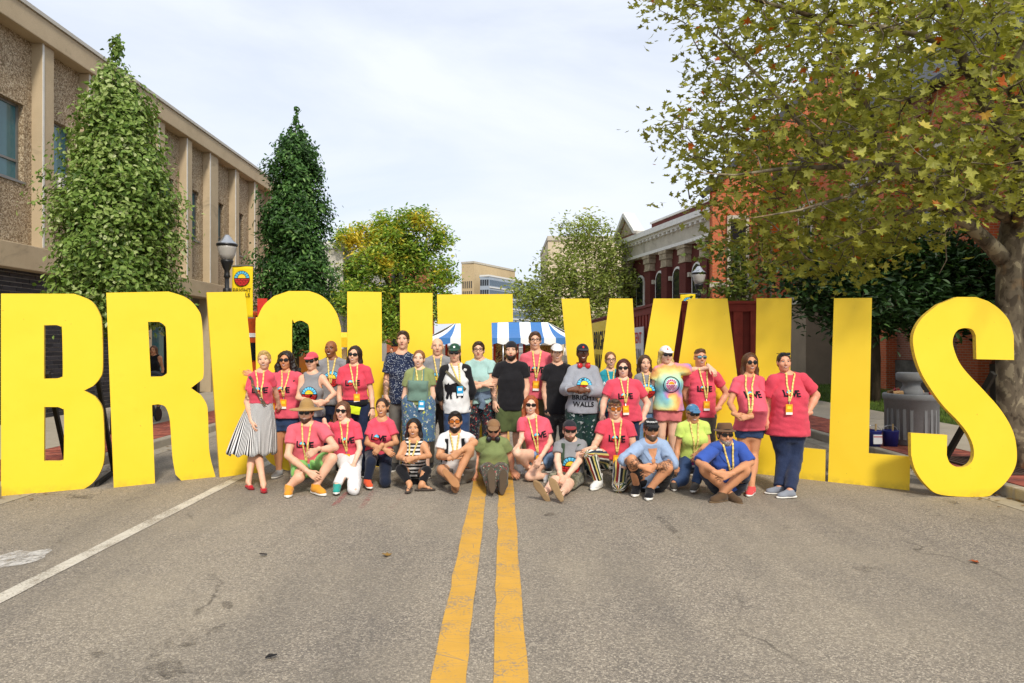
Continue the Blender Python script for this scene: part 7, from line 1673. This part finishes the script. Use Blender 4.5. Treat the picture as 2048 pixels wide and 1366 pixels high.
# ---- crouching and sitting in front
q = person('person in wide straw hat, pink tee and lime shorts squatting', dict(head=(622, 668), sl=(515, 770), sr=(745, 762), el=(488, 975, -.12), wl=(640, 1095, -.38), dl=(690, 1130), er=(828, 915, -.15), wr=(690, 938, -.36), dr=(630, 975), hl=(580, 1030, .12), hr=(685, 1030, .12), kl=(572, 1130, -.32), kr=(808, 995, -.25), al=(497, 1195, 'g', .1), ar=(690, 1190, 'g', .1), tl=(488, 1262, 'g', .03), tr=(775, 1255, 'g', .03)), 8.1, 1.80, 'm', 1.02, seated=True, skin='fair', hair=('short', '#3A281E'), hat=('straw', '#B8925A', fabric('#B8925A', 'straw')), glasses='sun', beard=('stubble', '#4A3020'), smile=2, top=tee(hem=0), bottom=dict(kind='shorts', mat=fabric('#86C06A'), len=.72, ease=.018), shoes=dict(mat=fabric('#D9952E')), lanyard=dict(x=.02, y=-.2, card='blue'))
band(q, 'watch', 'er', 'wr', .86, .97, .036, BLK)
person('person in heart-shaped sunglasses, pink tee and ripped white jeans kneeling', dict(head=(880, 655), sl=(815, 752), sr=(990, 752), el=(760, 765, .08), wl=(752, 742, -.1), dl=(758, 790), er=(1005, 925, -.08), wr=(962, 1040, -.28), dr=(935, 1110), hl=(880, 985, .08), hr=(965, 985, .08), kl=(900, 1068, -.33), al=(842, 1185, 'g', .1), tl=(838, 1240, 'g', .03), kr=(962, 1215, 'g', .07), ar=(990, 1150, 'g', .07), tr=(1000, 1120, 'g', .06)), 8.3, 1.68, 'f', .95, seated=True, skin='pale', hair=('long', '#6A4630'), glasses='heart', roll=6, smile=2, top=tee(hem=.05, sleeve=.6, pdx=.03), bottom=dict(kind='trousers', mat=fabric('#E6E4E2', 'splat', cols=('#D8A888', '#E0DEDC'), sc=7)), shoes=dict(mat=fabric('#2E9A8E')), lanyard=dict(x=.02, y=-.15, card='yellow'))
person('person in pink tee and navy trousers kneeling with crossed wrists, no lanyard', dict(head=(1165, 628), sl=(1085, 735), sr=(1235, 735), el=(1055, 885, -.06), wl=(1190, 935, -.3), dl=(1240, 970), er=(1268, 880, -.06), wr=(1150, 915, -.34), dr=(1105, 965), hl=(1095, 955, .08), hr=(1190, 955, .08), kl=(1085, 1020, -.3), al=(1060, 1150, 'g', .1), tl=(1070, 1200, 'g', .03), kr=(1188, 1165, 'g', .07), ar=(1200, 1110, 'g', .07), tr=(1205, 1085, 'g', .06)), 8.4, 1.68, 'f', .95, seated=True, skin='olive', hair=('pony', '#3A2418'), smile=2, top=tee(hem=.05, sleeve=.6), bottom=dict(kind='trousers', mat=NAVY, ease=.008), shoes=dict(mat=fabric('#E0562E')))
q = person('person in black-and-white striped tank top and black leggings sitting in sandals', dict(head=(315, 778), sl=(238, 878), sr=(398, 882), el=(205, 985, -.1), wl=(272, 1000, -.3), dl=(320, 1000), er=(425, 975, -.1), wr=(310, 995, -.33), dr=(255, 1010), hl=(265, 1105, .12), hr=(370, 1105, .12), kl=(225, 1075, -.18), al=(285, 1180, 'g', .085), tl=(262, 1240, 'g', .03), kr=(405, 1085, -.18), ar=(372, 1180, 'g', .08), tr=(420, 1210, 'g', .03)), 8.2, 1.62, 'f', .98, crop=2, seated=True, skin='olive', hair=('long', '#1E1612'), smile=2, top=dict(mat=fabric('#222222', 'stripes_h', freq=22.0, stops=[(0, '#1C1C1E'), (.5, '#DAD8D4')]), kind='tank', sleeve=0, hem=0, name='tank_top'), bottom=dict(kind='trousers', mat=BLK, shin=.85, ease=.005), shoes=dict(kind='sandal', mat=fabric('#5A5048'), sole=fabric('#4A4038')), lanyard=dict(x=-.04, y=-.06, card=None))
q = person('person in white tee and amber sunglasses sitting with one shoe sole turned forward', dict(head=(612, 730), sl=(518, 835), sr=(708, 828), el=(498, 980, -.08), wl=(590, 985, -.32), dl=(640, 955), er=(752, 880, -.1), wr=(640, 950, -.34), dr=(590, 985), hl=(560, 1090, .12), hr=(690, 1085, .12), kl=(515, 1075, -.15), al=(575, 1135, -.42), tl=(655, 1225, -.52), kr=(715, 928, -.2), ar=(628, 1130, -.28), tr=(640, 1200, -.42)), 8.2, 1.80, 'm', 1.0, crop=2, seated=True, skin='olive', hair=('short', '#1E1612'), beard=('full', '#241812'), glasses='amber', smile=2, top=tee(None, fabric('#E4E3E1'), hem=0, sleeve=.6), bottom=dict(kind='shorts', mat=fabric('#807A70'), len=.8, ease=.02), shoes=dict(mat=fabric('#8A5E3E'), sole=fabric('#A87850'), nolace=1), lanyard=dict(x=.0, y=-.05, card=None))
strap(q, 'backpack_strap', [(-.095, .16), (-.10, .02), (-.115, -.1)], .04, BLK); strap(q, 'backpack_strap', [(.095, .16), (.10, .02), (.115, -.1)], .04, BLK)
q = person('person in tan cap and olive tee sitting with both boot soles forward, headphones on neck', dict(head=(888, 790), sl=(802, 868), sr=(972, 868), el=(768, 980, .05), wl=(752, 1085, .0), dl=(745, 1120), er=(1010, 985, .05), wr=(1020, 1080, .02), dr=(1045, 1105), hl=(845, 1065, .05), hr=(935, 1065, .05), kl=(848, 1085, -.38), kr=(945, 1085, -.38), al=(872, 1195, 'g', .10), ar=(950, 1190, 'g', .10), tl=(868, 1115, -.72), tr=(955, 1110, -.72)), 8.45, 1.76, 'm', 1.04, crop=2, seated=True, skin='red', hair=('short', '#5A3A28'), hat=('cap', '#8A6848'), beard=('full', '#4E3020'), glasses='round', smile=0, pitch=8, top=tee(None, fabric('#7E8A58'), hem=-.05, ease=.022), bottom=dict(kind='trousers', mat=fabric('#4A4436', 'splat', cols=('#B03A4A', '#C8C0A0', '#3A7A6A')), ease=.02), shoes=dict(kind='boot', mat=fabric('#4A3E32'), sole=fabric('#55483A')))
headphones(q, M_BLACK)
person('person in sunglasses, pink tee and denim shorts crouching with one knee down', dict(head=(365, 612), sl=(292, 715), sr=(478, 722), el=(300, 850, -.05), wl=(275, 905, -.25), dl=(262, 925), er=(508, 875, -.05), wr=(430, 1000, -.3), dr=(400, 1070), hl=(400, 975, .05), hr=(480, 985, .05), kl=(268, 958, -.28), al=(365, 1085, 'g', .1), tl=(330, 1110, 'g', .03), kr=(352, 1125, 'g', .07), ar=(480, 1120, 'g', .07), tr=(530, 1100, 'g', .06)), 8.5, 1.68, 'f', .98, crop=3, seated=True, skin='pale', hair=('long', '#A0522A'), glasses='sun', roll=4, smile=2, top=tee(hem=.12, sleeve=.6, pdx=.03), bottom=dict(kind='shorts', mat=fabric('#6E88A8', 'denim'), len=.35), shoes=dict(mat=fabric('#DDDDDD')), lanyard=dict(x=-.03, y=-.22))
q = person('person in dark cap and grey emblem tee sitting with sandal soles forward', dict(head=(645, 797), sl=(558, 888), sr=(742, 880), el=(555, 1010, -.1), wl=(580, 1120, -.35), dl=(600, 1165), er=(715, 1010, -.15), wr=(620, 1130, -.38), dr=(595, 1165), hl=(580, 1120, .05), hr=(690, 1125, .05), kl=(535, 1155, -.35), kr=(640, 1175, -.36), al=(470, 1235, 'g', .085), ar=(582, 1250, 'g', .085), tl=(425, 1170, -.74), tr=(540, 1170, -.78)), 8.2, 1.76, 'm', 1.0, crop=3, seated=True, skin='pale', hair=('short', '#5A4232'), hat=('cap', '#2A2A30', fabric('#2A2A30'), '#8A2A2E'), beard=('stubble', '#6A4A36'), glasses='sun', smile=0, top=tee('logo', GREY, hem=0, pdy=-.1, psc=.12, word=1), bottom=dict(kind='shorts', mat=fabric('#6A6A5A', 'camo'), len=.95, ease=.02), shoes=dict(kind='sandal', mat=fabric('#7A6248'), sole=fabric('#9A7E5A')))
strap(q, 'backpack_strap', [(-.095, .16), (-.10, .0), (-.115, -.1)], .04, fabric('#3A4A38')); strap(q, 'backpack_strap', [(.095, .16), (.10, 0), (.115, -.1)], .04, fabric('#3A4A38'))
person('person in patterned headband, pink tee and multicoloured striped trousers on one knee', dict(head=(968, 640), sl=(870, 745), sr=(1080, 745), el=(842, 870, -.05), wl=(805, 925, -.28), dl=(770, 940), er=(1105, 905, -.05), wr=(1035, 1060, -.25), dr=(1010, 1110), hl=(900, 975, .05), hr=(1020, 985, .05), kl=(790, 965, -.25), al=(850, 1150, 'g', .1), tl=(795, 1215, 'g', .03), kr=(1000, 1190, 'g', .08), ar=(1070, 1130, 'g', .08), tr=(1090, 1100, 'g', .06)), 8.25, 1.80, 'm', 1.0, crop=3, seated=True, skin='fair', hair=('fade', '#4A3426'), hat=('band', '#5A3A2A', fabric('#5A3A2A', 'splat', cols=('#C8A050', '#2A2A30', '#A03A2A'), sc=40)), glasses='aviator', smile=2, top=tee(hem=-.03), bottom=dict(kind='trousers', mat=fabric('#333333', 'legstripes'), around=1, ease=.016), shoes=dict(kind='hightop', mat=fabric('#E4E2DE')), lanyard=dict(x=.01, y=-.16))
person('person in lettered black cap and open pale blue shirt sitting with knees up', dict(head=(388, 755), sl=(285, 865), sr=(490, 855), el=(188, 985, -.08), wl=(330, 1040, -.36), dl=(410, 1060), er=(545, 1010, -.1), wr=(400, 1045, -.34), dr=(335, 1095), hl=(320, 1150, .18), hr=(450, 1150, .18), kl=(243, 985, -.22), kr=(515, 1045, -.2), al=(275, 1180, 'g', .1), ar=(378, 1205, 'g', .1), tl=(240, 1290, 'g', .03), tr=(345, 1310, 'g', .03)), 7.75, 1.80, 'm', 1.0, crop=4, seated=True, skin='tan', hair=('short', '#3A2A1E'), hat=('cap', '#17171A'), beard=('full', '#5A4636'), glasses='sun', smile=1, top=dict(mat=fabric('#9DB2D0', 'heather'), sleeve=1.1, hem=0, open=1, vskin=1, ease=.02, name='shirt'), bottom=dict(kind='shorts', mat=BLK, len=.8, ease=.018), shoes=dict(mat=BLK, swoosh=1), ink=('fl', 'fr'), extra=dict(capmark=('BROOKLYN', .016, 'white')))
person('person in blue cap, lime tee and jeans kneeling with magenta badge', dict(head=(705, 640), sl=(608, 720), sr=(805, 712), el=(588, 885, 0), wl=(575, 1030, -.1), dl=(585, 1100), er=(820, 855, -.02), wr=(745, 935, -.25), dr=(715, 985), hl=(660, 965, .08), hr=(765, 965, .08), kl=(625, 1140, 'g', .1), kr=(770, 1040, -.28), al=(560, 1165, 'g', .08), tl=(545, 1140, 'g', .06), ar=(725, 1165, 'g', .1), tr=(712, 1220, 'g', .03)), 8.25, 1.66, 'f', 1.02, crop=4, seated=True, skin='tan', hair=('pony', '#B08A50'), hat=('cap', '#4A7AA0', fabric('#4A7AA0', 'splat', cols=('#D8D8D8', '#2A3A5A'))), glasses='sun', smile=2, top=tee(None, fabric('#C9DE6E'), hem=.05, sleeve=.5), bottom=dict(kind='trousers', mat=DENIM), shoes=dict(mat=fabric('#55504A')), lanyard=dict(x=-.03, y=-.2, card='magenta'))
person('person in brown fedora and royal blue shirt sitting cross-legged', dict(head=(948, 795), sl=(848, 880), sr=(1072, 870), el=(752, 1005, -.1), wl=(890, 1085, -.36), dl=(960, 1105), er=(1140, 1005, -.1), wr=(985, 1095, -.36), dr=(915, 1120), hl=(895, 1175, .18), hr=(1040, 1170, .18), kl=(795, 1060, -.16), kr=(1100, 1065, -.16), al=(985, 1240, 'g', .075), ar=(925, 1240, 'g', .085), tl=(1050, 1290, 'g', .03), tr=(845, 1290, 'g', .03)), 7.6, 1.78, 'm', 1.04, crop=4, seated=True, skin='tan', hair=('short', '#4A3A2A'), hat=('fedora', '#6A4E38'), glasses='sun', beard=('stubble', '#8A8078'), smile=1, top=dict(mat=fabric('#3A58A8'), sleeve=.98, hem=0, open=1, name='shirt'), bottom=dict(kind='shorts', mat=fabric('#2A3040'), len=.85), shoes=dict(mat=fabric('#5A4632'), sole=fabric('#6A563E')), lanyard=dict(y=-.12, card=None))

# ---- passers-by beyond the letters
BYG = 'passers-by beyond the letters'
person('person in black camisole seen through the letter R', dict(head=(307, 701)), 17.0, 1.70, 'f', .95, crop=0, skin='tan', hair=('long', '#6A4630'), smile=0, yaw=10, top=tee(None, BLK, kind='tank', sleeve=0, hem=0, name='camisole'), bottom=dict(kind='shorts', mat=DENIM, len=.4), shoes=dict(mat=BLK), group=BYG, ground=SWZ+.03, lod=1.5)
person('passer-by in lilac top seen between letters I and G', dict(head=(504, 703)), 27.5, 1.65, 'f', 1.0, crop=0, skin='fair', hair=('medium', '#3A281E'), smile=0, top=tee(None, fabric('#9A8AC8'), hem=0), bottom=dict(kind='trousers', mat=fabric('#4A3A7A')), shoes=dict(mat=BLK), group=BYG, ground=SWZ+.03, lod=2.2)
person('passer-by in dark top seen through the letter H', dict(head=(783, 700)), 34.0, 1.70, 'm', 1.0, crop=0, skin='fair', hair=('short', '#3A281E'), smile=0, top=tee(None, BLACKT), bottom=dict(kind='trousers', mat=DENIM), shoes=dict(mat=BLK), group=BYG, lod=2.4)
